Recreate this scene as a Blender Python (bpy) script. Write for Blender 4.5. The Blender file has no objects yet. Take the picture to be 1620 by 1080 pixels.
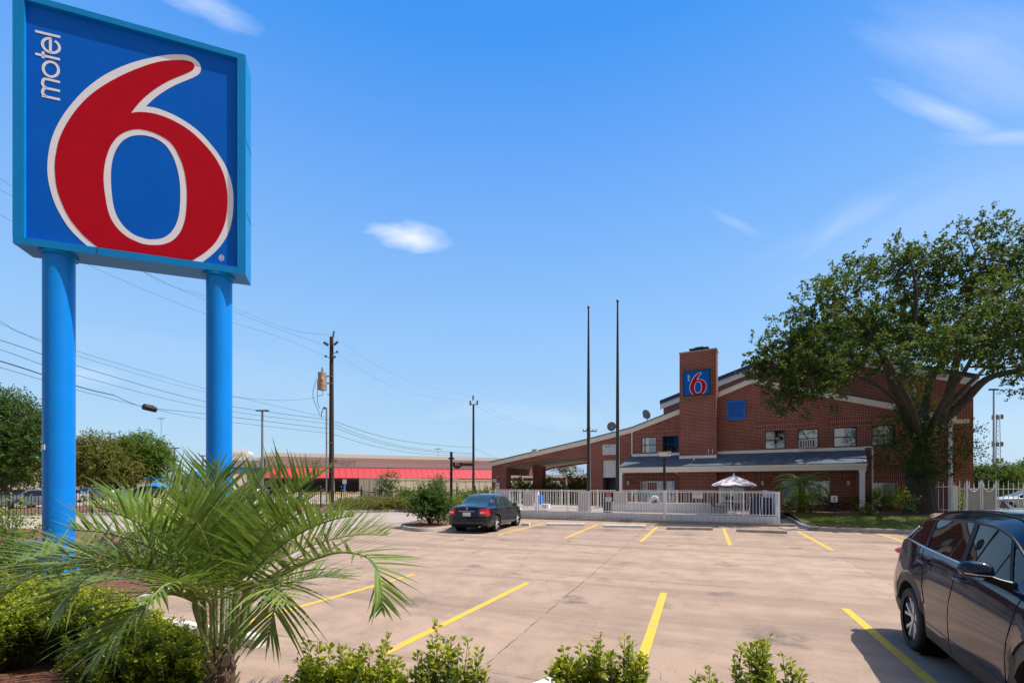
import bpy, math, random
import numpy as np
from mathutils import Vector, Matrix
R = math.radians
random.seed(7); rng = np.random.default_rng(7)
scene = bpy.context.scene
# ---------------------------------------------------------------- camera
CAM_H, HOR, FPX, YAW = 1.9, 765.0, 720.0, 22.3
cd = bpy.data.cameras.new('camera'); cam = bpy.data.objects.new('camera', cd)
scene.collection.objects.link(cam); scene.camera = cam
cam.location = (0, 0, CAM_H); cam.rotation_euler = (R(90), 0, R(YAW))
cd.sensor_width = 36; cd.lens = FPX/1620*36; cd.shift_y = (HOR-540)/1620
cd.clip_start = 0.05; cd.clip_end = 3000
# ---------------------------------------------------------------- light
SUN = Vector((0.52, 0.23, 1.0)).normalized()
sl = bpy.data.lights.new('sun', 'SUN'); so = bpy.data.objects.new('sun', sl)
scene.collection.objects.link(so)
sl.energy = 4.6; sl.angle = R(0.5); sl.color = (1.0, 0.955, 0.89)
so.rotation_euler = SUN.to_track_quat('Z', 'Y').to_euler()
EXPOSURE = 0.35
scene.view_settings.view_transform = 'Standard'; scene.view_settings.look = 'None'
scene.view_settings.exposure = EXPOSURE; scene.view_settings.gamma = 1
scene.cycles.max_bounces = 6; scene.cycles.transparent_max_bounces = 8

class N:                                    # tiny node helper
    def __init__(s, nt): s.nt = nt
    def n(s, t, **kw):
        x = s.nt.nodes.new(t)
        for k, v in kw.items():
            if k in x.inputs.keys(): s.set(x.inputs[k], v)
            elif hasattr(x, k): setattr(x, k, v)
            else: raise KeyError(t + ' ' + k)
        return x
    def set(s, sock, v):
        if isinstance(v, bpy.types.NodeSocket): s.nt.links.new(v, sock)
        else: sock.default_value = v
    def m(s, op, a, b=None, c=None, clamp=False):
        x = s.nt.nodes.new('ShaderNodeMath'); x.operation = op; x.use_clamp = clamp
        s.set(x.inputs[0], a)
        if b is not None: s.set(x.inputs[1], b)
        if c is not None: s.set(x.inputs[2], c)
        return x.outputs[0]
    def vm(s, op, a, b=None, out=0):
        x = s.nt.nodes.new('ShaderNodeVectorMath'); x.operation = op
        s.set(x.inputs[0], a)
        if b is not None: s.set(x.inputs[1], b)
        return x.outputs[out]
    def noise(s, vec, scale, detail=4, rough=.5, dist=0):
        x = s.nt.nodes.new('ShaderNodeTexNoise'); s.set(x.inputs['Vector'], vec)
        x.inputs['Scale'].default_value = scale; x.inputs['Detail'].default_value = detail
        x.inputs['Roughness'].default_value = rough; x.inputs['Distortion'].default_value = dist
        return x.outputs['Fac']
    def ramp(s, fac, lo, hi):
        x = s.nt.nodes.new('ShaderNodeMapRange'); x.clamp = True
        s.set(x.inputs[0], fac); x.inputs[1].default_value = lo; x.inputs[2].default_value = hi
        return x.outputs[0]
    def mix(s, fac, a, b, mode='MIX'):
        x = s.nt.nodes.new('ShaderNodeMix'); x.data_type = 'RGBA'; x.blend_type = mode
        s.set(x.inputs[0], fac); s.set(x.inputs[6], a); s.set(x.inputs[7], b)
        return x.outputs[2]
def C4(c): return (c[0], c[1], c[2], 1.0)

fw = Vector((-math.sin(R(YAW)), math.cos(R(YAW)), 0)); rt = Vector((math.cos(R(YAW)), math.sin(R(YAW)), 0))
def ray(px, py): return fw + rt*((px-810)/FPX) + Vector((0, 0, (HOR-py)/FPX))
CAMP = Vector((0, 0, CAM_H))
def gp(px, py, z=0.0):
    r = ray(px, py); return CAMP + r*((z-CAM_H)/r.z)
def pd(px, py, d): return CAMP + ray(px, py)*d
def depth(p): return p.x*fw.x + p.y*fw.y
def hz(py, d): return CAM_H + (HOR-py)/FPX*d      # world height of a pixel row at depth d

w = bpy.data.worlds.new('World'); scene.world = w; w.use_nodes = True
nt = w.node_tree; nt.nodes.clear(); k = N(nt)
sky = nt.nodes.new('ShaderNodeTexSky'); sky.sky_type = 'NISHITA'; sky.sun_disc = False
sky.sun_elevation = math.asin(SUN.z); sky.sun_rotation = math.atan2(SUN.x, SUN.y)
sky.air_density = 1.35; sky.dust_density = 0.35; sky.ozone_density = 2.6
SKY_STR = 0.125
tc = nt.nodes.new('ShaderNodeTexCoord').outputs['Generated']
dirv = k.vm('NORMALIZE', tc)
hs = k.n('ShaderNodeHueSaturation', Saturation=1.25, Value=1.0, Color=sky.outputs[0])
# tone of a clear humid afternoon sky by elevation, blended over the physical sky
sz = nt.nodes.new('ShaderNodeSeparateXYZ'); k.set(sz.inputs[0], dirv)
cr = nt.nodes.new('ShaderNodeValToRGB'); k.set(cr.inputs[0], sz.outputs[2]); el = cr.color_ramp.elements
stops = [(0.0, (.50, .70, .90)), (.09, (.44, .68, .94)), (.286, (.335, .61, 1.0)), (.543, (.17, .44, 1.0)), (.705, (.055, .325, .96)), (1.0, (.03, .25, .85))]
el[0].position = 0; el[0].color = C4(stops[0][1]); el[1].position = 1; el[1].color = C4(stops[-1][1])
for p_, c_ in stops[1:-1]: e_ = el.new(p_); e_.color = C4(c_)
grad = k.vm('SCALE', cr.outputs[0]); grad.node.inputs['Scale'].default_value = 6.2
col = k.mix(.88, hs.outputs[0], grad)
# unseen neutral fill added to the sky: aureole round sun, pale cloud behind viewer
au = k.ramp(k.vm('DOT_PRODUCT', dirv, tuple(SUN), 1), .845, 1.0)
col = k.mix(k.m('MULTIPLY', k.m('POWER', au, 1.1), .95), col, (22, 20.5, 18.5, 1))
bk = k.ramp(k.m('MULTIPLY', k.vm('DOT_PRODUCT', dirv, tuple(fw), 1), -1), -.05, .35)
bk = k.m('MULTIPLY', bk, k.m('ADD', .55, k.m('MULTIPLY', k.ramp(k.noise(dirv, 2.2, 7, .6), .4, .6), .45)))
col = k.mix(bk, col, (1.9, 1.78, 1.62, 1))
def blob(px, py, ax, ay, rot, nscale, stretch, thr, gain, soft=1.0):
    """a patch of cloud around a sky direction: soft ellipse broken up by noise"""
    c = ray(px, py).normalized()
    e1 = Vector((0, 0, 1)).cross(c).normalized()*-1; e2 = e1.cross(c).normalized()
    if e2.z < 0: e2 = -e2
    a1 = e1*math.cos(rot) + e2*math.sin(rot); a2 = e2*math.cos(rot) - e1*math.sin(rot)
    dv = k.vm('SUBTRACT', dirv, tuple(c))
    a = k.vm('DOT_PRODUCT', dv, tuple(a1), 1); b = k.vm('DOT_PRODUCT', dv, tuple(a2), 1)
    cx = nt.nodes.new('ShaderNodeCombineXYZ')
    k.set(cx.inputs[0], k.m('MULTIPLY', a, nscale/stretch)); k.set(cx.inputs[1], k.m('MULTIPLY', b, nscale))
    nz = k.noise(cx.outputs[0], 1.0, 8, .58, .35)
    a_ = k.m('DIVIDE', a, ax); b_ = k.m('DIVIDE', b, ay)
    rr = k.m('ADD', k.m('MULTIPLY', a_, a_), k.m('MULTIPLY', b_, b_))
    fall = k.m('SUBTRACT', 1.0, k.m('SQRT', rr), clamp=True)
    v = k.m('SUBTRACT', k.m('ADD', k.m('MULTIPLY', fall, soft), nz), thr)
    fr = k.m('LESS_THAN', k.vm('DISTANCE', dirv, tuple(c), 1), 1.0)
    return k.m('MULTIPLY', k.m('MULTIPLY', k.m('MULTIPLY', v, gain, clamp=True), k.ramp(fall, 0.0, .35)), fr)
masks = [blob(652, 374, .120, .040, 0.03, 30, 2.6, .80, 1.7, .95),
         blob(325, 4, .13, .030, 0.12, 22, 3.5, .72, 1.3, .6), blob(1165, 352, .13, .018, -0.62, 20, 5, .84, .6, .7),
         blob(1500, 178, .17, .022, -0.75, 22, 6, .74, 1.1, .7), blob(1600, 215, .14, .018, -0.45, 24, 6, .74, 0.9, .7),
         blob(1540, 70, .24, .08, -0.75, 14, 7, .72, 0.8, .6),
         blob(1330, 350, .17, .05, .45, 18, 5, .76, 0.7, .6),
         blob(1480, 330, .40, .13, .12, 6, 4, .70, .42, .6),
         blob(870, 655, .40, .055, 0.0, 14, 3, .62, .55, .4),
         blob(440, 590, .45, .10, 0.0, 9, 3, .62, .3, .4),
         blob(1600, 660, .30, .10, 0.0, 9, 3, .62, .4, .5),
         blob(130, 590, .10, .03, 0.2, 14, 3, .68, .7, .6)]
tot = masks[0]
for x_ in masks[1:]: tot = k.m('MAXIMUM', tot, x_)
cloudcol = (6.2, 6.6, 7.3, 1)
col = k.mix(k.m('MULTIPLY', tot, .80), col, cloudcol)
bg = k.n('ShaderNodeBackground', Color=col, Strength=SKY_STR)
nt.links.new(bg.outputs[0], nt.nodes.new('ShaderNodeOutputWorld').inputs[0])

# ---------------------------------------------------------------- materials
def newmat(name):
    m = bpy.data.materials.new(name); m.use_nodes = True
    b = m.node_tree.nodes['Principled BSDF']; return m, N(m.node_tree), b
def objco(k): return k.nt.nodes.new('ShaderNodeTexCoord').outputs['Object']
def pm(name, col, rough=.6, metal=0., var=.12, vs=3., bump=0., bs=40., coat=0., stain=None, spec=.5, dirt=0.):
    m, k, b = newmat(name)
    co = objco(k)
    f = k.noise(co, vs, 6, .6)
    lo = tuple(c*(1-var) for c in col); hi = tuple(min(1, c*(1+var)) for c in col)
    c = k.mix(k.ramp(f, .3, .7), C4(lo), C4(hi))
    if stain:
        g = k.noise(co, vs*.37, 5, .65)
        c = k.mix(k.ramp(g, .5, .72), c, C4(stain))
    if dirt:
        g = k.noise(co, vs*3.1, 8, .7)
        c = k.mix(k.m('MULTIPLY', k.ramp(g, .5, .75), dirt), c, (.06, .05, .04, 1))
    k.set(b.inputs['Base Color'], c)
    b.inputs['Roughness'].default_value = rough; b.inputs['Metallic'].default_value = metal
    b.inputs['Specular IOR Level'].default_value = spec
    b.inputs['Coat Weight'].default_value = coat; b.inputs['Coat Roughness'].default_value = .03
    if rough > .25:
        k.set(b.inputs['Roughness'], k.m('ADD', rough-.07, k.m('MULTIPLY', f, .14)))
    if bump:
        bn = k.n('ShaderNodeBump', Strength=bump, Distance=.02, Height=k.noise(co, bs, 5, .6))
        k.set(b.inputs['Normal'], bn.outputs[0])
    return m
def leafmat(name, cols, trans=.35, rough=.6, patch=1.2):
    """foliage: colour picked per leaf, with light coming through"""
    m, k, b = newmat(name)
    g = k.nt.nodes.new('ShaderNodeNewGeometry')
    cr = k.nt.nodes.new('ShaderNodeValToRGB'); el = cr.color_ramp.elements
    el[0].color = C4(cols[0]); el[1].color = C4(cols[-1])
    for i, c in enumerate(cols[1:-1]):
        e = el.new((i+1)/(len(cols)-1)); e.color = C4(c)
    big = k.noise(objco(k), patch, 3, .5)
    f = k.m('ADD', k.m('MULTIPLY', g.outputs['Random Per Island'], .6), k.m('MULTIPLY', k.ramp(big, .3, .7), .4))
    k.set(cr.inputs[0], f)
    k.set(b.inputs['Base Color'], cr.outputs[0]); b.inputs['Roughness'].default_value = rough
    b.inputs['Specular IOR Level'].default_value = .22
    tr = k.n('ShaderNodeBsdfTranslucent', Color=k.mix(.5, cr.outputs[0], (.35, .5, .05, 1), 'MIX'))
    mx = k.n('ShaderNodeMixShader', Fac=trans)
    k.nt.links.new(b.outputs[0], mx.inputs[1]); k.nt.links.new(tr.outputs[0], mx.inputs[2])
    k.nt.links.new(mx.outputs[0], k.nt.nodes['Material Output'].inputs[0])
    return m
def planar(k):
    """wall coordinates: u along the wall, v up"""
    t = k.nt.nodes.new('ShaderNodeTexCoord')
    sx = k.nt.nodes.new('ShaderNodeSeparateXYZ'); k.set(sx.inputs[0], t.outputs['Object'])
    sn = k.nt.nodes.new('ShaderNodeSeparateXYZ'); k.set(sn.inputs[0], t.outputs['Normal'])
    side = k.m('GREATER_THAN', k.m('ABSOLUTE', sn.outputs[0]), .7)
    u = k.m('ADD', k.m('MULTIPLY', sx.outputs[0], k.m('SUBTRACT', 1, side)), k.m('MULTIPLY', sx.outputs[1], side))
    return u, sx.outputs[2], t.outputs['Object']
def brickmat(name, soldier=False, c1=(.245, .036, .026), c2=(.130, .024, .019), mortar=(.62, .37, .28)):
    m, k, b = newmat(name); u, v, co = planar(k)
    cx = k.nt.nodes.new('ShaderNodeCombineXYZ')
    k.set(cx.inputs[0], v if soldier else u); k.set(cx.inputs[1], u if soldier else v)
    bt = k.nt.nodes.new('ShaderNodeTexBrick'); k.set(bt.inputs['Vector'], cx.outputs[0])
    bt.inputs['Color1'].default_value = C4(c1); bt.inputs['Color2'].default_value = C4(c2)
    bt.inputs['Mortar'].default_value = C4(mortar); bt.inputs['Scale'].default_value = 1
    bt.inputs['Brick Width'].default_value = .27; bt.inputs['Row Height'].default_value = .095
    bt.inputs['Mortar Size'].default_value = .0105; bt.inputs['Mortar Smooth'].default_value = .15
    bt.inputs['Bias'].default_value = -.1
    if soldier: bt.offset = 0; bt.inputs['Brick Width'].default_value = .30
    n1 = k.noise(co, .9, 5, .6); n2 = k.noise(co, 14, 4, .6)
    c = k.mix(k.m('MULTIPLY', k.ramp(n1, .35, .75), .35), bt.outputs[0], (.06, .022, .018, 1))
    c = k.mix(k.m('MULTIPLY', k.ramp(n2, .55, .8), .3), c, (.25, .10, .075, 1))
    k.set(b.inputs['Base Color'], c); b.inputs['Roughness'].default_value = .85
    bn = k.n('ShaderNodeBump', Strength=.6, Distance=.01, Height=k.m('SUBTRACT', 1, bt.outputs['Fac']))
    k.set(b.inputs['Normal'], bn.outputs[0]); return m
def shinglemat(name, c1, c2, c3):
    m, k, b = newmat(name); u, v, co = planar(k)
    s = k.nt.nodes.new('ShaderNodeSeparateXYZ'); k.set(s.inputs[0], co)
    cx = k.nt.nodes.new('ShaderNodeCombineXYZ'); k.set(cx.inputs[0], s.outputs[0])
    k.set(cx.inputs[1], k.m('MULTIPLY', k.m('ADD', s.outputs[1], s.outputs[2]), 1.0))
    bt = k.nt.nodes.new('ShaderNodeTexBrick'); k.set(bt.inputs['Vector'], cx.outputs[0])
    bt.inputs['Color1'].default_value = C4(c1); bt.inputs['Color2'].default_value = C4(c2)
    bt.inputs['Mortar'].default_value = C4(c3); bt.inputs['Scale'].default_value = 1
    bt.inputs['Brick Width'].default_value = .34; bt.inputs['Row Height'].default_value = .17
    bt.inputs['Mortar Size'].default_value = .012
    n1 = k.noise(co, 6, 6, .7)
    c = k.mix(k.m('MULTIPLY', k.ramp(n1, .35, .7), .5), bt.outputs[0], C4(c2))
    k.set(b.inputs['Base Color'], c); b.inputs['Roughness'].default_value = .8
    return m
def groovemat(name, col, pitch, width=.12, axis='u', dark=.45, rough=.6, dirt=.3):
    """boards / corrugation: dark grooves at a fixed pitch, real relief by bump"""
    m, k, b = newmat(name); u, v, co = planar(k)
    x = u if axis == 'u' else v
    fr = k.m('FRACT', k.m('DIVIDE', x, pitch))
    g = k.m('LESS_THAN', fr, width)
    n1 = k.noise(co, 2.2, 8, .7)
    c = k.mix(k.m('MULTIPLY', k.ramp(n1, .5, .8), dirt), C4(col), C4(tuple(q*.45 for q in col)))
    c = k.mix(k.m('MULTIPLY', g, 1-dark), c, C4(tuple(q*.3 for q in col)))
    k.set(b.inputs['Base Color'], c); b.inputs['Roughness'].default_value = rough
    bn = k.n('ShaderNodeBump', Strength=.8, Distance=.02, Height=k.m('SUBTRACT', 1, g))
    k.set(b.inputs['Normal'], bn.outputs[0]); return m

def concretemat(name, base, warm, dark, joints=True):
    m, k, b = newmat(name); co = objco(k)
    n1 = k.noise(co, .22, 7, .62, .4); n2 = k.noise(co, 1.6, 9, .7, .3); n3 = k.noise(co, 45, 4, .6)
    mp = k.n('ShaderNodeMapping', Vector=co); mp.inputs['Scale'].default_value = (.09, 1.1, 1)
    n4 = k.noise(mp.outputs[0], 1.0, 8, .62, .5)
    mp2 = k.n('ShaderNodeMapping', Vector=co); mp2.inputs['Scale'].default_value = (1.2, .12, 1)
    n5 = k.noise(mp2.outputs[0], 1.0, 6, .6, .3)
    c = k.mix(k.ramp(n1, .32, .68), C4(base), C4(warm))
    sl = k.nt.nodes.new('ShaderNodeTexWhiteNoise'); sl.noise_dimensions = '2D'
    fl = k.vm('FLOOR', k.vm('DIVIDE', k.vm('SUBTRACT', co, (-2.1, 4.22, 0)), (5.5, 5.15, 1.0))); k.set(sl.inputs[0], fl)
    c = k.mix(k.m('MULTIPLY', sl.outputs[0], .45 if joints else 0), c, C4(tuple(q*.72 for q in base)))
    c = k.mix(k.m('MULTIPLY', k.ramp(n2, .46, .70), .75), c, C4(dark))
    c = k.mix(k.m('MULTIPLY', k.ramp(n4, .48, .64), .80), c, C4(dark))
    c = k.mix(k.m('MULTIPLY', k.ramp(n5, .52, .74), .45), c, C4(dark))
    c = k.mix(k.m('MULTIPLY', k.ramp(n3, .35, .85), .25), c, (.6, .5, .42, 1))
    n6 = k.noise(co, 3.3, 8, .75, .8)
    c = k.mix(k.m('MULTIPLY', k.ramp(n6, .62, .72), .45), c, (.56, .46, .38, 1))
    n7 = k.noise(co, .9, 3, .5, .2)
    c = k.mix(k.m('MULTIPLY', k.ramp(n7, .63, .72), .5), c, (.06, .048, .04, 1))
    n8 = k.noise(co, 11, 3, .6); c = k.mix(k.m('MULTIPLY', k.ramp(n8, .72, .76), .6), c, (.05, .042, .035, 1))
    if joints:
        # oil drips and tyre scuffs where cars stand
        wv = k.vm('ADD', co, k.vm('MULTIPLY', k.n('ShaderNodeTexNoise', Vector=co, Scale=3.0).outputs['Color'], (.7, .9, 0)))
        st = None
        for (sx_, sy_, rr_) in ((-4.3, 6.3, .5), (-1.9, 7.4, .35), (.9, 6.6, .5), (-6.9, 6.0, .5), (-3.4, 19.2, .8), (-.4, 18.6, .7), (2.6, 19.4, .8), (-6.4, 19.0, .7), (.6, 12.0, .45), (5.6, 18.5, .8)):
            q = k.m('SUBTRACT', 1, k.m('DIVIDE', k.vm('DISTANCE', wv, (sx_+.35, sy_+.45, -.02), 1), rr_), clamp=True)
            st = q if st is None else k.m('MAXIMUM', st, q)
        c = k.mix(k.m('MULTIPLY', k.m('MULTIPLY', st, k.ramp(k.noise(co, 7, 6, .7), .35, .6)), .85), c, (.045, .038, .032, 1))
        s = k.nt.nodes.new('ShaderNodeSeparateXYZ'); k.set(s.inputs[0], co)
        wob = k.m('MULTIPLY', k.m('SUBTRACT', k.noise(co, 1.7, 5, .7), .5), .07)
        def line(x, x0, pitch, wd):
            f = k.m('FRACT', k.m('DIVIDE', k.m('SUBTRACT', k.m('ADD', x, wob), x0), pitch))
            dd = k.m('MULTIPLY', k.m('MINIMUM', f, k.m('SUBTRACT', 1, f)), pitch)
            return k.m('LESS_THAN', dd, wd)
        j = k.m('MAXIMUM', line(s.outputs[0], -2.1, 5.5, .011), line(s.outputs[1], 4.22, 5.15, .011))
        br = k.ramp(k.noise(co, 2.3, 5, .6), .38, .52)
        c = k.mix(k.m('MULTIPLY', k.m('MULTIPLY', j, br), .75), c, (.06, .05, .042, 1))
        # hairline cracks
        vo = k.nt.nodes.new('ShaderNodeTexVoronoi'); vo.feature = 'DISTANCE_TO_EDGE'
        mpv = k.vm('ADD', co, k.vm('MULTIPLY', k.n('ShaderNodeTexNoise', Vector=co, Scale=1.3).outputs['Color'], (1.2, 1.2, 0)))
        k.set(vo.inputs['Vector'], mpv); vo.inputs['Scale'].default_value = .16
        cr = k.m('LESS_THAN', vo.outputs['Distance'], .0011)
        c = k.mix(k.m('MULTIPLY', k.m('MULTIPLY', cr, k.ramp(n1, .42, .5)), .6), c, (.07, .055, .045, 1))
    k.set(b.inputs['Base Color'], c); b.inputs['Roughness'].default_value = .85
    bn = k.n('ShaderNodeBump', Strength=.25, Distance=.01, Height=n3)
    k.set(b.inputs['Normal'], bn.outputs[0]); return m
def glassmat(name, tint, rough=.03, t=.0, ior=1.5, refl=.9):
    m, k, b = newmat(name)
    b.inputs['Base Color'].default_value = C4(tint); b.inputs['Roughness'].default_value = rough
    b.inputs['Transmission Weight'].default_value = t; b.inputs['IOR'].default_value = ior
    b.inputs['Specular IOR Level'].default_value = refl
    return m
def paneglass(name, tint, see=.55):
    """thin window pane: see-through tint plus clear reflection"""
    m, k, b = newmat(name)
    b = k.n('ShaderNodeBsdfGlossy', Color=(.85, .93, 1.0, 1), Roughness=.03)
    tr = k.n('ShaderNodeBsdfTransparent', Color=C4(tint))
    mx = k.n('ShaderNodeMixShader', Fac=see)
    k.nt.links.new(b.outputs[0], mx.inputs[1]); k.nt.links.new(tr.outputs[0], mx.inputs[2])
    k.nt.links.new(mx.outputs[0], k.nt.nodes['Material Output'].inputs[0]); return m
def linemat():
    m, k, b = newmat('yellow_line_paint'); co = objco(k)
    n1 = k.noise(co, 9, 8, .7); n2 = k.noise(co, 60, 4, .7)
    c = k.mix(k.ramp(n1, .25, .8), (.72, .41, .014, 1), (.56, .36, .035, 1))
    w_ = k.m('MULTIPLY', k.ramp(k.m('ADD', n1, k.m('MULTIPLY', n2, .5)), .76, .90), .75)
    c = k.mix(w_, c, (.34, .26, .20, 1))
    k.set(b.inputs['Base Color'], c); b.inputs['Roughness'].default_value = .8; return m

M = {}
M['brick'] = brickmat('red_brick'); M['soldier'] = brickmat('soldier_brick', True)
M['lot'] = concretemat('lot_concrete', (.335, .221, .149), (.395, .270, .185), (.190, .120, .080))
M['road'] = concretemat('road_concrete', (.33, .26, .21), (.42, .34, .28), (.22, .19, .16), False)
M['kerb'] = pm('kerb_concrete', (.36, .31, .27), .85, var=.2, vs=4, bump=.3, dirt=.6)
M['whitekerb'] = pm('white_painted_concrete', (.66, .64, .60), .8, var=.1, vs=5, bump=.3, dirt=.75)
M['grass_ground'] = pm('dry_ground', (.12, .12, .05), .95, var=.4, vs=.8, bump=.5)
M['mulch'] = pm('mulch', (.16, .068, .04), .95, var=.5, vs=14, bump=1.0, bs=60)
M['line'] = linemat()
M['cream'] = pm('cream_trim_paint', (.80, .75, .66), .65, var=.06, dirt=.15)
M['white'] = pm('white_trim_paint', (.84, .83, .81), .5, var=.05, dirt=.15)
M['fencewhite'] = pm('white_fence_paint', (.88, .87, .86), .5, var=.05, dirt=.12)
M['soffit'] = pm('beige_soffit', (.42, .36, .29), .8, var=.08)
M['shingle'] = shinglemat('blue_shingles', (.058, .085, .120), (.115, .150, .20), (.02, .03, .045))
M['navy'] = pm('navy_roof_edge', (.02, .045, .11), .6)
M['black'] = pm('black_metal', (.012, .012, .013), .45, var=.2)
M['pole'] = pm('dark_pole_paint', (.022, .021, .022), .45, var=.3, vs=6)
M['wood'] = pm('creosoted_wood', (.035, .025, .02), .85, var=.4, vs=8, bump=.6)
M['steel'] = pm('galvanised_steel', (.35, .35, .36), .4, .7, var=.15)
M['greymetal'] = pm('grey_metal', (.22, .22, .23), .5, .3)
M['signframe'] = pm('teal_blue_sign_paint', (.0005, .22, .56), .4, var=.06, vs=2, spec=.25, dirt=.12)
M['poleblue'] = pm('blue_pole_paint', (.0005, .22, .72), .38, var=.07, vs=1.5, spec=.25, dirt=.12)
M['signblue'] = pm('blue_sign_face', (.0005, .115, .56), .45, var=.05, vs=1, spec=.12)
M['signred'] = pm('red_sign_vinyl', (.46, .002, .014), .45, var=.05, spec=.12)
M['signwhite'] = pm('white_sign_vinyl', (.80, .77, .82), .45, var=.03)
M['louvre'] = pm('blue_louvre_paint', (.012, .14, .60), .45)
M['bark'] = pm('oak_bark', (.055, .046, .038), .95, var=.45, vs=5, bump=1.0, bs=22)
M['branch'] = pm('branch_bark', (.085, .065, .05), .95, var=.4, vs=6, bump=.8, bs=25)
M['oakleaf'] = leafmat('oak_leaf', [(.016, .034, .010), (.030, .058, .014), (.050, .085, .020), (.12, .15, .035)], .22)
M['greenleaf'] = leafmat('bright_green_leaf', [(.035, .075, .010), (.075, .13, .016), (.16, .22, .028)], .35)
M['darkleaf'] = leafmat('dark_green_leaf', [(.02, .045, .01), (.04, .08, .016), (.075, .12, .025)], .25)
M['oliveleaf'] = leafmat('olive_leaf', [(.07, .085, .025), (.12, .13, .035), (.20, .16, .035), (.10, .11, .04)], .3)
M['limeleaf'] = leafmat('lime_leaf', [(.13, .20, .015), (.26, .34, .02), (.42, .45, .03)], .4)
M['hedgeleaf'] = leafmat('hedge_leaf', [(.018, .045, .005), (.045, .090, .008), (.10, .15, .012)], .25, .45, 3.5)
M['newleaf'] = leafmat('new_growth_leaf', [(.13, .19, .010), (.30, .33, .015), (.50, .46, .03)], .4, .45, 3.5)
M['yellowflower'] = leafmat('yellow_flower', [(.65, .42, .01), (.8, .6, .02)], .3)
M['dryleaf'] = leafmat('dry_leaf', [(.30, .15, .04), (.42, .22, .06)], .3)
M['palm'] = leafmat('palm_leaflet', [(.065, .125, .022), (.13, .20, .035), (.29, .35, .10)], .30, .36, 3.0)
M['palmstem'] = pm('palm_stem', (.20, .25, .08), .55, var=.3, vs=9)
M['palmtrunk'] = pm('palm_trunk', (.12, .07, .04), .95, var=.5, vs=14, bump=1, bs=40)
M['boot'] = pm('dry_leaf_base', (.34, .25, .17), .9, var=.4, vs=16, bump=.8)
M['sago'] = leafmat('sago_leaflet', [(.02, .06, .012), (.04, .11, .02), (.07, .16, .04)], .2, .35)
M['grass'] = leafmat('grass_blade', [(.07, .11, .018), (.14, .17, .03), (.26, .24, .07)], .3)
M['tyre'] = pm('tyre_rubber', (.014, .014, .014), .75, var=.2)
M['rim'] = pm('machined_alloy', (.62, .62, .63), .4, .5, var=.05)
M['rimdark'] = pm('dark_alloy', (.03, .03, .032), .35, .5)
M['chrome'] = pm('chrome', (.72, .73, .75), .12, 1.0, var=.02)
M['clad'] = pm('grey_plastic_cladding', (.035, .034, .034), .5, var=.1)
M['suvpaint'] = pm('deep_blue_black_paint', (.003, .008, .024), .08, 0., var=.02, coat=.40, spec=.25)
M['sedanpaint'] = pm('blue_black_paint', (.006, .008, .012), .15, 0., var=.05, coat=.5, spec=.4)
M['glassdark'] = glassmat('tinted_car_glass', (.004, .005, .006), .02, refl=.5)
M['glassteal'] = glassmat('pale_car_glass', (.022, .045, .05), .03)
M['tail'] = pm('red_tail_lens', (.55, .004, .008), .15, var=.02, coat=.8)
M['lens'] = pm('clear_lens', (.75, .72, .68), .15, var=.02, coat=.8)
M['rubber'] = pm('black_trim', (.005, .005, .006), .35, spec=.15)
M['mirrorback'] = M['suvpaint']
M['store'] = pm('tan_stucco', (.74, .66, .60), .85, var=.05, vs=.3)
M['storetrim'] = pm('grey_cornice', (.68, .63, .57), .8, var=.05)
M['storered'] = groovemat('red_metal_roof', (.44, .030, .045), .9, .10, 'u', .35, .6, .1)
M['container'] = groovemat('beige_ribbed_steel', (.66, .57, .41), .9, .12, 'u', .3, .6, .25)
M['beige'] = pm('beige_paint', (.58, .50, .37), .65, var=.1, dirt=.3)
M['board'] = groovemat('white_boards', (.66, .66, .67), .24, .05, 'u', .4, .6, .3)
M['panelgrey'] = groovemat('pale_vinyl_panel', (.60, .60, .62), .17, .05, 'u', .75, .55, .1)
M['cover'] = pm('grey_canvas', (.50, .46, .41), .8, var=.1)
M['pane'] = paneglass('window_glass', (.95, .97, .97), .68)
M['curtain'] = groovemat('pale_curtain', (.88, .86, .78), .16, .35, 'u', .8, .8, .1)
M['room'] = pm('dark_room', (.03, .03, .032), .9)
M['winframe'] = pm('bronze_window_frame', (.03, .032, .036), .4, .4)
M['acmetal'] = pm('beige_ac_case', (.50, .47, .42), .5)
M['acgrille'] = pm('ac_grille', (.10, .10, .105), .6)
M['lamp'] = pm('frosted_lamp', (.72, .60, .36), .4)
M['dish'] = pm('grey_dish', (.16, .17, .19), .5)
M['umb'] = pm('faded_pink_canvas', (.80, .66, .64), .8, var=.15, vs=4)
M['umbband'] = pm('dark_blue_band', (.04, .045, .10), .8)
M['redpaint'] = pm('red_paint', (.45, .03, .035), .7)
M['bluesign'] = pm('blue_plate', (.01, .16, .55), .5)
M['redsign'] = pm('red_plate', (.33, .02, .03), .5)
M['whitesign'] = pm('white_plate', (.72, .72, .72), .5)
M['ink'] = pm('dark_ink', (.02, .03, .05), .6)
M['inkblue'] = pm('blue_ink', (.02, .10, .30), .6)
M['silverletter'] = pm('silver_letter', (.50, .46, .43), .5, .2)
M['trash'] = pm('dark_teal_plastic', (.015, .035, .04), .5)
M['chair'] = pm('dark_patio_chair', (.03, .02, .018), .6)
M['strap'] = pm('dark_blue_sling', (.02, .028, .05), .6)
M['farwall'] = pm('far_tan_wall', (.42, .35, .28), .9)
M['farroof'] = pm('far_blue_grey_roof', (.22, .28, .36), .7)
M['tarp'] = pm('blue_tarp', (.01, .22, .52), .6)
M['porcelain'] = pm('insulator', (.10, .09, .09), .3)
M['transf'] = pm('transformer_can', (.33, .27, .22), .6, .2, var=.3, vs=3)
M['rust'] = pm('rust_patch', (.50, .26, .08), .8)

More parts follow.
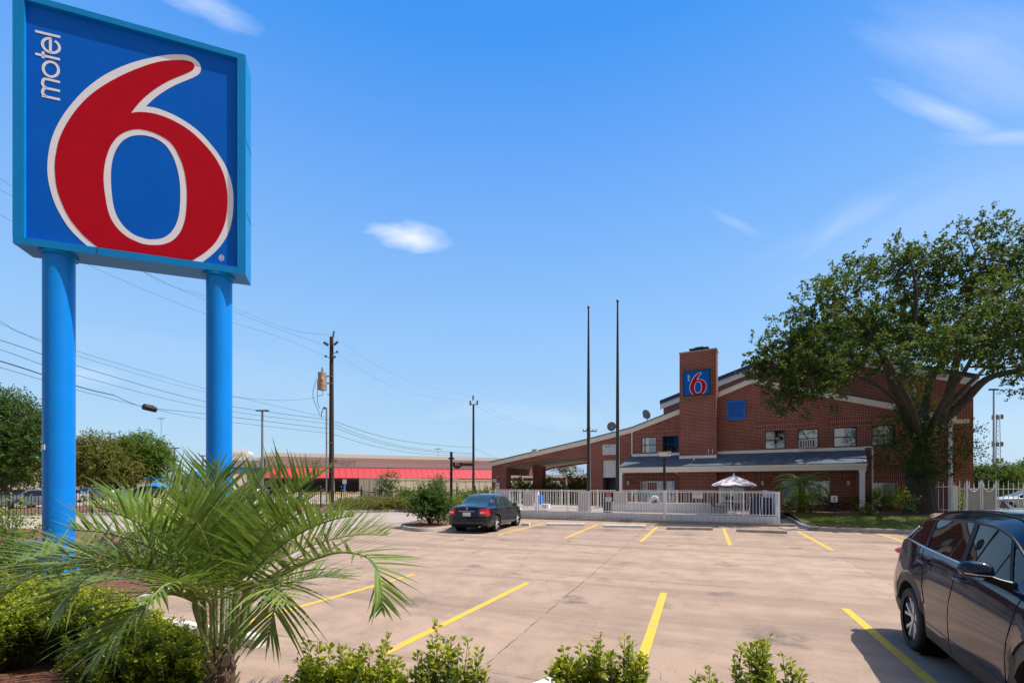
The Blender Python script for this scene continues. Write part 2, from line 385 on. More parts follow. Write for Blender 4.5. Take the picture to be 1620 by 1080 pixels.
# ---------------------------------------------------------------- geometry helpers
COL = scene.collection
class MB:
    def __init__(s): s.v = []; s.f = []; s.mi = []
    def add(s, vs, fs, mi=0):
        o = len(s.v); s.v.extend([tuple(q) for q in vs]); s.f.extend([tuple(i+o for i in f) for f in fs]); s.mi.extend([mi]*len(fs)); return s
    def box(s, x0, x1, y0, y1, z0, z1, mi=0, mtx=None):
        vs = [Vector(q) for q in ((x0,y0,z0),(x1,y0,z0),(x1,y1,z0),(x0,y1,z0),(x0,y0,z1),(x1,y0,z1),(x1,y1,z1),(x0,y1,z1))]
        if mtx is not None: vs = [mtx @ q for q in vs]
        return s.add(vs, [(0,3,2,1),(4,5,6,7),(0,1,5,4),(1,2,6,5),(2,3,7,6),(3,0,4,7)], mi)
    def prism(s, pts2, f0, f1, mi=0):
        """pts2: outline; f0/f1 map (a,b)->3D for the two ends"""
        n = len(pts2); vs = [f0(*p) for p in pts2] + [f1(*p) for p in pts2]
        fs = [tuple(range(n-1, -1, -1)), tuple(range(n, 2*n))] + [(i, (i+1) % n, n+(i+1) % n, n+i) for i in range(n)]
        return s.add(vs, fs, mi)
    def tube(s, pts, rad, n=8, mi=0, cap=True, up=None):
        pts = [Vector(p) for p in pts]
        if not isinstance(rad, (list, tuple)): rad = [rad]*len(pts)
        t0 = (pts[1]-pts[0]).normalized()
        ref = Vector((0, 0, 1)) if abs(t0.z) < .9 else Vector((1, 0, 0))
        a = t0.cross(ref).normalized(); vs = []; fs = []
        for i, p in enumerate(pts):
            t = (pts[min(i+1, len(pts)-1)]-pts[max(i-1, 0)]).normalized()
            a = (a - t*a.dot(t)).normalized(); b = t.cross(a)
            for j in range(n):
                an = 2*math.pi*j/n; vs.append(p + (a*math.cos(an)+b*math.sin(an))*rad[i])
        for i in range(len(pts)-1):
            for j in range(n):
                fs.append((i*n+j, i*n+(j+1) % n, (i+1)*n+(j+1) % n, (i+1)*n+j))
        if cap: fs.append(tuple(range(n-1, -1, -1))); fs.append(tuple((len(pts)-1)*n+j for j in range(n)))
        return s.add(vs, fs, mi)
    def lathe(s, prof, n=24, mi=0, origin=(0,0,0), axis='z'):
        """prof: list of (r, h)"""
        vs = []; fs = []; o = Vector(origin)
        for r, h in prof:
            for j in range(n):
                an = 2*math.pi*j/n; c, d = r*math.cos(an), r*math.sin(an)
                vs.append(o + (Vector((c, d, h)) if axis == 'z' else Vector((c, h, d)) if axis == 'y' else Vector((h, c, d))))
        for i in range(len(prof)-1):
            for j in range(n): fs.append((i*n+j, i*n+(j+1) % n, (i+1)*n+(j+1) % n, (i+1)*n+j))
        return s.add(vs, fs, mi)
    def grid(s, P, mi=0, mifun=None):
        r, c = len(P), len(P[0]); o = len(s.v)
        for row in P: s.v.extend([tuple(q) for q in row])
        for i in range(r-1):
            for j in range(c-1):
                s.f.append((o+i*c+j, o+i*c+j+1, o+(i+1)*c+j+1, o+(i+1)*c+j)); s.mi.append(mifun(i, j) if mifun else mi)
        return s
    def ell(s, c, r, n=12, m=8, mi=0, mtx=None):
        P = []
        for i in range(m+1):
            th = math.pi*i/m; row = []
            for j in range(n+1):
                ph = 2*math.pi*j/n
                q = Vector((math.sin(th)*math.cos(ph)*r[0], math.sin(th)*math.sin(ph)*r[1], math.cos(th)*r[2]))
                if mtx is not None: q = mtx @ q
                row.append(Vector(c)+q)
            P.append(row)
        return s.grid(P, mi)
    def text(s, string, size, mtx, mi=0, align='CENTER', sx=1., bold=0.):
        cu = bpy.data.curves.new('t', 'FONT'); cu.body = string; cu.size = size; cu.align_x = align; cu.align_y = 'CENTER'
        cu.offset = bold; cu.resolution_u = 2
        ob = bpy.data.objects.new('t', cu); me = bpy.data.meshes.new_from_object(ob)
        s.add([mtx @ Vector((v.co.x*sx, v.co.y, 0)) for v in me.vertices], [tuple(p.vertices) for p in me.polygons], mi)
        bpy.data.objects.remove(ob); bpy.data.curves.remove(cu); bpy.data.meshes.remove(me); return s
    def build(s, name, mats, parent=None, world=False, smooth=False, normals=False, **tags):
        me = bpy.data.meshes.new(name)
        vs = s.v
        if world and parent is not None:
            inv = root_matrix(parent).inverted(); vs = [tuple(inv @ Vector(q)) for q in s.v]
        me.from_pydata(vs, [], s.f)
        if not isinstance(mats, (list, tuple)): mats = [mats]
        for m in mats: me.materials.append(m if not isinstance(m, str) else M[m])
        if len(mats) > 1: me.polygons.foreach_set('material_index', s.mi)
        me.validate()
        if smooth: shade(me)
        if normals:
            import bmesh
            bm = bmesh.new(); bm.from_mesh(me); bmesh.ops.remove_doubles(bm, verts=bm.verts, dist=1e-5)
            bmesh.ops.recalc_face_normals(bm, faces=bm.faces); bm.to_mesh(me); bm.free()
        me.update()
        o = bpy.data.objects.new(name, me); COL.objects.link(o)
        if parent is not None: o.parent = parent
        tag(o, **tags); return o
def shade(me, ang=38):
    me.polygons.foreach_set('use_smooth', [True]*len(me.polygons))
    try: me.set_sharp_from_angle(angle=R(ang))
    except Exception: pass
def root_matrix(o):
    while o.parent is not None: o = o.parent
    return Matrix.Translation(o.location) @ o.rotation_euler.to_matrix().to_4x4()
def tag(o, label=None, cat=None, group=None, kind=None):
    if label: o['label'] = label
    if cat: o['category'] = cat
    if group: o['group'] = group
    if kind: o['kind'] = kind
    return o
def thing(name, loc=(0,0,0), rz=0, label=None, cat=None, group=None, kind=None):
    o = bpy.data.objects.new(name, None); COL.objects.link(o); o.empty_display_size = .2
    o.location = loc; o.rotation_euler = (0, 0, rz); return tag(o, label, cat, group, kind)
def copy_tree(o, parent=None):
    c = o.copy(); COL.objects.link(c)
    if parent is not None: c.parent = parent
    for ch in [x for x in bpy.data.objects if x.parent == o]: copy_tree(ch, c)
    return c
def catmull(pts, per=6, closed=False, corners=()):
    out = []; n = len(pts)
    for i in range(n if closed else n-1):
        g = lambda q: pts[q % n] if closed else pts[max(0, min(n-1, q))]
        p0, p1, p2, p3 = g(i-1), g(i), g(i+1), g(i+2)
        if i in corners: p0 = p1
        if (i+1) % n in corners: p3 = p2
        for j in range(per):
            t = j/per
            out.append(tuple(.5*((2*b)+(-a+c)*t+(2*a-5*b+4*c-d)*t*t+(-a+3*b-3*c+d)*t**3) for a, b, c, d in zip(p0, p1, p2, p3)))
    if not closed: out.append(tuple(pts[-1]))
    return out
def curve1(pts):
    xs = [p[0] for p in pts]; ys = [p[1] for p in pts]
    # monotone cubic
    n = len(xs); d = [(ys[i+1]-ys[i])/(xs[i+1]-xs[i]) for i in range(n-1)]
    m = [d[0]]+[0 if d[i-1]*d[i] <= 0 else 2*d[i-1]*d[i]/(d[i-1]+d[i]) for i in range(1, n-1)]+[d[-1]]
    def f(x):
        if x <= xs[0]: return ys[0]
        if x >= xs[-1]: return ys[-1]
        i = max(j for j in range(n-1) if xs[j] <= x); h = xs[i+1]-xs[i]; t = (x-xs[i])/h
        return ((2*t**3-3*t*t+1)*ys[i]+(t**3-2*t*t+t)*h*m[i]+(-2*t**3+3*t*t)*ys[i+1]+(t**3-t*t)*h*m[i+1])
    return f
def lerp1(pts):
    def f(x):
        if x <= pts[0][0]: return pts[0][1]
        for (a, b), (c, d) in zip(pts, pts[1:]):
            if x <= c: return b+(d-b)*(x-a)/(c-a)
        return pts[-1][1]
    return f
def leaves(mb_or_none, pos, dirs, nrm, ln, wd, fold=.15):
    """many leaf-shaped quads at once: arrays (n,3)"""
    dirs = dirs/np.linalg.norm(dirs, axis=1, keepdims=True)
    side = np.cross(dirs, nrm); side /= np.linalg.norm(side, axis=1, keepdims=True)+1e-9
    up = np.cross(side, dirs)
    ln = np.asarray(ln).reshape(-1, 1); wd = np.asarray(wd).reshape(-1, 1)
    a = pos; b = pos+dirs*ln*.5+side*wd*.5+up*wd*fold; c = pos+dirs*ln; d = pos+dirs*ln*.5-side*wd*.5+up*wd*fold
    return np.stack([a, b, c, d], axis=1).reshape(-1, 3)
def build_leaves(name, V, mat, parent=None, inv=None, **tags):
    n = len(V)//4
    if inv is not None:
        A = np.array(inv); V = V @ A[:3, :3].T + A[:3, 3]
    me = bpy.data.meshes.new(name)
    me.vertices.add(len(V)); me.vertices.foreach_set('co', V.astype(np.float32).ravel())
    me.loops.add(4*n); me.loops.foreach_set('vertex_index', np.arange(4*n, dtype=np.int32))
    me.polygons.add(n); me.polygons.foreach_set('loop_start', np.arange(0, 4*n, 4, dtype=np.int32))
    me.polygons.foreach_set('loop_total', np.full(n, 4, dtype=np.int32))
    me.materials.append(M[mat] if isinstance(mat, str) else mat)
    me.update(calc_edges=True)
    o = bpy.data.objects.new(name, me); COL.objects.link(o)
    if parent is not None: o.parent = parent
    return tag(o, **tags)
def rndunit(n):
    v = rng.normal(size=(n, 3)); return v/np.linalg.norm(v, axis=1, keepdims=True)
# ================================================================ GROUND
def sheet(name, pts, z, mat, kind='structure', thick=0, **t):
    mb = MB()
    if thick: mb.prism([(p[0], p[1]) for p in pts], lambda a, b: (a, b, z-thick), lambda a, b: (a, b, z))
    else: mb.add([(p[0], p[1], z) for p in pts], [tuple(range(len(pts)))])
    return mb.build(name, mat, normals=bool(thick), kind=kind, **t)
sheet('ground', [(-1500, -600), (1500, -600), (1500, 1800), (-1500, 1800)], -.06, 'grass_ground')
sheet('road', [(-160, -30), (120, -30), (120, 130), (-160, 130)], -.03, 'road')
sheet('parking_lot', [(-14, 1.8), (26, 1.8), (26, 23.4), (-14, 23.4)], -.02, 'lot')
# parking bay lines, each a thin painted strip
def pline(pa, pb, wdt=.115):
    a, b = gp(*pa, z=-.016), gp(*pb, z=-.016); d = (b-a).normalized(); n = Vector((-d.y, d.x, 0))*wdt/2
    mb = MB(); seg = 14; P = [[], []]
    for i in range(seg+1):
        p = a.lerp(b, i/seg); e = .006*math.sin(i*2.1)
        P[0].append(p+n*(1+e)); P[1].append(p-n)
    mb.grid(P); mb.build('parking_line', 'line', kind='structure')
for pa, pb in [((383, 985), (655, 908)), ((606, 1034), (835, 921)), ((1003, 1080), (1050, 937)), ((1490, 1092), (1337, 962)),
               ((861, 827.5), (788, 845.5)), ((945, 829.5), (893, 851)), ((1040, 832.5), (1014, 856)), ((1145, 836), (1155, 862)),
               ((1262, 840), (1317, 870)), ((1390, 844), (1436, 858))]:
    pline(pa, pb)
def kerb(pts, hgt=.15, wd=.16, z0=-.02, mat='kerb', name='kerb'):
    """kerb along a polyline (top face toward the left of travel)"""
    mb = MB(); rows = []
    for i, p in enumerate(pts):
        a = Vector(pts[max(i-1, 0)]); b = Vector(pts[min(i+1, len(pts)-1)]); d = (b-a).normalized()
        n = Vector((-d.y, d.x)); p = Vector(p)
        prof = [(0, z0), (.02, z0+hgt*.8), (.045, z0+hgt), (wd, z0+hgt), (wd, z0)]
        rows.append([(p.x+n.x*q, p.y+n.y*q, z) for q, z in prof])
    mb.grid(rows); r = rows
    mb.add([*r[0]], [tuple(range(5))]); mb.add([*r[-1]], [tuple(range(4, -1, -1))])
    return mb.build(name, mat, kind='structure', normals=False, smooth=True)
# lawn to the right, kerb round it
lawn_ = [(4.45, 21.95), (30, 21.6), (30, 40), (4.9, 40), (4.9, 33.5), (4.25, 23.2)]
kerb([(30, 21.45), (5.0, 21.8), (4.55, 21.86), (4.2, 22.15), (4.05, 22.6), (4.7, 33.5)][::-1], hgt=.17, wd=.18)
def lawn_mesh():
    mb = MB(); P = []
    for i in range(24):
        row = []
        for j in range(24):
            x = 4.2+(j/23)**1.3*26; y = 21.95+i/23*20
            x = x+max(0, (y-22)/11*.55)*(1-j/23)
            z = .11+.20*min(1, max(0, (y-22)/6)) + .015*math.sin(x*3.1)*math.cos(y*2.3)
            row.append((x, y, z))
        P.append(row)
    mb.grid(P); return mb.build('lawn', 'grass_ground', kind='structure', smooth=True)
def lawnz(x, y): return .11+.20*min(1, max(0, (y-22)/6))
lawn_mesh()
sheet('path', [(3.3, 22.0), (4.3, 22.0), (4.9, 36), (3.3, 36)], .0, 'road')
sheet('pool_deck', [(-12.5, 23.75), (3.42, 23.75), (3.7, 31), (7.2, 37.5), (-20, 39), (-12.5, 30)], .27, 'road', thick=.33)
sheet('mulch_bed', [(8.5, 22.05), (8.5, 22.5), (4.4, 22.75), (4.35, 22.1)], .135, 'mulch')
sheet('mulch_bed', [(3.95, 28.5), (13.5, 28.2), (13.5, 34), (4.2, 34)], .325, 'mulch')
# concrete footing under the pool fence
mb = MB(); mb.box(-12.2, 3.95, 23.36, 23.62, -.03, .11); mb.build('kerb', 'kerb', kind='structure')
# planter island by the sedan
isl = catmull([(-12.6, 23.2), (-13.0, 20), (-12.6, 17.6), (-11.6, 16.0), (-10.3, 15.45), (-9.75, 16.1), (-9.65, 18), (-9.65, 23.2)], 4)
kerb(isl, hgt=.15)
sheet('mulch_bed', [(x*.985-.16, y+.1) for x, y in isl], .10, 'mulch')
# far bed with shrubs and iron fence
fb0, fb1 = gp(430, 812.5), gp(712, 806.5)
kerb([(fb0.x-18, fb0.y-9), (fb0.x, fb0.y), ((fb0.x+fb1.x)/2, (fb0.y+fb1.y)/2-.4), (fb1.x, fb1.y), (fb1.x+6, fb1.y+3.5)], hgt=.15)
sheet('mulch_bed', [(fb0.x-18, fb0.y-8.8), (fb0.x, fb0.y+.15), (fb1.x, fb1.y+.15), (fb1.x+6, fb1.y+3.6), (fb1.x+3, fb1.y+9), (fb0.x-25, fb0.y+4)], .09, 'mulch')
# near beds
sheet('mulch_bed', [(-30, -6), (-3.4, -6), (-3.4, 2.1), (-5.2, 2.2), (-7.9, 3.4), (-8.7, 5.0), (-9.3, 8), (-11.4, 10.2), (-17, 11), (-30, 9)], .085, 'mulch')
sheet('mulch_bed', [(-3.4, -6), (14, -6), (14, 2.1), (-3.4, 2.1)], .08, 'mulch')
kerb([(14, 2.2), (-5.2, 2.3), (-7.7, 3.3), (-8.45, 4.6), (-8.7, 5.6), (-9.1, 8), (-11.1, 10.3), (-17, 11.2)][::-1], hgt=.12, wd=.14)

# wheel stops
def wheel_stop(a, b, mat, label, ht=.13):
    a, b = Vector((a[0], a[1], -.02)), Vector((b[0], b[1], -.02)); L = (b-a).length
    ang = math.atan2(b.y-a.y, b.x-a.x); o = thing('wheel_stop', a, ang, label, 'wheel stop', 'concrete wheel stops in the parking bays')
    mb = MB(); prof = [(-.085, 0), (-.075, ht*.75), (-.05, ht), (.05, ht), (.075, ht*.75), (.085, 0)]
    rows = []
    for i in range(13):
        x = L*i/12; s = .94 if i in (0, 12) else 1.0
        rows.append([(x, y*s, z*s*(1+.02*math.sin(i*1.7+L))) for y, z in prof])
    mb.grid(rows); mb.add(rows[0], [tuple(range(5, -1, -1))]); mb.add(rows[-1], [tuple(range(6))])
    mb.build('stop_block', mat, o)
    for x in (.3, L-.3): pb = MB(); pb.lathe([(.0, ht+.006), (.016, ht+.006), (.018, ht-.01)], 10, origin=(x, 0, 0)); pb.build('anchor_pin', 'steel', o)
for (ax, ay), (bx, by), m_, lb in [
    ((826, 830), (838, 830.5), 'whitekerb', 'white concrete wheel stop end showing in front of the dark sedan'),
    ((865, 830.5), (924.5, 831), 'whitekerb', 'clean white concrete wheel stop one bay right of the dark sedan'),
    ((955, 833), (1021, 834), 'whitekerb', 'white concrete wheel stop by the fence below the red pool sign'),
    ((1055, 836.5), (1127, 837.5), 'kerb', 'stained wheel stop by the fence right of the thick white fence post'),
    ((1165, 840), (1245, 843), 'kerb', 'grey weathered wheel stop at the right end of the pool fence'),
    ((255, 990), (412, 1019), 'whitekerb', 'white wheel stop close behind the foreground palm trunk'),
    ((160, 957), (225, 968), 'whitekerb', 'white wheel stop half hidden behind the left foreground hedge'),
    ((690, 1092), (886, 1086), 'whitekerb', 'white wheel stop cut off by the bottom edge between two near shrubs')]:
    a, b = gp(ax, ay), gp(bx, by)
    if ay > 1085: a, b = gp(735, 1150), gp(886, 1086)
    wheel_stop(a, b, m_, lb)

# ================================================================ PYLON SIGN
SA = R(48.0)                                   # heading of the sign face
sdir = Vector((math.sin(SA), math.cos(SA), 0)); sdep = Vector((-math.cos(SA), math.sin(SA), 0))
DL = 8.7
A0 = pd(20, 384, DL)                            # front bottom left corner
def on_sign(px, py, off=0.0):                  # photo pixel -> (s, z) on the face plane
    P0 = A0 + sdep*off; r = ray(px, py); nrm = sdep
    t = (P0-CAMP).dot(nrm)/r.dot(nrm); p = CAMP+r*t
    return ((p-A0).dot(sdir), p.z)
SW = on_sign(388.3, 436)[0]; Z0 = A0.z; ZT = on_sign(388.3, 87)[1]
SD = .60; FACE = .07
sign = thing('pylon_sign', (A0.x, A0.y, 0), math.atan2(sdir.y, sdir.x),
    'tall blue pylon sign with a big red 6, standing on two round blue poles', 'sign')
# local: x along face, y = depth, z up
mb = MB(); fr = .165
mb.box(0, SW, FACE+.015, SD, Z0, ZT)                               # cabinet
cab = mb.build('cabinet', 'signframe', sign)
mb = MB()
for (x0, x1, z0, z1) in ((0, SW, Z0-.004, Z0+fr*.85), (0, SW, ZT-fr*.7, ZT+.004), (-.004, fr, Z0+fr*.85, ZT-fr*.7), (SW-fr*.95, SW+.004, Z0+fr*.85, ZT-fr*.7)):
    mb.box(x0, x1, 0, FACE+.012, z0, z1)
mb.build('frame', 'signframe', sign)
mb = MB(); mb.box(.05, SW-.05, FACE, FACE+.012, Z0+.05, ZT-.05); face = mb.build('sign_face', 'signblue', sign)
PO = [(141.7,392),(126.7,379.2),(110,361.7),(96.7,341.7),(86.7,321.7),(79.2,298.3),(75.5,276.7),(75.2,260),(76.7,243.3),(80.8,223.3),(88.3,203.3),(100,182.5),(116.7,160.8),(135,141.7),(160,122.5),(186.7,108.3),(213.3,98.3),(240,91.7),(261.7,87.8),(280,86.7),(295,87.8),(306.7,92.5),(315,100),(318,108.3),(316.7,115),(311.7,120),(300,125.8),(283.3,132.5),(266.7,140.8),(250,151.7),(239.2,160.8),(231.2,168.7),(246.7,171.2),(266.7,178.3),(286.7,188.3),(306.7,201.7),(323.3,216.7),(338.3,234.2),(347,246),(356.7,262),(365,284),(368.9,305),(369.2,326.7),(366.7,350),(360,371.7),(348.3,390),(333.3,405),(313,420)]
PR = [(162,396.5),(138.3,378.3),(121.7,360.8),(108.3,342.5),(97.5,320),(90,296.7),(87.2,273.3),(87.2,256.7),(89,243),(93.3,223.3),(101.7,203.3),(115,181.7),(131.7,161.7),(151.7,144.2),(176.7,128.3),(203.3,115),(226.7,105.8),(242,100.8),(258.3,97.2),(278.3,95.8),(293.3,96.3),(302.5,98.7),(307.2,103),(307.5,107.8),(303.3,112.5),(293.3,117.5),(273.3,125.8),(256.7,134.2),(238.3,146.7),(221.7,161.7),(207.5,179.2),(221.7,177.7),(240,179.4),(260,185),(280,194.2),(300,206.7),(316.7,221.7),(333.3,240),(345,257),(354.2,277),(359.2,300),(360,323.3),(357.5,346.7),(350,368.3),(338.3,386.7),(320,402.5),(294,418)]
PI = [(215,205),(201.7,207.8),(188.3,215),(178.3,226.7),(171.7,240),(166.5,258.3),(164.2,281.7),(166.7,310),(173.3,340),(185,360),(201.7,375),(220,383.8),(230,386.7),(243.3,387.8),(260,386.3),(275,379.2),(286.7,365),(293.3,345),(295.6,320),(295.3,295),(291,268.3),(283,247),(273.3,230),(260,218.7),(243.3,210.4),(228,206)]
PH = [(218,214.3),(205,216.9),(193.3,224.2),(184.2,236.7),(178.5,252),(175.8,273),(176.7,303.3),(181.7,333.3),(193.3,355),(210,370),(226.7,376.8),(240,378.9),(256.7,376.9),(270,368.3),(278.5,355),(283.7,336.7),(285.4,306.7),(283.3,280),(276.7,255),(268,238),(259,227.5),(246,219.3),(231.7,215)]
def sp(pts, closed, corners=()):
    q = [on_sign(x, y, FACE) for x, y in pts]
    return catmull(q, 5, closed, corners)
sO, sR = sp(PO, False, (31,)), sp(PR, False, (30,)); sI, sH = sp(PI, True), sp(PH, True)
def shape(pts, holes, ydepth, name, mat, parent, mapf=lambda s, z: (s, z), thick=.004):
    """filled outline (with holes) using curve fill, flat sheet standing just off the face"""
    cu = bpy.data.curves.new('c', 'CURVE'); cu.dimensions = '2D'; cu.fill_mode = 'FRONT'
    for loop in [pts]+holes:
        spn = cu.splines.new('POLY'); spn.points.add(len(loop)-1); spn.use_cyclic_u = True
        for i, q in enumerate(loop): a, b = mapf(*q); spn.points[i].co = (a, b, 0, 1)
    ob = bpy.data.objects.new('c', cu); me = bpy.data.meshes.new_from_object(ob)
    mb = MB(); mb.add([(v.co.x, ydepth, v.co.y) for v in me.vertices], [tuple(p.vertices) for p in me.polygons])
    bpy.data.objects.remove(ob); bpy.data.curves.remove(cu); bpy.data.meshes.remove(me)
    return mb.build(name, mat, parent)
zb = Z0+fr*.85-.02
clip = lambda L: [(s, max(z, zb)) for s, z in L]
shape(clip(sO), [sH], FACE-.004, 'numeral_outline', 'signwhite', face)
shape(clip(sR), [sI], FACE-.008, 'numeral_fill', 'signred', face)
def strokes(lines, wd, ydep, name, mat, parent, mapf):
    mb = MB()
    for L, closed in lines:
        q = [Vector(mapf(*p)) for p in L]; n = len(q); rows = []
        for i in range(n+(1 if closed else 0)):
            a = q[(i-1) % n] if closed or i > 0 else q[0]; b = q[(i+1) % n] if closed or i < n-1 else q[-1]
            d = (b-a).normalized(); nn = Vector((-d.y, d.x))*wd/2; p = q[i % n]
            rows.append([(p.x+nn.x, ydep, p.y+nn.y), (p.x-nn.x, ydep, p.y-nn.y)])
        mb.grid(rows)
    return mb.build(name, mat, parent)
def Zm(x, y): return (40+x/7.2, 30+y/7.2)
def arc(cx, cy, rx, ry, t0, t1, n=22, tilt=0.):
    out = []
    for i in range(n+1):
        t = R(t0+(t1-t0)*i/n); a, b = rx*math.cos(t), ry*math.sin(t)
        out.append((cx+a*math.cos(tilt)-b*math.sin(tilt), cy+a*math.sin(tilt)+b*math.cos(tilt)))
    return out
word = [([(190, 878), (398, 922)], False),
        ([(250, 889), (215, 870), (199, 845), (205, 815), (232, 793), (398, 825)], False),
        ([(250, 793), (215, 772), (199, 745), (203, 712), (232, 688), (398, 725)], False),
        (arc(293, 577, 92, 80, 0, 360, 26, R(40))[:-1], True),
        ([(115, 400), (398, 466)], False), ([(205, 376), (205, 452)], False),
        (([(288, 232), (288, 390)]), False),
        (catmull([(300, 232), (262, 226), (225, 238), (200, 268), (202, 312), (232, 355), (285, 385), (340, 388), (378, 368), (392, 335), (382, 300), (362, 275), (338, 255)], 5), False),
        ([(114, 143), (400, 211)], False)]
msign = lambda x, y: on_sign(*Zm(x, y), FACE)
wl = abs(on_sign(*Zm(200, 300), FACE)[1]-on_sign(*Zm(200, 327), FACE)[1])
strokes([(catmull(L, 5) if len(L) == 6 else L, c) for L, c in word], wl, FACE-.005, 'lettering', 'signwhite', face, msign)
Rm = lambda x, y: on_sign(350.5+x*.72, 408+y*.72, FACE)
strokes([(arc(0, 0, 5.2, 6, 0, 360, 24)[:-1], True), ([(-1.8, 3), (-1.8, -3)], False), ([(-1.8, -2.8), (1.4, -2.8), (2, -1.4), (1.2, 0), (-1.8, 0)], False), ([(0, 0), (2, 3)], False)],
        .012, FACE-.005, 'registered_mark', 'signwhite', face, Rm)
# cabinet seams
for z in (Z0+1.4, Z0+3.0): mb = MB(); mb.box(SW+.001, SW+.006, .02, SD, z, z+.012); mb.build('seam_strip', 'navy', cab)
mb = MB(); mb.box(SW*.33, SW*.33+.01, -.004, .02, Z0, Z0+fr*.85)
mb.build('seam_strip', 'navy', cab)
def pole_at(px):
    P0 = A0+sdep*(SD*.5); r = ray(px, HOR); t = (P0-CAMP).dot(sdep)/r.dot(sdep); p = CAMP+r*t
    return (p-A0).dot(sdir)
for i, (px, wpx) in enumerate(((93.5, 54), (347, 42))):
    s = pole_at(px); P = A0+sdir*s+sdep*SD*.5; dd = depth(P); u = (px-810)/FPX
    r_ = wpx/2/FPX*dd/math.sqrt(1+u*u)
    mb = MB(); mb.lathe([(r_, -.1), (r_, Z0-.001)], 48, origin=(s, SD*.5, 0))
    pl = mb.build('pole', 'poleblue', sign, smooth=True)
    mb = MB(); mb.lathe([(r_+.10, .0), (r_+.10, .15), (r_+.07, .17), (r_+.002, .17)], 32, origin=(s, SD*.5, 0)); mb.build('base_collar', 'poleblue', pl, smooth=True)
    mb = MB(); mb.lathe([(r_+.002, Z0-.06), (r_+.05, Z0-.055), (r_+.05, Z0-.002)], 32, origin=(s, SD*.5, 0)); mb.build('top_collar', 'signframe', pl, smooth=True)
    if i == 0:
        a = math.atan2(-sdir.y*0-1, -1.0)
        v = (CAMP-P); loc = Vector((v.dot(sdir), v.dot(sdep), 0)).normalized()
        loc = Matrix.Rotation(R(-62), 3, 'Z') @ loc
        q = Vector((s, SD*.5, 2.62))+loc*(r_+.004); tg = Vector((-loc.y, loc.x, 0))
        mb = MB(); mb.prism([(-.05, -.05), (.05, -.05), (.05, .05), (-.05, .05)], lambda a, b: q+tg*a+Vector((0, 0, b)), lambda a, b: q+tg*a+Vector((0, 0, b))+loc*.01)
        mb.build('sticker', 'whitesign', pl)
# blue utility cabinet and box behind the left pole
c = pd(62, 765, 9.9)
ub = thing('utility_box', (c.x, c.y, .08), R(20), 'low blue steel utility box beside the left sign pole', 'utility box')
mb = MB(); mb.box(-.32, .32, -.2, .2, 0, .52); mb.box(-.35, .35, -.23, .23, .522, .56); mb.build('housing', 'poleblue', ub)
mb = MB(); mb.box(-.26, .26, -.212, -.203, .06, .46); mb.build('door', 'signframe', ub)
# ================================================================ MOTEL BUILDING
BETA = R(6.9); bx_ = Vector((math.cos(BETA), -math.sin(BETA), 0)); by_ = Vector((math.sin(BETA), math.cos(BETA), 0))
def bl(px, Yp):                                # local x on the plane y'=Yp for pixel column px
    r = ray(px, HOR); t = Yp/r.dot(by_); return (r*t).dot(bx_)
def blz(px, py, Yp):
    r = ray(px, py); t = Yp/r.dot(by_); return ((r*t).dot(bx_), CAM_H+r.z*t)
motel = thing('motel_building', (0, 0, 0), -BETA, 'two storey red brick motel with cream gable trim, chimney and blue shingle porch roof', 'building')
FY = 34.0
def wall_cells(mb, x0, x1, top, bot, y0, y1, openings=(), extra=()):
    xs = {x0, x1, *[e for e in extra if x0 < e < x1]}
    for a, b, c, d in openings: xs |= {min(max(a, x0), x1), min(max(b, x0), x1)}
    xs = sorted(xs)
    for a, b in zip(xs, xs[1:]):
        m = (a+b)/2; segs = []; zcur = (bot(a), bot(b))
        for (oa, ob, oz0, oz1) in sorted([o for o in openings if o[0] < m < o[1]], key=lambda o: o[2]):
            segs.append((zcur, (oz0, oz0))); zcur = (oz1, oz1)
        segs.append((zcur, (top(a), top(b))))
        for (za, zb_), (ta, tb) in segs:
            if ta-za < .01 and tb-zb_ < .01: continue
            mb.add([(a,y0,za),(b,y0,zb_),(b,y1,zb_),(a,y1,za),(a,y0,ta),(b,y0,tb),(b,y1,tb),(a,y1,ta)],
                   [(0,3,2,1),(4,5,6,7),(0,1,5,4),(1,2,6,5),(2,3,7,6),(3,0,4,7)])
# front gable outline from the photo (underside of the barge board)
gpts = [(778, 736.5), (852.7, 719.5), (928.3, 702.3), (1000.8, 683.5), (1074.9, 654.5), (1136.6, 628), (1187.5, 606.5), (1415, 648), (1507, 667.5)]
G = [blz(x, y, FY) for x, y in gpts]
# straighten the right slope
top = lerp1(G); GXL, GXR = G[0][0], G[-1][0]
xc = bl(929, FY)                               # where the canopy meets the building
def rect(px0, py0, px1, py1, Y=FY):
    x0, z1 = blz(px0, py0, Y); x1, z1b = blz(px1, py0, Y); _, z0 = blz(px0, py1, Y)
    return (x0, x1, z0, z1)
UP = [rect(1014.7, 693.5, 1038.5, 718), rect(1048, 690.8, 1073.5, 716), rect(1210.2, 681.5, 1242.6, 710.3),
      rect(1262.5, 678, 1295, 709), rect(1318.8, 675.5, 1355.7, 706.5), rect(1379, 672.7, 1418, 704)]
zt, zb2 = UP[2][3], UP[2][2]
UP = [(a, b, zb2, zt) for a, b, c, d in UP]
LO = [rect(1013.6, 759.5, 1067.6, 800), rect(1115.6, 759, 1178, 800), rect(1237, 759, 1313.5, 808), rect(1380, 762, 1420, 801)]
LZ = LO[2][3]
LO = [(a, b, .55, LZ) for a, b, c, d in LO]; LO[3] = (LO[3][0], LO[3][1], .62, blz(1380, 762, FY)[1])
DOOR = (bl(953.5, FY), bl(976, FY), .3, blz(953.5, 728, FY)[1])
mb = MB(); xs = [g[0] for g in G]
wall_cells(mb, xc, GXR, top, lambda x: -.05, FY, FY+.35, UP+LO+[DOOR], xs)
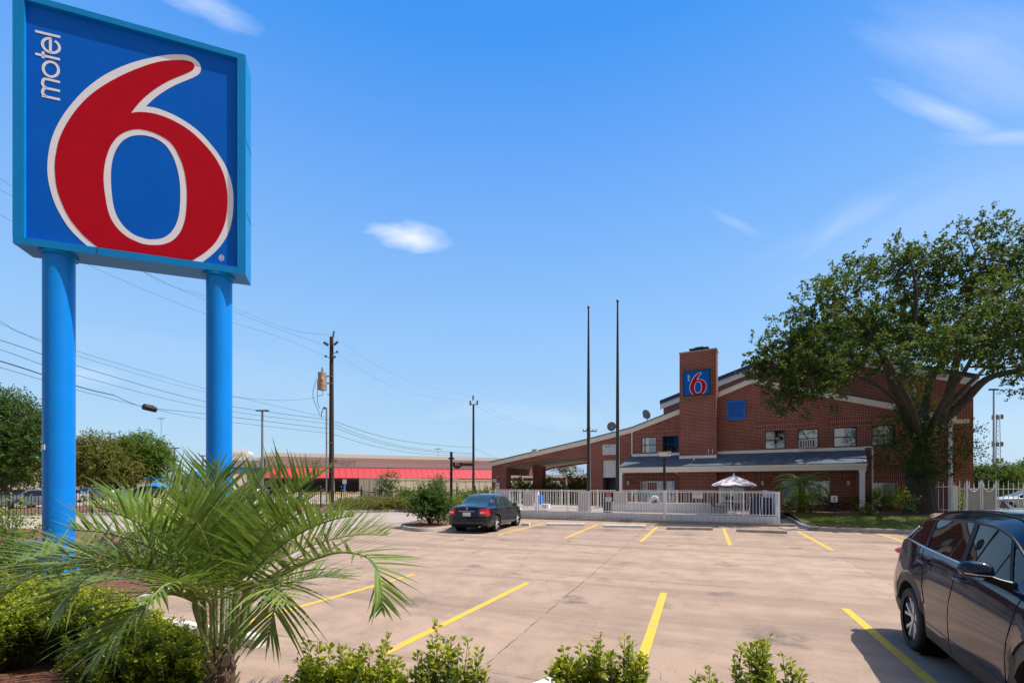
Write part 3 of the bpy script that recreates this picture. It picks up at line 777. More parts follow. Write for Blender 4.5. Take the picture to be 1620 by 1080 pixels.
# left end and canopy face with the shallow arch
arch = [(791.7, 742.7), (818, 733.9), (858.5, 727.7), (883, 724.2), (929, 723.7)]
Ar = [blz(x, y, FY) for x, y in arch]; ar = lerp1(Ar)
xa = bl(800.5, FY)
wall_cells(mb, GXL, xa, top, lambda x: -.05, FY, FY+.6, (), xs)
wall_cells(mb, xa, xc, top, lambda x: ar(x), FY, FY+.6, (), xs+[a[0] for a in Ar])
wall_cells(mb, xc, xc+.02, top, lambda x: -.05, FY+.35, FY+8, ())
mb.box(GXR-.35, GXR, FY+.35, FY+7, -.05, G[-1][1])
wall = mb.build('wall', 'brick', motel)
# soldier courses above the openings, 3 mm proud
def sold(x0, x1, z0, z1, Y=FY): mb = MB(); mb.box(x0, x1, Y-.004, Y+.01, z0, z1); mb.build('soldier_course', 'soldier', wall)
sold(UP[0][0]-.5, UP[1][1], zt+.02, zt+.62); sold(UP[2][0]-.6, UP[3][0]-.3+.9, zt+.02, zt+.55)
sold(UP[3][1]+.5, UP[5][1]+.9, zt+.02, zt+.6)
sold(LO[3][0]-.7, LO[3][1]+.4, LO[3][3]+.02, LO[3][3]+.55)
pil = [bl(x, FY) for x in (1005, 1067.8, 1105.5, 1181, 1225, 1315.5, 1352)]
edges = [bl(983, FY), pil[0], pil[1], pil[2], pil[3], pil[4], pil[5], pil[6]]
for i in range(len(pil)):
    x0 = edges[i]+.35 if i else edges[0]+.1; x1 = pil[i] if i else pil[0]
    sold(edges[i]+.5*(i > 0), edges[i+1], LZ+.02, LZ+.62)
for x in pil: mb = MB(); mb.box(x, x+.5, FY-.05, FY-.005, .2, 3.05); mb.build('pilaster', 'brick', wall)
mb = MB(); mb.box(edges[0], edges[0]+.35, FY-.05, FY-.005, .2, 3.05)
mb.build('pilaster', 'brick', wall)
# barge boards following the gable
def barge(pts, Y, hgt, th, nm, mat, up=0.0):
    mb = MB(); rows = []
    for x, z in pts: rows.append([(x, Y-th, z+up), (x, Y-th, z+up+hgt), (x, Y+.02, z+up+hgt), (x, Y+.02, z+up)])
    rows = [r+[r[0]] for r in rows]; mb.grid(rows); mb.add(rows[0][:4], [(0, 1, 2, 3)]); mb.add(rows[-1][:4], [(3, 2, 1, 0)])
    return mb.build(nm, mat, motel)
cx0, cx1 = bl(1075, 33.2), bl(1133.5, 33.2)
Gs = [(GXL-.12, G[0][1]-.03)] + G[1:]
left = [g for g in Gs if g[0] < cx0+.3]+[(cx0+.3, top(cx0+.3))]
right = [(cx1-.3, top(cx1-.3))]+[g for g in Gs if g[0] > cx1-.3]+[(GXR+.15, G[-1][1]-.04)]
for pts in (left, right):
    barge(pts, FY, .36, .10, 'barge_board', 'cream', -.02)
    barge(pts, FY, .06, .16, 'roof_edge', 'navy', .343)
# roof behind the front gable
mb = MB(); P = [[(x, y, top(x)+.33) for x in [g[0] for g in G]] for y in (FY-.02, FY+7)]
mb.grid(P); mb.build('roof', 'shingle', motel)
# back wing: higher, wider gable
BY = 40.0
bp0 = [(1049.6, 645), (1138, 610.5), (1201, 586), (1264, 561), (1360, 578), (1540, 610.5)]
BG = [blz(x, y, BY) for x, y in bp0]; btop = lerp1(BG)
mb = MB(); wall_cells(mb, BG[0][0], BG[-1][0], btop, lambda x: -.05, BY, BY+.3, (), [g[0] for g in BG])
mb.box(BG[-1][0]-.3, BG[-1][0], BY+.3, BY+24, -.05, BG[-1][1]); mb.box(BG[0][0], BG[0][0]+.3, BY+.3, BY+24, -.05, BG[0][1])
mb.build('wall', 'brick', motel)
BGx = [(BG[0][0]-.25, BG[0][1]-.1)]+BG[1:-1]+[(BG[-1][0]+.2, BG[-1][1]-.03)]
barge(BGx, BY, .44, .12, 'barge_board', 'white', -.02); barge(BGx, BY, .28, .30, 'roof_edge', 'navy', .425)
mb = MB(); mb.grid([[(x, y, z+.40) for x, z in BGx] for y in (BY-.02, BY+24)]); mb.build('roof', 'shingle', motel)
# chimney
CY = 33.2; zc = 10.88
mb = MB(); mb.box(cx0, cx1, CY, FY+.3, .2, zc); ch = mb.build('chimney', 'brick', motel)
mb = MB(); mb.box(cx0-.03, cx1+.03, CY-.03, FY+.33, zc+.002, zc+.10); mb.build('chimney_crown', 'kerb', ch)
mb = MB(); xm = bl(1105, CY)
mb.box(xm-.5, xm+.5, CY+.18, CY+.85, zc+.10, zc+.22); mb.box(xm-.62, xm+.62, CY+.1, CY+.92, zc+.222, zc+.30); mb.box(xm-.28, xm+.28, CY+.28, CY+.75, zc+.302, zc+.40)
mb.build('chimney_cap', 'black', ch)
for px in (1121, 1127.5): mb = MB(); x = bl(px, CY); mb.tube([(x, CY-.03, 3.95), (x, CY-.03, 4.25)], .02, 6); mb.build('vent_stub', 'white', ch)
# sign on chimney
q = [blz(1081, 588, CY), blz(1125, 582.7, CY), blz(1081.6, 628.4, CY)]
sx0, sx1, sz0, sz1 = q[0][0], q[1][0], q[2][1], q[0][1]
csn = thing('wall_sign', (0, 0, 0), -BETA, 'square blue sign with red numeral 6 mounted on the brick chimney', 'sign')
mb = MB(); t = .09
mb.box(sx0, sx1, CY-.20, CY-.003, sz0, sz1)
mb.build('cabinet', 'black', csn)
mb = MB(); mb.box(sx0+t, sx1-t, CY-.215, CY-.203, sz0+t, sz1-t); cf = mb.build('sign_face', 'signblue', csn)
mb = MB()
for (a, b, c, d) in ((sx0-.03, sx1+.03, sz0-.03, sz0-.002), (sx0-.03, sx1+.03, sz1+.002, sz1+.03), (sx0-.03, sx0-.002, sz0, sz1), (sx1+.002, sx1+.03, sz0, sz1)): mb.box(a, b, CY-.1, CY-.004, c, d)
mb.build('edge_strip', 'kerb', csn)
ss = [p[0] for p in sO]; zz = [p[1] for p in clip(sO)]; s0, s1, z0_, z1_ = min(ss), max(ss), min(zz), max(zz)
wI, hI = sx1-sx0-2*t, sz1-sz0-2*t
def cm(s, z):
    v = (z-z0_)/(z1_-z0_); uu = (s-s0)/(s1-s0)
    uu = uu - max(0, v-.62)*.28            # the upper stroke leans in
    return (sx0+t+wI*(.215+.68*uu), sz0+t+hI*(.0+.925*v))
shape(clip(sO), [sH], CY-.220, 'numeral_outline', 'signwhite', cf, cm)
shape(clip(sR), [sI], CY-.225, 'numeral_fill', 'signred', cf, cm)
wm = lambda x, y: (sx0+t+wI*(.13+(x-114)/286*.095), sz0+t+hI*(.86-(y-143)/780*.27))
strokes([(catmull(L, 5) if len(L) == 6 else L, c) for L, c in word], .022, CY-.220, 'lettering', 'signwhite', cf, wm)
# blue louvre
lx0, lx1, lz0, lz1 = rect(1149.4, 634.5, 1179.6, 664.6)
mb = MB(); f = .12
for (a, b, c, d) in ((lx0, lx1, lz0, lz0+f), (lx0, lx1, lz1-f, lz1), (lx0, lx0+f, lz0+f, lz1-f), (lx1-f, lx1, lz0+f, lz1-f)): mb.box(a, b, FY-.09, FY-.003, c, d)
lv = mb.build('louvre', 'louvre', motel)
mb = MB(); mb.box(lx0+f, lx1-f, FY-.02, FY-.004, lz0+f, lz1-f); mb.build('backing', 'navy', lv)
mb = MB(); n = 8
for i in range(n):
    z = lz0+f+(lz1-lz0-2*f)*(i+.5)/n; mb.add([(lx0+f, FY-.088, z-.06), (lx1-f, FY-.088, z-.06), (lx1-f, FY-.070, z+.025), (lx0+f, FY-.070, z+.025), (lx0+f, FY-.03, z+.05), (lx1-f, FY-.03, z+.05)], [(0, 1, 2, 3), (3, 2, 5, 4)])
mb.build('slat', 'louvre', lv)
# windows
def window(r, style):
    x0, x1, z0, z1 = r; f = .05; Y = FY+.10
    mb = MB()
    for (a, b, c, d) in ((x0, x1, z0, z0+f), (x0, x1, z1-f, z1), (x0, x0+f, z0+f, z1-f), (x1-f, x1, z0+f, z1-f)): mb.box(a, b, Y, Y+.05, c, d)
    if style != 'blind': mb.box(x0+f, x1-f, Y-.005, Y+.04, (z0+z1)/2-.02, (z0+z1)/2+.025)
    wn = mb.build('window', 'winframe', motel)
    mb = MB(); mb.add([(x0+f, Y+.02, z0+f), (x1-f, Y+.02, z0+f), (x1-f, Y+.02, z1-f), (x0+f, Y+.02, z1-f)], [(0, 1, 2, 3)]); mb.build('pane', 'glassdark' if style == 'dark' else 'pane', wn)
    mb = MB(); mb.add([(x0-.3, Y+.9, z0-.3), (x1+.3, Y+.9, z0-.3), (x1+.3, Y+.9, z1+.3), (x0-.3, Y+.9, z1+.3), (x0-.3, Y+.26, z0-.3), (x1+.3, Y+.26, z0-.3), (x1+.3, Y+.26, z1+.3), (x0-.3, Y+.26, z1+.3)], [(0, 1, 2, 3), (3, 2, 6, 7), (0, 1, 5, 4), (0, 3, 7, 4), (1, 2, 6, 5)]); mb.build('room_backdrop', 'room', wn)
    mb = MB(); mb.box(x0-.06, x1+.06, FY-.045, FY-.003, z0-.10, z0-.003); mb.build('sill', 'brick', wn)
    def curtain(a, b, zlo=z0):
        mb = MB(); rows = []
        for zz_, k_ in ((zlo, 1), ((z0+z1)/2, 1), (z1, 1)):
            rows.append([(a+(b-a)*i/40, Y+.065+.028*math.sin(i*1.25), zz_) for i in range(41)])
        mb.grid(rows); mb.build('curtain', 'curtain', wn, smooth=True)
    W = x1-x0
    if style == 'half': curtain(x0, x0+W*.47)
    if style == 'left': curtain(x0, x0+W*.40); 
    if style in ('full', 'ac'): curtain(x0, x1)
    if style in ('ac', 'grid'):
        mb = MB()
        for i in range(1, 4): mb.box(x0+W*i/4-.008, x0+W*i/4+.008, Y-.012, Y-.006, z0+f, z1-f)
        for zz_ in (z0+(z1-z0)*.25, z0+(z1-z0)*.75): mb.box(x0+f, x1-f, Y-.018, Y-.013, zz_-.008, zz_+.008)
        mb.build('muntin', 'winframe', wn)
    if style == 'grid': curtain(x0, x0+W*.85)
    return wn
for r, s in zip(UP, ('half', 'dark', 'half', 'ac', 'half', 'grid')): window(r, s)
x0, x1, z0, z1 = UP[3]
mb = MB(); mb.box(x0+.03, x1-.18, FY-.28, FY+.04, z0-.02, z0+.50); ac = mb.build('ac_unit', 'acmetal', motel)
mb = MB(); mb.box(x0+.09, x1-.24, FY-.287, FY-.282, z0+.05, z0+.43); mb.build('grille', 'acgrille', ac)
mb = MB()
for i in range(1, 6): xx = x0+.09+(x1-x0-.33)*i/6; mb.box(xx-.02, xx+.02, FY-.294, FY-.288, z0+.05, z0+.43)
mb.build('mullion', 'white', ac)
mb = MB(); mb.tube([(x0+.05, FY-.05, z0-.02), (x0+.05, FY-.05, z0-.45)], .018, 6); mb.build('drain_pipe', 'white', ac)
def barred(r, style):
    wn = window(r, 'blind'); x0, x1, z0, z1 = r
    mb = MB(); rows = [[(x0+(x1-x0)*i/60, FY+.155+.03*(i % 2), zz_) for i in range(61)] for zz_ in (z0+.05, z1-.05)]
    mb.grid(rows); mb.build('vertical_blind', 'curtain', wn)
    mb = MB(); n = int((x1-x0)/.16)
    for i in range(n+1): xx = x0+.03+(x1-x0-.06)*i/n; mb.box(xx-.011, xx+.011, FY-.065, FY-.043, z0, z1)
    for zz_ in (z0+.1, z1-.1, (z0+z1)/2): mb.box(x0, x1, FY-.042, FY-.028, zz_-.012, zz_+.012)
    mb.build('security_bars', 'white', wn)
for r in LO: barred(r, 'x')
x0, x1, z0, z1 = LO[0]
mb = MB(); mb.box(x0+.45, x0+1.15, FY+.05, FY+.055, z1-.8, z1-.15); mb.build('notice', 'soldier', motel)
# recessed doorway and ribbed white panel above it
dx0, dx1, dz0, dz1 = DOOR
mb = MB(); zp = blz(960, 755, FY)[1]
mb.box(dx0, dx1+.35, FY+.10, FY+.14, zp, dz1+.3); mb.build('ribbed_panel', 'board', motel)
mb = MB(); mb.box(dx0-.1, dx1+.3, FY+1.2, FY+1.25, .3, zp+.2); dr = mb.build('doorway', 'room', motel)
mb = MB(); mb.box(dx0+.1, dx0+1.0, FY+1.1, FY+1.16, .3, 2.35); mb.build('door', 'winframe', dr)
# porch
PY = 32.0; pz = blz(1135, 735.5, PY)[1]; px0, px1 = bl(977, PY), bl(1371.6, PY)
bx0, bx1 = bl(1000, FY), bl(1368.5, FY); fz = blz(1135.5, 717.7, FY)[1]
mb = MB(); mb.add([(px0, PY-.04, pz), (px1, PY-.04, pz), (bx1+.02, FY-.002, fz-.02), (bx0, FY-.002, fz-.02), (px0, PY-.04, pz-.05), (px1, PY-.04, pz-.05), (bx1+.02, FY-.002, fz-.07), (bx0, FY-.002, fz-.07)],
    [(0, 1, 2, 3), (7, 6, 5, 4), (4, 5, 1, 0), (5, 6, 2, 1), (3, 7, 4, 0)])
pr = mb.build('porch_roof', 'shingle', motel)
fb = blz(1135, 745.6, PY)[1]
mb = MB(); mb.box(px0+.02, px1-.02, PY, PY+.10, fb, pz-.055); mb.box(px0-.02, px1+.02, PY-.09, PY-.003, pz-.18, pz-.052)
mb.box(px0+.02, px0+.12, PY+.10, FY-.06, fb, pz-.055); mb.box(px1-.12, px1-.02, PY+.10, FY-.06, fb, pz-.055)
mb.build('fascia', 'cream', pr)
mb = MB(); mb.box(px0+.15, px1-.15, PY+.12, FY-.06, fb+.02, fb+.05); mb.build('porch_ceiling', 'soffit', pr)
mb = MB(); mb.box(bx0, cx0, FY-.05, FY-.004, fz-.02, fz+.17); mb.build('flashing', 'white', pr); mb = MB(); mb.box(cx1, bx1, FY-.05, FY-.004, fz-.02, fz+.17); mb.build('flashing', 'white', pr)
cf0 = blz(1100, 724, CY)[1]; mb = MB(); mb.box(cx0-.02, cx1+.02, CY-.04, CY-.003, cf0-.03, cf0+.16); mb.build('flashing', 'white', pr)
mb = MB(); xx = bl(1098, 33); mb.lathe([(.05, 3.35), (.05, 3.62), (.07, 3.63), (.07, 3.68), (0, 3.69)], 10, origin=(xx, 33, 0)); mb.build('roof_vent', 'white', pr)
for px in (981.5, 1364.5):
    x = bl(px, PY); mb = MB(); hw = .12 if px > 1000 else .10
    mb.box(x-hw, x+hw, PY+.0+.02, PY+.02+2*hw, .25, fb-.002); mb.box(x-hw-.03, x+hw+.03, PY-.01, PY+.05+2*hw, fb-.14, fb-.004)
    mb.build('porch_post', 'white', motel)
for px in (994.5, 1089.5, 1206.5, 1341.5):
    x = bl(px, FY); z = hz(763, FY/1.1)
    z = blz(px, 763.5, FY)[1]
    mb = MB(); mb.lathe([(.0, z-.17), (.055, z-.16), (.085, z-.05), (.085, z+.08), (.06, z+.14), (0, z+.16)], 12, origin=(x, FY-.16, 0)); wl_ = mb.build('wall_lantern', 'lamp', motel, smooth=True)
    mb = MB(); mb.box(x-.05, x+.05, FY-.055, FY-.004, z-.08, z+.1); mb.build('lantern_plate', 'white', wl_)
# downpipes
def pipe(pts, nm='downpipe', r_=.045, mat='white'):
    mb = MB(); mb.tube(pts, r_, 8); mb.build(nm, mat, motel)
x = bl(1000.3, FY); pipe([(x, FY-.08, top(x)+.2), (x, FY-.08, fz+.1)])
x = bl(1380, FY); z1 = blz(1380, 706.5, FY)[1]; x9 = bl(1364, FY)
pipe([(x9, FY-.08, z1), (x-.02, FY-.08, z1-.01), (x, FY-.08, z1-.12), (x, FY-.08, .35)])
x = bl(1077.5, FY); pipe([(x-.12, PY+.2, fb-.02), (x, FY-.12, fb-.2), (x, FY-.12, .3)], r_=.03)
x = GXR-.12; pipe([(x, FY-.10, G[-1][1]-.1), (x, FY-.10, .3)], r_=.085)
mb = MB(); mb.box(GXR-.15, GXR+.6, FY-.28, FY-.12, G[-1][1]-.1, G[-1][1]+.1); mb.build('gutter', 'cream', motel)
# canopy structure
mb = MB(); n = 20
rows = []
for i in range(n+1):
    x = xa+(xc-xa)*i/n; z = ar(x)
    rows.append([(x, FY+.6, z-.004), (x, FY+7.4, z-.004)])
mb.grid(rows); mb.build('canopy_ceiling', 'soffit', motel)
mb = MB(); wall_cells(mb, GXL, xc, top, lambda x: ar(x)-.12, FY+7.4, FY+7.8, (), xs+[a[0] for a in Ar]); mb.box(GXL, GXL+.3, FY+.6, FY+7.4, 2.7, G[0][1]); mb.build('canopy_wall', 'brick', motel)
def pillar(px0, px1, Y, dep):
    x0, x1 = bl(px0, Y), bl(px1, Y); mb = MB(); mb.box(x0, x1, Y, Y+dep, -.05, ar(min(max(x0, xa+.1), xc))-.01); mb.build('canopy_pillar', 'brick', motel)
pillar(790.5, 800.4, FY+.61, .9); pillar(843, 857.5, FY+3.4, .8); pillar(806, 812, FY+6.5, .8) if False else None
# floodlight on the barge board, dishes
def flood(px, py):
    x, z = blz(px, py, FY); mb = MB(); mb.box(x-.22, x+.22, FY-.45, FY-.12, z-.08, z+.12); f_ = mb.build('floodlight', 'acmetal', motel)
    mb = MB(); mb.box(x-.19, x+.19, FY-.4, FY-.17, z-.10, z-.082); mb.build('lens', 'white', f_)
flood(849, 713)
def dish(px, py, Y, rpx, tilt, label, side):
    x, z = blz(px, py, Y); W = motel.rotation_euler.to_matrix().to_4x4() @ Vector((x, Y, z)); r_ = rpx/FPX*depth(W)
    o = thing('satellite_dish', W, -BETA+R(side), label, 'satellite dish', 'satellite dishes on the motel roof')
    mt = Matrix.Rotation(R(tilt), 4, 'X'); rows = []
    mb = MB()
    for i in range(7):
        rr = r_*i/6; rows.append([mt @ Vector((rr*math.cos(2*math.pi*j/24), .25*(rr*rr/r_)-.1*r_, rr*math.sin(2*math.pi*j/24)*1.06)) for j in range(25)])
    mb.grid(rows); mb.build('reflector', 'dish', o, smooth=True)
    mb = MB(); mb.tube([mt @ Vector((0, -.05, -.9*r_)), mt @ Vector((0, -.75*r_, -.5*r_)), mt @ Vector((0, -.85*r_, -.1*r_))], .02, 6); mb.ell(mt @ Vector((0, -.85*r_, -.05*r_)), (.06, .08, .06), 8, 6); mb.build('feed_arm', 'greymetal', o)
    mb = MB(); base = top(x)+.35-z; mb.tube([(0, .05, -.1), (.02, .12, -r_*.9), (.0, .12, min(base, -r_)-.02)], .03, 8); mb.box(-.2, .2, -.05, .3, min(base, -r_)-.03, min(base, -r_)+.01); mb.build('mast', 'steel', o)
dish(967.5, 674.5, FY+.8, 7, 20, 'round grey satellite dish beside the flagpole on the low roof', 20)
dish(1022, 655.5, FY+.8, 7.5, 28, 'grey satellite dish tilted up near the chimney', -28)
# building plate with numbers
x0, x1, z0, z1 = rect(953.6, 703.6, 976.5, 719.2)
bs = thing('wall_sign', (0, 0, 0), -BETA, 'white wall sign with blue room numbers behind the right flagpole', 'sign')
mb = MB(); mb.box(x0, x1, FY-.04, FY-.004, z0, z1); mb.build('plate', 'whitesign', bs)
mb = MB(); W_, H_ = x1-x0, z1-z0
def tm(x, z, Y): return Matrix.Translation((x, Y, z)) @ Matrix.Rotation(R(90), 4, 'X')
mb.text('BLDG A', H_*.28, tm(x0+W_*.5, z1-H_*.18, FY-.044), sx=1.1, bold=.006)
for i, row in enumerate((('101', '109', '201', '209'), ('103', '107', '207', '211'), ('105', '110', '217', '212'))):
    for j, s in enumerate(row): mb.text(s, H_*.21, tm(x0+W_*(.14+.24*j), z1-H_*(.42+.2*i), FY-.044), sx=1.1)
mb.build('lettering', 'inkblue', bs)
# small signs on the canopy end pillar
for (a, b, c, d, mt, lb, tx, im) in ((783.7, 751.3, 790.4, 756.7, 'redsign', 'small red and white sign on the canopy end pillar', 'TOW', 'whitesign'), (779.4, 757.4, 785.6, 762, 'whitesign', 'small white plate low left on the canopy end pillar', 'NO PARKING', 'ink'), (784, 763, 790, 773, 'whitesign', 'white notice with small marks lowest on the canopy pillar', 'P', 'redsign')):
    x0, x1, z0, z1 = rect(a, b, c, d)
    o = thing('notice_sign', (0, 0, 0), -BETA, lb, 'sign'); mb = MB(); mb.box(x0, x1, FY-.03, FY-.004, z0, z1); mb.build('plate', mt, o)
    mb = MB(); mb.text(tx, (z1-z0)*.5 if len(tx) < 4 else (z1-z0)*.3, tm((x0+x1)/2, (z0+z1)/2, FY-.034)); mb.build('lettering', im, o)
# porch umbrella etc. come later
# ================================================================ VEHICLES
def make_car(S, root, detail=True):
    """car local frame: x forward (rear bumper at 0), y to the left, z up. S: dict of curves"""
    L, W = S['L'], S['W']; ax = S['axles']; R_, AR = S['wheel_r'], S['arch_r']
    T, B = curve1(S['top']), curve1(S['belt']); HW = curve1(S['halfw']); sill = curve1(S['sill']); GH = curve1(S['green'])
    sh = curve1(S['shoulder'])
    def zlow(x):
        z = sill(x)
        for a in ax:
            d = abs(x-a)
            if d < AR: z = max(z, R_+math.sqrt(AR*AR-d*d)*1.0 if True else z)
        return z
    xs = set(np.linspace(0, L, S.get('n', 56)).tolist())
    for a in ax:
        for i in range(15): xs.add(a-AR*math.cos(math.pi*i/14)*.9999)
        xs.add(a-AR-.002); xs.add(a+AR+.002); xs.add(a-AR-.075); xs.add(a+AR+.075)
    for q in S['glass_x']: xs.add(q)
    xs = sorted(xs); xs = [x for i, x in enumerate(xs) if i == 0 or x-xs[i-1] > .0015]
    NR = 13
    def section(x):
        w, zl, t, b, s_, gw = HW(x), zlow(x), T(x), B(x), sh(x), GH(x)
        b = min(b, t-.012); s_ = min(s_, b-.03)
        cl = S['clad']
        # distance-based cladding edge
        zc = sill(x)+cl
        for a in ax:
            d = abs(x-a)
            if d < AR+cl*.75: zc = max(zc, R_+math.sqrt(max(0, (AR+cl*.75)**2-d*d)))
        zl2 = max(zc, zl+.01)
        mid = min(max(zl2+.02, .62), s_-.05) if s_-.05 > zl2+.02 else (zl2+s_)/2
        lowin = .045 if zl < .45 else .0
        gt = max(t-.085, b+.004); y_b = w-S['tum']-.005
        y = lambda z: y_b-(y_b-gw)*max(0, min(1, (z-b)/max(.05, t-b)))
        # end rounding toward front / rear
        return [(w-.16, zl-.0), (w-lowin, zl), (w-.012 if cl > .05 else w-.015, zl2), (w-.012, zl2+.001), (w, mid), (w-.006, (mid+s_)/2-.06), (w-S['tum']*.55, s_), (w-S['tum'], b), (y(b+.012)-.004, min(b+.012, gt)),
                (y(gt)-.004, gt), (gw-.018, (gt+t)/2 if t-b > .1 else t-.006), (gw-.075, t-.006), (gw*.5, t+S['crown']*.75), (0, t+S['crown'])]
    secs = [section(x) for x in xs]; n = len(secs[0])
    # body
    mb = MB(); gl = MB(); cl = MB()
    gx0, gx1 = S['side_glass']; ws0, ws1 = S['windscreen']; rw0, rw1 = S['rearscreen']
    def cellkind(i, j):
        xm = (xs[i]+xs[i+1])/2
        if j in (0, 1): return 'clad' if S['clad'] > .05 else 'body'
        if j == 8 and gx0 < xm < gx1 and T(xm)-B(xm) > .13: return 'glass'
        if j >= 11 and (ws0 < xm < ws1 or rw0 < xm < rw1): return 'screen'
        return 'body'
    end = {}
    for sgn in (1, -1):
        for i in range(len(xs)-1):
            for j in range(n-1):
                kd = cellkind(i, j); tgt = {'clad': cl, 'body': mb, 'glass': gl, 'screen': gl}[kd]
                x0, x1 = xs[i], xs[i+1]
                q = [(x0, sgn*secs[i][j][0], secs[i][j][1]), (x1, sgn*secs[i+1][j][0], secs[i+1][j][1]), (x1, sgn*secs[i+1][j+1][0], secs[i+1][j+1][1]), (x0, sgn*secs[i][j+1][0], secs[i][j+1][1])]
                tgt.add(q if sgn < 0 else q[::-1], [(0, 1, 2, 3)])
        for i in (0, len(xs)-1):
            pts = [(xs[i], sgn*a, b) for a, b in secs[i][1:]]+[(xs[i], 0, secs[i][1][1])]
            mb.add(pts if (sgn > 0) == (i == 0) else pts[::-1], [tuple(range(len(pts)))])
    def merge(mbx, nm, mat, parent=root, ang=35):
        o = mbx.build(nm, mat, parent); me = o.data
        import bmesh
        bm = bmesh.new(); bm.from_mesh(me); bmesh.ops.remove_doubles(bm, verts=bm.verts, dist=4e-4)
        bmesh.ops.dissolve_degenerate(bm, edges=bm.edges, dist=1e-4)
        bmesh.ops.recalc_face_normals(bm, faces=bm.faces); bm.to_mesh(me); bm.free(); shade(me, ang); return o
    body = merge(mb, 'body', S['paint'])
    if cl.v: merge(cl, 'wheel_arch_cladding', 'clad', body)
    # glass sheets sit 3 mm inside
    merge(gl, 'window_glass', S['glass'], body, 50)
    # underside
    mb = MB(); mb.box(.25, L-.25, -W/2+.12, W/2-.12, .2, .42); mb.build('underbody', 'rubber', body)
    def side_y(x, z):
        s = section(x); pr = s[1:]
        for (a, b), (c, d) in zip(pr, pr[1:]):
            if (b <= z <= d) or (d <= z <= b):
                return a+(c-a)*(z-b)/((d-b) or 1)
        return s[4][0]
    # wheels
    for a in ax:
        for sgn in (1, -1):
            wo = HW(a)-.02; wy = sgn*(wo-.105); tw = .105
            wh = bpy.data.objects.new('wheel', None)
            mb = MB(); r0 = R_; prof = [(r0*.70, -tw), (r0*.93, -tw*1.02), (r0*.985, -tw*.85), (r0, -tw*.5), (r0, tw*.5), (r0*.985, tw*.85), (r0*.93, tw*1.02), (r0*.70, tw)]
            mb.lathe(prof, 40, origin=(a, wy, R_-.02), axis='y'); tyre = mb.build('wheel', 'tyre', root, smooth=True)
            rr = r0*.71; f = sgn*(tw*.86)
            mb = MB(); mb.lathe([(rr, f), (rr*.93, f), (rr*.90, f*.2), (rr*.3, f*.1), (0, f*.1)], 40, origin=(a, wy, R_-.02), axis='y'); mb.build('rim_barrel', 'rimdark', tyre, smooth=True)
            mb = MB(); mk = MB(); o_ = Vector((a, wy, R_-.02)); ns = S['spokes']
            for s_ in range(ns):
                for off in ((-1, 1) if S['vspoke'] else (0,)):
                    an = 2*math.pi*s_/ns+.3; a0 = an+off*.10; a1 = an+off*(.26 if S['vspoke'] else 0)
                    rows = []
                    for q in range(5):
                        t = q/4; r1 = rr*(.14+.80*t); aa = a0+(a1-a0)*t; c = Vector((math.cos(aa)*r1, 0, math.sin(aa)*r1)); tn = Vector((-math.sin(aa), 0, math.cos(aa)))
                        wd = rr*((.055+.045*t) if S['vspoke'] else (.11+.05*t)); yy = f*(.74+.22*t)
                        rows.append([o_+c-tn*wd+Vector((0, yy*.6, 0)), o_+c-tn*wd*.8+Vector((0, yy, 0)), o_+c+tn*wd*.8+Vector((0, yy, 0)), o_+c+tn*wd+Vector((0, yy*.6, 0))])
                    mb.grid(rows)
            mb.lathe([(rr*1.0, f*.99), (rr*.955, f*1.0), (rr*.94, f*.9)], 40, origin=(a, wy, R_-.02), axis='y')
            mb.lathe([(rr*.18, f*.7), (rr*.17, f*.86), (0, f*.88)], 20, origin=(a, wy, R_-.02), axis='y')
            mb.build('rim', 'rim', tyre)
            if a: # dark liner
                mb = MB(); q = sgn*(HW(a)-.28); mb.lathe([(AR+.01, q-sgn*.0), (AR+.01, sgn*(HW(a)-.05))], 32, origin=(a, 0, R_), axis='y')
                mb.add([(a+(AR+.01)*math.cos(t), q, R_+(AR+.01)*math.sin(t)) for t in np.linspace(0, 2*math.pi, 32, endpoint=False)], [tuple(range(32))]); mb.build('wheel_well', 'rubber', body)
    # seams
    def seam(path, nm='door_seam', r_=.004, mat='rubber', sides=(1, -1), out=.0):
        for sgn in sides:
            dense = []
            for (x0, z0), (x1, z1) in zip(path, path[1:]):
                m_ = max(2, int(math.hypot(x1-x0, z1-z0)/.06))
                dense += [(x0+(x1-x0)*i/m_, z0+(z1-z0)*i/m_) for i in range(m_)]
            dense.append(path[-1])
            mb = MB(); mb.tube([(x, sgn*(side_y(x, z)+out), z) for x, z in dense], r_, 5); mb.build(nm, mat, body)
    for p in S['seams']: seam(p)
    return body, side_y, seam, section, T, B, HW

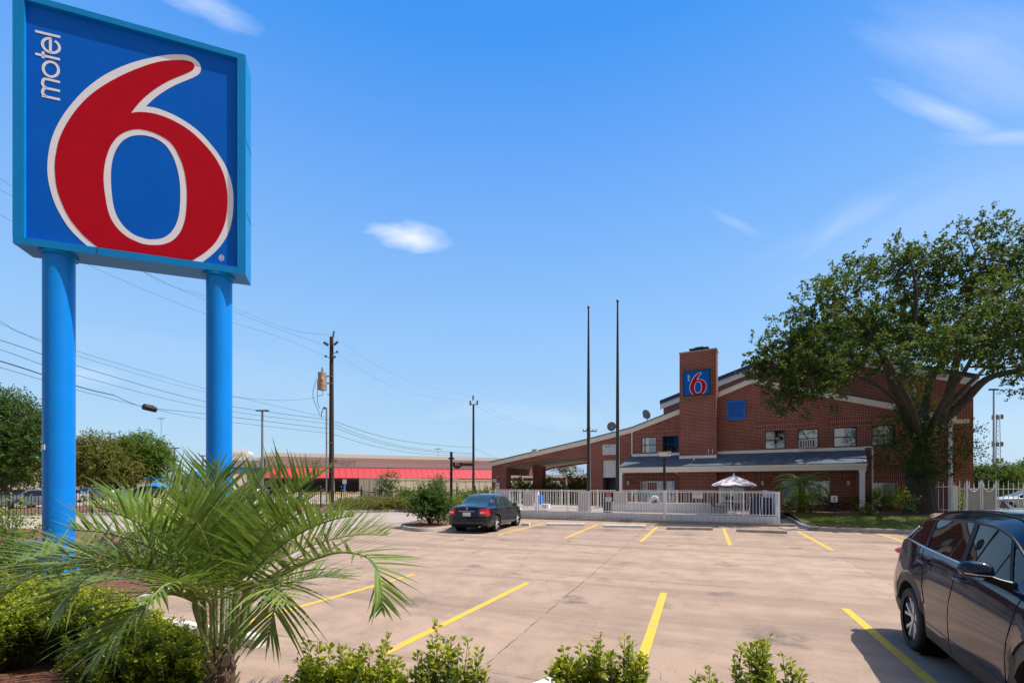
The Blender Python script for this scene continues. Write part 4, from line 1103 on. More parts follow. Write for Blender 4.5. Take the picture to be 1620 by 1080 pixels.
# ---- dark blue compact SUV, nose toward the camera, cut by the right edge
suvS = dict(tum=.095, L=4.55, W=1.84, axles=(.93, 3.63), wheel_r=.357, arch_r=.415, clad=.135, crown=.035, n=64,
    top=[(0, .62), (.04, .78), (.10, .98), (.22, 1.14), (.40, 1.35), (.60, 1.53), (.72, 1.565), (1.1, 1.60), (1.7, 1.625), (2.2, 1.615), (2.55, 1.56), (2.9, 1.40), (3.25, 1.22), (3.46, 1.13), (3.7, 1.09), (4.1, 1.02), (4.35, .92), (4.48, .78), (4.55, .62)],
    belt=[(0, .58), (.10, .95), (.30, 1.17), (.55, 1.235), (.9, 1.21), (1.5, 1.175), (2.3, 1.145), (3.0, 1.10), (3.4, 1.06), (3.8, 1.01), (4.3, .88), (4.55, .58)],
    shoulder=[(0, .5), (.1, .85), (.5, 1.06), (1.5, 1.04), (2.5, 1.02), (3.4, .97), (4.2, .82), (4.55, .5)],
    halfw=[(0, .72), (.05, .80), (.15, .865), (.4, .905), (.93, .92), (1.6, .905), (2.6, .905), (3.63, .92), (4.1, .885), (4.35, .80), (4.5, .68), (4.55, .60)],
    green=[(0, .66), (.3, .62), (.6, .61), (1.1, .62), (1.8, .635), (2.4, .63), (2.9, .66), (3.3, .72), (3.6, .78), (4.2, .76), (4.55, .5)],
    sill=[(0, .42), (.3, .32), (.9, .27), (2.2, .25), (3.4, .26), (4.2, .25), (4.4, .24), (4.55, .30)],
    side_glass=(.50, 2.98), windscreen=(2.50, 3.36), rearscreen=(.16, .54), glass_x=(.50, 2.98, 2.50, 3.36, .16, .54),
    spokes=5, vspoke=True, paint='suvpaint', glass='glassdark',
    seams=[[(2.04, .30), (2.035, .60), (2.03, 1.13)], [(3.10, .30), (3.11, .60), (3.13, 1.06)], [(1.42, .62), (1.30, .92), (1.12, 1.18)], [(1.28, .40), (1.40, .44), (3.10, .42)]])
TH = R(4.4); aw = Vector((math.sin(TH), math.cos(TH), 0)); axr = Vector((math.cos(TH), -math.sin(TH), 0))
rw = axr*1.754+aw*6.84                                     # outer face of the rear wheel on the near side
suv_fwd = -aw; suv_left = Vector((-suv_fwd.y, suv_fwd.x, 0))  # left of the car points to +X
org = rw - suv_fwd*suvS['axles'][0] + suv_left*.905
suv = thing('parked_suv', (org.x, org.y, -.005), math.atan2(suv_fwd.y, suv_fwd.x), 'glossy dark blue SUV cut off by the right edge of the lot', 'SUV')
body, sy, seam, sec, T_, B_, HW_ = make_car(suvS, suv)
for sgn in (1, -1):
    # window trim, pillars, mirror, handles
    mb = MB(); mb.tube([(x, sgn*(sy(x, B_(x)+.004)+.004), B_(x)+.004) for x in np.linspace(.52, 3.05, 40)], .007, 6)
    mb.tube([(.525, sgn*(sy(.545, 1.24)+.004), 1.24), (.56, sgn*(sy(.60, 1.31)+.006), 1.31), (.62, sgn*(sy(.7, 1.38)+.006), 1.39)], .008, 6); mb.build('window_chrome', 'chrome', body)
    mb = MB()
    for xa_, xb_, ww in ((2.06, 1.96, .045), (1.16, .98, .028), (2.93, 2.62, .02)):
        rows = []
        for i in range(7):
            t = i/6; x = xa_+(xb_-xa_)*t; z = B_(x)+.01+(T_(x)-.09-B_(x)-.01)*t
            rows.append([(x-ww, sgn*(sy(x-ww, z)+.005), z), (x+ww, sgn*(sy(x+ww, z)+.005), z)])
        mb = MB(); mb.grid(rows); mb.build('window_pillar', 'rubber', body)
    mb = MB(); rows = []
    xsn = np.linspace(.62, 2.97, 40)
    mb.tube([(x, sgn*(sy(x, max(T_(x)-.085, B_(x)+.02))+.004), max(T_(x)-.085, B_(x)+.02)) for x in xsn], .011, 6); mb.build('window_seal', 'rubber', body)
    for x in (1.30, 2.22):
        z = 1.045 if x < 2 else 1.02; y = sy(x, z)
        mb = MB(); mb.ell((x, sgn*(y-.004), z), (.075, .006, .040), 14, 6); mb.build('handle_recess', 'rubber', body)
        mb = MB(); mb.tube([(x-.115, sgn*(y-.004), z+.012), (x-.09, sgn*(y+.030), z+.013), (x+.02, sgn*(y+.038), z+.010), (x+.09, sgn*(y+.028), z+.006), (x+.11, sgn*(y-.002), z+.004)], [.010, .015, .017, .015, .010], 10); mb.build('door_handle', 'suvpaint', body, smooth=True)
    # mirror
    xm, zm = 2.86, 1.215; ym = sy(xm, 1.1)
    mt = Matrix.Rotation(R(0), 3, 'Z')
    mb = MB(); P = []
    for i in range(15):
        t = i/14; yy = ym+.065+.215*t
        rr = (1-abs(2*t-1)**2.6)**.5 if 0 < t < 1 else .02
        row = []
        for j in range(21):
            an = 2*math.pi*j/20; cx_, cz_ = math.cos(an), math.sin(an)
            sx_ = (.085 if cx_ > 0 else .045)*(1-.15*t); row.append((xm+.02+cx_*sx_*rr-.03*t, sgn*yy, zm+cz_*(.080-.012*t)*rr*(1 if cz_ > 0 else .8)+.01*t))
        P.append(row)
    mb.grid(P); mir = mb.build('wing_mirror', 'suvpaint', body, smooth=True)
    mb = MB(); mb.tube([(xm+.05, sgn*(ym-.03), 1.11), (xm+.035, sgn*(ym+.05), 1.14), (xm+.02, sgn*(ym+.12), 1.17)], [.05, .033, .03], 10); mb.build('mirror_stalk', 'rubber', mir, smooth=True)
    mb = MB(); mb.tube([(xm+.085, sgn*(ym+.10), zm-.028), (xm+.078, sgn*(ym+.18), zm-.026), (xm+.05, sgn*(ym+.25), zm-.018)], .005, 6); mb.build('mirror_trim', 'chrome', mir)
    mb = MB(); mb.add([(xm-.028, sgn*(ym+.085), zm-.05), (xm-.034, sgn*(ym+.255), zm-.04), (xm-.034, sgn*(ym+.255), zm+.052), (xm-.028, sgn*(ym+.085), zm+.055)], [(0, 1, 2, 3)]); mb.build('mirror_glass', 'chrome', mir)
    # roof gutter line
    mb = MB(); mb.tube([(x, sgn*(sec(x)[11][0]-.03), sec(x)[11][1]+.010) for x in np.linspace(.62, 2.55, 30)], .009, 6); mb.build('roof_channel', 'rubber', body)
    mb = MB(); mb.tube([(x, sgn*(sec(x)[11][0]-.012), sec(x)[11][1]+.004) for x in np.linspace(2.5, 3.38, 16)], .011, 6); mb.build('windscreen_seal', 'rubber', body)
    # lamps
    mb = MB(); mb.ell((4.28, sgn*.66, .80), (.20, .17, .065), 14, 8); mb.build('headlight', 'lens', body, smooth=True)
    mb = MB(); mb.ell((.15, sgn*.70, 1.03), (.12, .15, .055), 14, 8); mb.build('tail_light', 'tail', body, smooth=True)
mb = MB(); mb.tube([(3.40, y, T_(3.40)+.035*(1-(y/.8)**2)+.004) for y in np.linspace(-.68, .68, 16)], .014, 6); mb.tube([(2.49, y, T_(2.49)+.035*(1-(y/.75)**2)+.002) for y in np.linspace(-.57, .57, 16)], .010, 6)
mb.build('windscreen_seal', 'rubber', body)
mb = MB(); mb.prism([(.62, 1.63), (.86, 1.632), (.70, 1.70), (.655, 1.715), (.63, 1.70)], lambda a, b: (a, -.022 if b < 1.65 else -.006, b), lambda a, b: (a, .022 if b < 1.65 else .006, b)); mb.build('shark_fin_aerial', 'suvpaint', body)
mb = MB(); mb.box(4.42, 4.58, -.5, .5, .45, .68); mb.build('grille', 'rubber', body)
mb = MB(); mb.box(.0, -.015, -.25, .25, .55, .67); mb.build('number_plate', 'whitesign', body)
mb = MB(); P = [[(x, y, T_(.62)+.03-(.62-x)*.18-.02*abs(y)) for y in np.linspace(-.58, .58, 9)] for x in (.42, .52, .64)]; mb.grid(P); mb.grid([[(a, b, c-.025) for a, b, c in r] for r in P]); mb.build('spoiler', 'suvpaint', body, smooth=True)

# ---- dark sedan parked nose-in by the pool fence
sedS = dict(tum=.06, L=4.81, W=1.79, axles=(1.08, 3.80), wheel_r=.325, arch_r=.375, clad=.04, crown=.03, n=60,
    top=[(0, .70), (.03, .86), (.10, .985), (.35, 1.035), (.62, 1.06), (.90, 1.15), (1.30, 1.36), (1.55, 1.435), (2.0, 1.465), (2.5, 1.455), (2.8, 1.39), (3.2, 1.20), (3.55, 1.035), (3.8, .985), (4.3, .90), (4.6, .80), (4.76, .66), (4.81, .5)],
    belt=[(0, .66), (.08, .88), (.4, .95), (1.0, .955), (2.0, .935), (3.2, .915), (3.8, .89), (4.5, .76), (4.81, .45)],
    shoulder=[(0, .56), (.08, .76), (.6, .83), (2, .80), (3.5, .78), (4.5, .66), (4.81, .4)],
    halfw=[(0, .64), (.06, .76), (.2, .84), (.5, .88), (1.08, .895), (2.4, .895), (3.8, .89), (4.3, .84), (4.65, .72), (4.81, .52)],
    green=[(0, .55), (.3, .64), (.7, .66), (1.1, .62), (1.6, .585), (2.2, .585), (2.7, .60), (3.2, .67), (3.6, .74), (4.3, .70), (4.81, .4)],
    sill=[(0, .36), (.3, .27), (1, .22), (3.5, .21), (4.4, .22), (4.7, .24), (4.81, .3)],
    side_glass=(1.12, 3.22), windscreen=(2.78, 3.52), rearscreen=(.66, 1.50), glass_x=(1.12, 3.22, 2.78, 3.52, .66, 1.50),
    spokes=6, vspoke=False, paint='sedanpaint', glass='glassteal',
    seams=[[(2.30, .26), (2.29, .6), (2.28, .92)], [(3.30, .26), (3.31, .6), (3.32, .91)], [(1.50, .60), (1.40, .80), (1.32, .94)], [(1.56, .27), (3.30, .26)]])
ra = gp(787.5, 839.5); fa = gp(819.5, 830.5); fd = (fa-ra); fd.z = 0; fd.normalize(); lf = Vector((-fd.y, fd.x, 0))
so_ = ra - fd*sedS['axles'][0] + lf*.88
sedan = thing('parked_sedan', (so_.x, so_.y, -.005), math.atan2(fd.y, fd.x), 'dark blue-grey sedan parked nose-in at the left end of the white pool fence', 'car')
body, sy, seam, sec, T_, B_, HW_ = make_car(sedS, sedan)
def sedan_details(S, body, sy, T_, B_, HW_, sec):
    for sgn in (1, -1):
        mb = MB()
        for xa_, xb_, ww in ((2.30, 2.22, .03), (1.47, 1.40, .02), (1.16, 1.30, .05)):
            rows = []
            for i in range(6):
                t = i/5; x = xa_+(xb_-xa_)*t; z = B_(x)+.01+(T_(x)-.09-B_(x)-.01)*t; rows.append([(x-ww, sgn*(sy(x-ww, z)+.005), z), (x+ww, sgn*(sy(x+ww, z)+.005), z)])
            mb = MB(); mb.grid(rows); mb.build('window_pillar', 'rubber', body)
        for x in (1.62, 2.62):
            y = sy(x, .84); mb = MB(); mb.tube([(x-.1, sgn*y, .84), (x-.07, sgn*(y+.03), .84), (x+.07, sgn*(y+.03), .84), (x+.1, sgn*y, .84)], .014, 8); mb.build('door_handle', S['paint'], body)
        mb = MB(); mb.ell((3.05, sgn*(HW_(3.05)+.075), 1.0), (.07, .10, .065), 12, 8); mb.box(2.98, 3.08, min(sgn*.83, sgn*.92), max(sgn*.83, sgn*.92), .94, .98); mb.build('wing_mirror', S['paint'], body, smooth=True)
        # tail lamp following the corner
        def lamp(z0, z1, x1, name, mat, out, ya, yb):
            mb = MB(); P = []
            for i in range(9):
                t = i/8
                row = []
                for zz_ in np.linspace(z0, z1, 6):
                    f = (zz_-z0)/(z1-z0)
                    # path: from inboard on the rear face round the corner to the flank
                    if t < .5:
                        y = ya+(yb-ya)*(t/.5) + (1-f)*.0; xx = .012+.05*(t/.5)**2+.10*max(0, f-.3)**1.5
                    else:
                        q = (t-.5)/.5; y = HW_(.06+q*x1)-.012-.03*f*f; xx = .062+q*x1*(1-.25*f)+.10*max(0, f-.3)**1.5
                        y = max(y, yb-.0) if q < .2 else y
                    row.append((xx-out, sgn*(y+out), zz_))
                P.append(row)
            mb.grid(P); return mb.build(name, mat, body, smooth=True)
        tl = lamp(.67, .93, .24, 'tail_light', 'tail', .012, .50, .755)
        mb = MB(); P = []
        for i in range(6):
            t = i/5; P.append([(-.012+.02*t, sgn*(.56+.19*t), z) for z in (.765, .80, .835)])
        mb.grid(P); mb.build('reverse_lens', 'lens', tl)
        mb = MB(); mb.ell((4.60, sgn*.62, .70), (.16, .17, .07), 12, 8); mb.build('headlight', 'lens', body, smooth=True)
    mb = MB(); mb.box(-.018, .012, -.165, .165, .66, .80); pl = mb.build('number_plate', 'whitesign', body)
    mb = MB(); mb.box(-.03, .02, -.33, .33, .83, .865); mb.build('boot_trim', 'chrome', body)
    mb = MB(); P = [[(x, y, z) for y in np.linspace(-.78, .78, 13)] for x, z in ((.02, .60), (-.045, .56), (-.06, .45), (-.05, .36), (.02, .30))]
    P = [[(x+.13*(abs(y)/.78)**4, y*1.03, z) for x, y, z in r] for r in P]; mb.grid(P); mb.build('bumper', S['paint'], body, smooth=True)
    mb = MB(); mb.tube([(.02, -.55, .27), (-.06, -.55, .26)], .03, 10); mb.build('exhaust', 'steel', body)
    mb = MB(); P = [[(x, sg*(HW_(x)-.03*0+.004), .93) for sg in (1,)] for x in (1, 2)]
    mb = MB(); mb.text('V6', .05, Matrix.Translation((-.012, -.52, .90)) @ Matrix.Rotation(R(-90), 4, 'Z') @ Matrix.Rotation(R(90), 4, 'X'), bold=.001); mb.build('badge', 'chrome', body)
    mb = MB(); mb.lathe([(.045, -.004), (.045, .0), (0, .0)], 16, origin=(.02, 0, .95), axis='x'); mb.build('emblem', 'chrome', body)
    mb = MB(); mb.box(4.74, 4.82, -.45, .45, .45, .6); mb.build('grille', 'rubber', body)
sedan_details(sedS, body, sy, T_, B_, HW_, sec)

# ---- distant parked cars, one simpler shell with its own paint each
def far_car(px, pyb, heading, paint, label, suvlike=False, d=None, glass='glassdark'):
    S = dict(suvS if suvlike else sedS); S['paint'] = paint; S['glass'] = glass; S['n'] = 26
    p = gp(px, pyb) if d is None else CAMP+ray(px, HOR)*d
    o = thing('parked_car', (p.x, p.y, .0), heading, label, 'car', 'cars parked beyond the fences')
    # centre the car on the point
    f = Vector((math.cos(heading), math.sin(heading), 0)); o.location = Vector((p.x, p.y, 0))-f*S['L']/2
    b_, *r_ = make_car(S, o); return o
M['silver'] = pm('silver_paint', (.45, .46, .47), .3, .5, coat=.8); M['greenpaint'] = pm('dark_green_paint', (.03, .055, .05), .3, .3, coat=.8)
M['whitepaint'] = pm('white_car_paint', (.75, .75, .76), .3, 0, coat=.8); M['greypaint'] = pm('grey_car_paint', (.12, .125, .13), .3, .4, coat=.8)
M['bluepaint'] = pm('mid_blue_paint', (.015, .035, .12), .3, .3, coat=.8)
far_car(1632, 806, R(172), 'silver', 'silver sedan behind the white picket fence at far right', d=31, glass='glassdark')
far_car(38, 803, R(-65), 'greypaint', 'grey car facing the iron fence at the far left', d=36)
far_car(98, 795, R(-65), 'silver', 'silver car mostly hidden behind the left sign pole', d=46)
far_car(140, 790, R(-65), 'greypaint', 'dark car beyond the fence just right of the left sign pole', d=52)
far_car(186, 787, R(-60), 'whitepaint', 'white car under the small round tree', True, d=62)
far_car(232, 787, R(-60), 'sedanpaint', 'black car beneath the blue awnings', True, d=62)
far_car(262, 786, R(-60), 'silver', 'pale silver car right of the black one beneath the blue awnings', d=66)
far_car(300, 786, R(-60), 'bluepaint', 'blue car far off just left of the right sign pole', d=70)
far_car(386, 786, R(-60), 'bluepaint', 'blue car in front of the store wall with the blue stripe', d=58)
far_car(412, 785, R(-60), 'whitepaint', 'white car in front of the store wall at the thin lamp post', True, d=64)
# ================================================================ POOL FENCE AND ITS FURNITURE
FYY = 23.7
def fx(px, Y=FYY): r = ray(px, HOR); return (r*(Y/r.y)).x
def fz(px, py, Y=FYY): r = ray(px, py); return CAM_H+r.z*(Y/r.y)
def picket_fence(p0, p1, z0, z1, label, pitch=.13, posts=(), board=None, name='picket_fence', post_w=.05, grp=None):
    p0, p1 = Vector((p0[0], p0[1], 0)), Vector((p1[0], p1[1], 0)); L = (p1-p0).length
    o = thing(name, p0, math.atan2(p1.y-p0.y, p1.x-p0.x), label, 'fence', grp)
    zb = z0 if board is None else board
    mb = MB(); n = int(L/pitch)
    for i in range(n+1): x = L*i/n; mb.box(x-.0095, x+.0095, -.0095, .0095, zb+.03, z1-.012)
    k_ = mb.build('pickets', 'fencewhite', o); k_['kind'] = 'stuff'
    for z in (zb+.05, z1-.03): mb = MB(); mb.box(0, L, -.021, .021, z-.018, z+.018); mb.build('rail', 'fencewhite', o)
    for x, w_, ex in posts:
        mb = MB(); mb.box(x-w_, x+w_, -w_, w_, z0, z1+ex); mb.box(x-w_-.008, x+w_+.008, -w_-.008, w_+.008, z1+ex+.001, z1+ex+.015); mb.build('post', 'fencewhite', o)
    if board is not None:
        mb = MB(); mb.box(0, L, -.045, -.024, z0, board-.002); mb.build('base_board', 'board', o)
    return o
fL, fR = fx(775), fx(1232.3)
pw = [(0, .03, 0), (fR-fL, .04, 0)]+[(fx(p)-fL, .028, 0) for p in (806, 822, 850, 899, 1000, 1156, 1176)]+[(fx(1051.5)-fL, .062, .035)]
picket_fence((fL, FYY), (fR, FYY), .07, 1.53, 'long white picket fence along the front of the pool above a board base', posts=pw, board=.42)
picket_fence((fx(784, 29.2), 29.2), (fR+.1, 29.2), .27, 1.52, 'white picket fence on the far side of the pool deck', posts=[(i*2.4, .028, 0) for i in range(7)], board=None, pitch=.21)
# solid board side fence
o = thing('board_fence', (fR, FYY+.08, 0), R(89), 'solid white vertical board fence closing the right end of the pool', 'fence')
mb = MB(); mb.box(0, 5.4, -.015, .015, .27, 1.50); mb.build('boards', 'board', o)
mb = MB(); mb.box(0, 5.4, -.03, .03, 1.503, 1.53); mb.build('rail', 'fencewhite', o)
for x in (0.05, 2.7, 5.35): mb = MB(); mb.box(x-.04, x+.04, .017, .09, .25, 1.54); mb.build('post', 'fencewhite', o)
# low wall inside, pool coping
def wbox(name, x0, x1, y0, y1, z0, z1, mat, label, cat, **kw):
    o = thing(name, ((x0+x1)/2, (y0+y1)/2, z0), 0, label, cat, **kw); return o
a, b = fx(962, 27.2), fx(1148, 27.2)
o = thing('low_wall', (a, 27.2, .27), 0, 'low white wall behind the pool fence under the lantern windows', 'wall')
mb = MB(); mb.box(0, b-a, 0, .15, 0, .52); mb.build('wall_body', 'board', o); mb = MB(); mb.box(-.03, b-a+.03, -.03, .18, .522, .56); mb.build('coping', 'white', o)
# panels tied behind the fence
for (a, b, c, d, lb) in ((785, 805, 778, 802, 'pale vinyl panel behind the fence above the sedan roof'), (827.5, 845, 778, 800, 'pale grey vinyl panel behind the fence just right of the sedan'),
                         (914.5, 933.5, 778, 809, 'tall pale grey panel behind the fence left of the red sign'), (972, 993, 778, 797, 'blank white board on the fence right of the red sign')):
    x0, x1, z1, z0 = fx(a, FYY+.06), fx(b, FYY+.06), fz((a+b)/2, c, FYY+.06), fz((a+b)/2, d, FYY+.06)
    o = thing('privacy_screen', (x0, FYY+.035, z0), 0, lb, 'panel', 'pale panels tied to the pool fence')
    mb = MB(); mb.box(0, x1-x0, 0, .012, 0, z1-z0); mb.build('sheet', 'panelgrey', o)
    mb = MB(); mb.box(0, x1-x0, -.008, .02, z1-z0+.001, z1-z0+.02); mb.build('edge_strip', 'fencewhite', o)
def tmf(x, z, Y): return Matrix.Translation((x, Y, z)) @ Matrix.Rotation(R(90), 4, 'X')
def fence_sign(a, b, c, d, lb, parts):
    x0, x1, z1, z0 = fx(a), fx(b), fz((a+b)/2, c), fz((a+b)/2, d)
    o = thing('fence_sign', (x0, FYY-.045, z0), 0, lb, 'sign'); W, H = x1-x0, z1-z0
    for nm, (u0, u1, v0, v1), mt, txt in parts:
        mb = MB(); mb.box(W*u0, W*u1, 0, .008, H*v0, H*v1); pl = mb.build(nm, mt, o)
        mb = MB()
        for t, sz, uu, vv in txt: mb.text(t, H*sz, tmf(W*uu, H*vv, -.004))
        if txt: mb.build('lettering', 'signwhite' if mt == 'redsign' else 'ink', pl)
    return o
fence_sign(958, 967.5, 779, 793, 'red over white pool notice on the fence left of the blank board',
    [('red_plate', (0, 1, .52, 1), 'redsign', [('WARNING', .13, .5, .88), ('NO LIFE', .13, .5, .74), ('GUARD', .13, .5, .61)]), ('white_plate', (0, 1, 0, .5), 'whitesign', [('POOL', .13, .5, .35), ('RULES', .13, .5, .18)])])
fence_sign(1095, 1111.8, 777, 788, 'white pool sign with a dark printed line right of the round cover',
    [('white_plate', (0, 1, 0, 1), 'whitesign', [('NO DIVING', .22, .45, .66), ('- - - -', .2, .5, .3)])])
# life ring cover
cx_, cz_ = fx(1035.6), fz(1035.6, 792); r_ = 8.6/FPX*depth(Vector((cx_, FYY, 0)))
o = thing('life_ring', (cx_, FYY-.06, cz_), 0, 'round white life ring cover hanging on the pool fence', 'life ring')
mb = MB(); mb.lathe([(0, -.05), (r_*.55, -.055), (r_*.85, -.05), (r_, -.02), (r_, .01), (0, .02)], 14, axis='y'); mb.build('cover', 'signwhite', o)
mb = MB(); mb.text('c|B', r_*.75, tmf(0, -.02, -.062), bold=.006); mb.build('marking', 'ink', o)
# teal hose tube on the fence
# teal pole lying behind top rail
o = thing('pool_pole', (fx(1000), FYY+.10, fz(1020, 780.5)), 0, 'teal pool pole lying along the top of the fence', 'pole')
mb = MB(); mb.tube([(0, 0, 0), (fx(1037)-fx(1000), 0, .0)], .035, 8); mb.build('tube', pm('teal_plastic', (.03, .30, .30), .5), o)
# waste bin, pool lift
def at_floor(px, Y, z=.27): return Vector((fx(px, Y), Y, z))
p = at_floor(961, 25.6); o = thing('waste_bin', p, 0, 'dark teal waste bin behind the red fence sign', 'bin')
mb = MB(); mb.lathe([(.0, 0), (.24, 0), (.28, .75), (0, .76)], 18); mb.build('bin_body', 'trash', o, smooth=True)
mb = MB(); mb.lathe([(.29, .74), (.30, .80), (.2, .9), (0, .93)], 18); mb.build('bin_lid', 'trash', o, smooth=True)
p = at_floor(850, 26.2); o = thing('pool_lift', p, 0, 'white and blue pool lift chair at the left of the pool deck', 'pool lift')
mb = MB(); mb.box(-.12, .10, -.1, .1, 0, 1.15); mb.box(-.12, .5, -.3, .3, -.0, .08); mb.build('lift_post', 'white', o)
mb = MB(); mb.box(.14, .30, -.2, .2, .45, .95); mb.build('seat_back', 'bluesign', o)
mb = MB(); mb.box(.28, .75, -.2, .2, .15, .42); mb.build('control_box', 'white', o)
mb = MB(); mb.box(.40, .48, -.212, -.203, .28, .36); mb.box(.55, .64, -.212, -.203, .28, .36); mb.box(.50, .58, -.212, -.203, .17, .24); mb.build('pictogram', 'bluesign', o)
p = at_floor(832, 26); o = thing('pool_ladder', p, 0, 'curved white pool handrail just right of the sedan', 'handrail')
for y in (0, .5):
    mb = MB(); mb.tube(catmull([(-.35, y, 0), (-.33, y, .55), (-.15, y, .72), (.1, y, .6), (.5, y, .25), (.6, y, 0)], 5), .022, 8); mb.build('rail', 'white', o, smooth=True)
# red kerb of the fire lane beyond
a, b = gp(868, 793.5), gp(915, 794)
# umbrella with table and chairs
UYY = 27.0
up_ = at_floor(1161, UYY); umr = 32/FPX*depth(up_)
o = thing('patio_umbrella', up_, 0, 'faded pink scalloped umbrella open above the pool deck', 'umbrella')
zt_ = fz(1161, 752, UYY)-.27; ze = fz(1161, 766, UYY)-.27
mb = MB(); mb.tube([(0, 0, 0), (0, 0, zt_+.06)], .022, 8); mb.ell((0, 0, zt_+.07), (.035, .035, .05), 8, 6); mb.build('pole', 'white', o)
def canopy(r0, r1, zfun, n=8, sc=0.0):
    P = []
    for i in range(9):
        t = i/8; r = r0+(r1-r0)*t; row = []
        for j in range(n*6+1):
            a = 2*math.pi*j/(n*6); q = (j % 6)/6; sag = math.sin(math.pi*q)
            row.append((math.cos(a)*r*(1-.04*sag*t), math.sin(a)*r*(1-.04*sag*t), zfun(t)-.05*sag*t*t-sc*sag*t))
        P.append(row)
    return P
mb = MB(); mb.grid(canopy(.02, umr, lambda t: zt_-(zt_-ze)*(t**1.15))); cn = mb.build('canopy', 'umb', o, smooth=True)
mb = MB(); P = canopy(.98*umr, umr, lambda t: ze); last = P[-1]; mb.grid([last, [(x*1.01, y*1.01, z-.075-.035*math.sin(math.pi*((j % 6)/6))) for j, (x, y, z) in enumerate(last)]]); mb.build('valance', 'umb', cn)
mb = MB(); mb.grid([[(x*1.014, y*1.014, z-.05) for x, y, z in last], [(x*1.016, y*1.016, z-.085-.035*math.sin(math.pi*((j % 6)/6))) for j, (x, y, z) in enumerate(last)]]); mb.build('stripe', 'umbband', cn)
for j in range(8):
    a = 2*math.pi*j/8; mb = MB(); mb.tube([(0, 0, zt_-.42), (math.cos(a)*umr*.5, math.sin(a)*umr*.5, (zt_+ze)/2-.02), (math.cos(a)*umr, math.sin(a)*umr, ze-.02)], .008, 5); mb.build('rib', 'steel', o)
o = thing('patio_table', up_, 0, 'round patio table standing under the pink umbrella', 'table')
mb = MB(); mb.lathe([(.03, .70), (.55, .70), (.55, .735), (.03, .735)], 24); mb.build('table_top', 'white', o)
for j in range(4): a = R(45+90*j); mb = MB(); mb.tube([(math.cos(a)*.42, math.sin(a)*.42, .698), (math.cos(a)*.5, math.sin(a)*.5, 0)], .016, 6); mb.build('leg', 'white', o)
def chair(p, rz, label):
    o = thing('patio_chair', p, rz, label, 'chair', 'dark chairs round the patio table')
    mb = MB(); mb.box(-.24, .24, -.24, .24, .40, .44); mb.build('seat', 'chair', o)
    mb = MB(); mb.add([(-.23, .22, .46), (.23, .22, .46), (.23, .33, .95), (-.23, .33, .95), (-.23, .25, .46), (.23, .25, .46), (.23, .36, .95), (-.23, .36, .95)], [(0, 1, 2, 3), (7, 6, 5, 4), (0, 3, 7, 4), (1, 5, 6, 2), (3, 2, 6, 7)]); mb.build('backrest', 'chair', o)
    for x in (-.22, .22):
        for y in (-.2, .22): mb = MB(); mb.tube([(x, y, 0), (x, y, .40)], .014, 6); mb.build('leg', 'chair', o)
chair(up_+Vector((-.80, -.25, 0)), R(110), 'dark chair on the left side of the umbrella table')
chair(up_+Vector((.85, .1, 0)), R(-80), 'dark chair on the right side of the umbrella table')
chair(up_+Vector((-.1, .9, 0)), R(5), 'dark chair behind the umbrella table')
# folded loungers leaning
lab = ['dark sling lounger, leftmost of the leaning loungers by the board fence', 'dark sling lounger in the middle of the leaning loungers', 'dark sling lounger nearest the board fence']
for i, px in enumerate((1193, 1203, 1212)):
    p = at_floor(px, 25.0+.3*i); o = thing('sun_lounger', p, R(70), lab[i], 'lounger', 'loungers leaning by the pool fence')
    for y in (-.26, .26): mb = MB(); mb.tube([(0, y, .02), (.28, y, .55), (.35+.1*i, y, .98)], .018, 6); mb.build('frame', 'white' if i == 0 else 'strap', o)
    mb = MB(); mb.grid([[(0.02, y, .05), (.28, y, .56), (.34+.1*i, y, .94)] for y in (-.25, .25)]); mb.build('sling', 'strap', o)
# lamp on a pole behind the thick post
lp = Vector((fx(1051, 24.2), 24.2, .27)); zt_ = fz(1051, 714, 24.2)
o = thing('floodlight_pole', lp, R(-5), 'slim black pole with a box floodlight behind the pool fence', 'lamp')
mb = MB(); mb.box(-.055, .055, -.055, .055, 0, zt_-.27-.25); mb.build('pole', 'black', o)
h = zt_-.27; mb = MB(); mb.box(-.26, .26, -.24, .22, h-.22, h-.06); mb.box(-.30, .30, -.30, .24, h-.058, h-.02); hd = mb.build('lamp_head', 'acmetal', o)
mb = MB(); mb.box(-.22, .22, -.252, -.244, h-.21, h-.07); mb.box(-.2, .2, -.2, .18, h-.235, h-.222); mb.build('lens', 'lens', hd)
# hose on wall / small sago sign
# flagpoles
def flagpole(px, pyt, Y, label):
    x = fx(px, Y); b = Vector((x, Y, .27)); H = fz(px, pyt, Y)-.27
    o = thing('flagpole', b, 0, label, 'flagpole', 'bare flagpoles in front of the motel')
    mb = MB(); mb.tube([(0, 0, 0), (0, 0, H*.5), (0, 0, H)], [.115, .095, .045], 14); mb.build('pole', 'pole', o, smooth=True)
    mb = MB(); mb.ell((0, 0, H+.09), (.09, .09, .09), 14, 10); mb.lathe([(.05, H), (.07, H+.01), (.03, H+.03)], 10); mb.build('finial_ball', pm('dull_brass', (.20, .16, .09), .4, .6), o, smooth=True)
    mb = MB(); mb.lathe([(.2, 0), (.2, .05), (.12, .08)], 16); mb.build('base_flange', 'pole', o)
    mb = MB(); mb.tube([(.12, -.02, 1.2), (.09, -.02, H*.6), (.055, -.01, H-.05)], .007, 5); mb.build('halyard', 'white', o)
flagpole(931, 488, 27.6, 'bare dark flagpole, the shorter left one of the pair')
flagpole(977, 478, 27.4, 'bare dark flagpole, the taller right one of the pair')

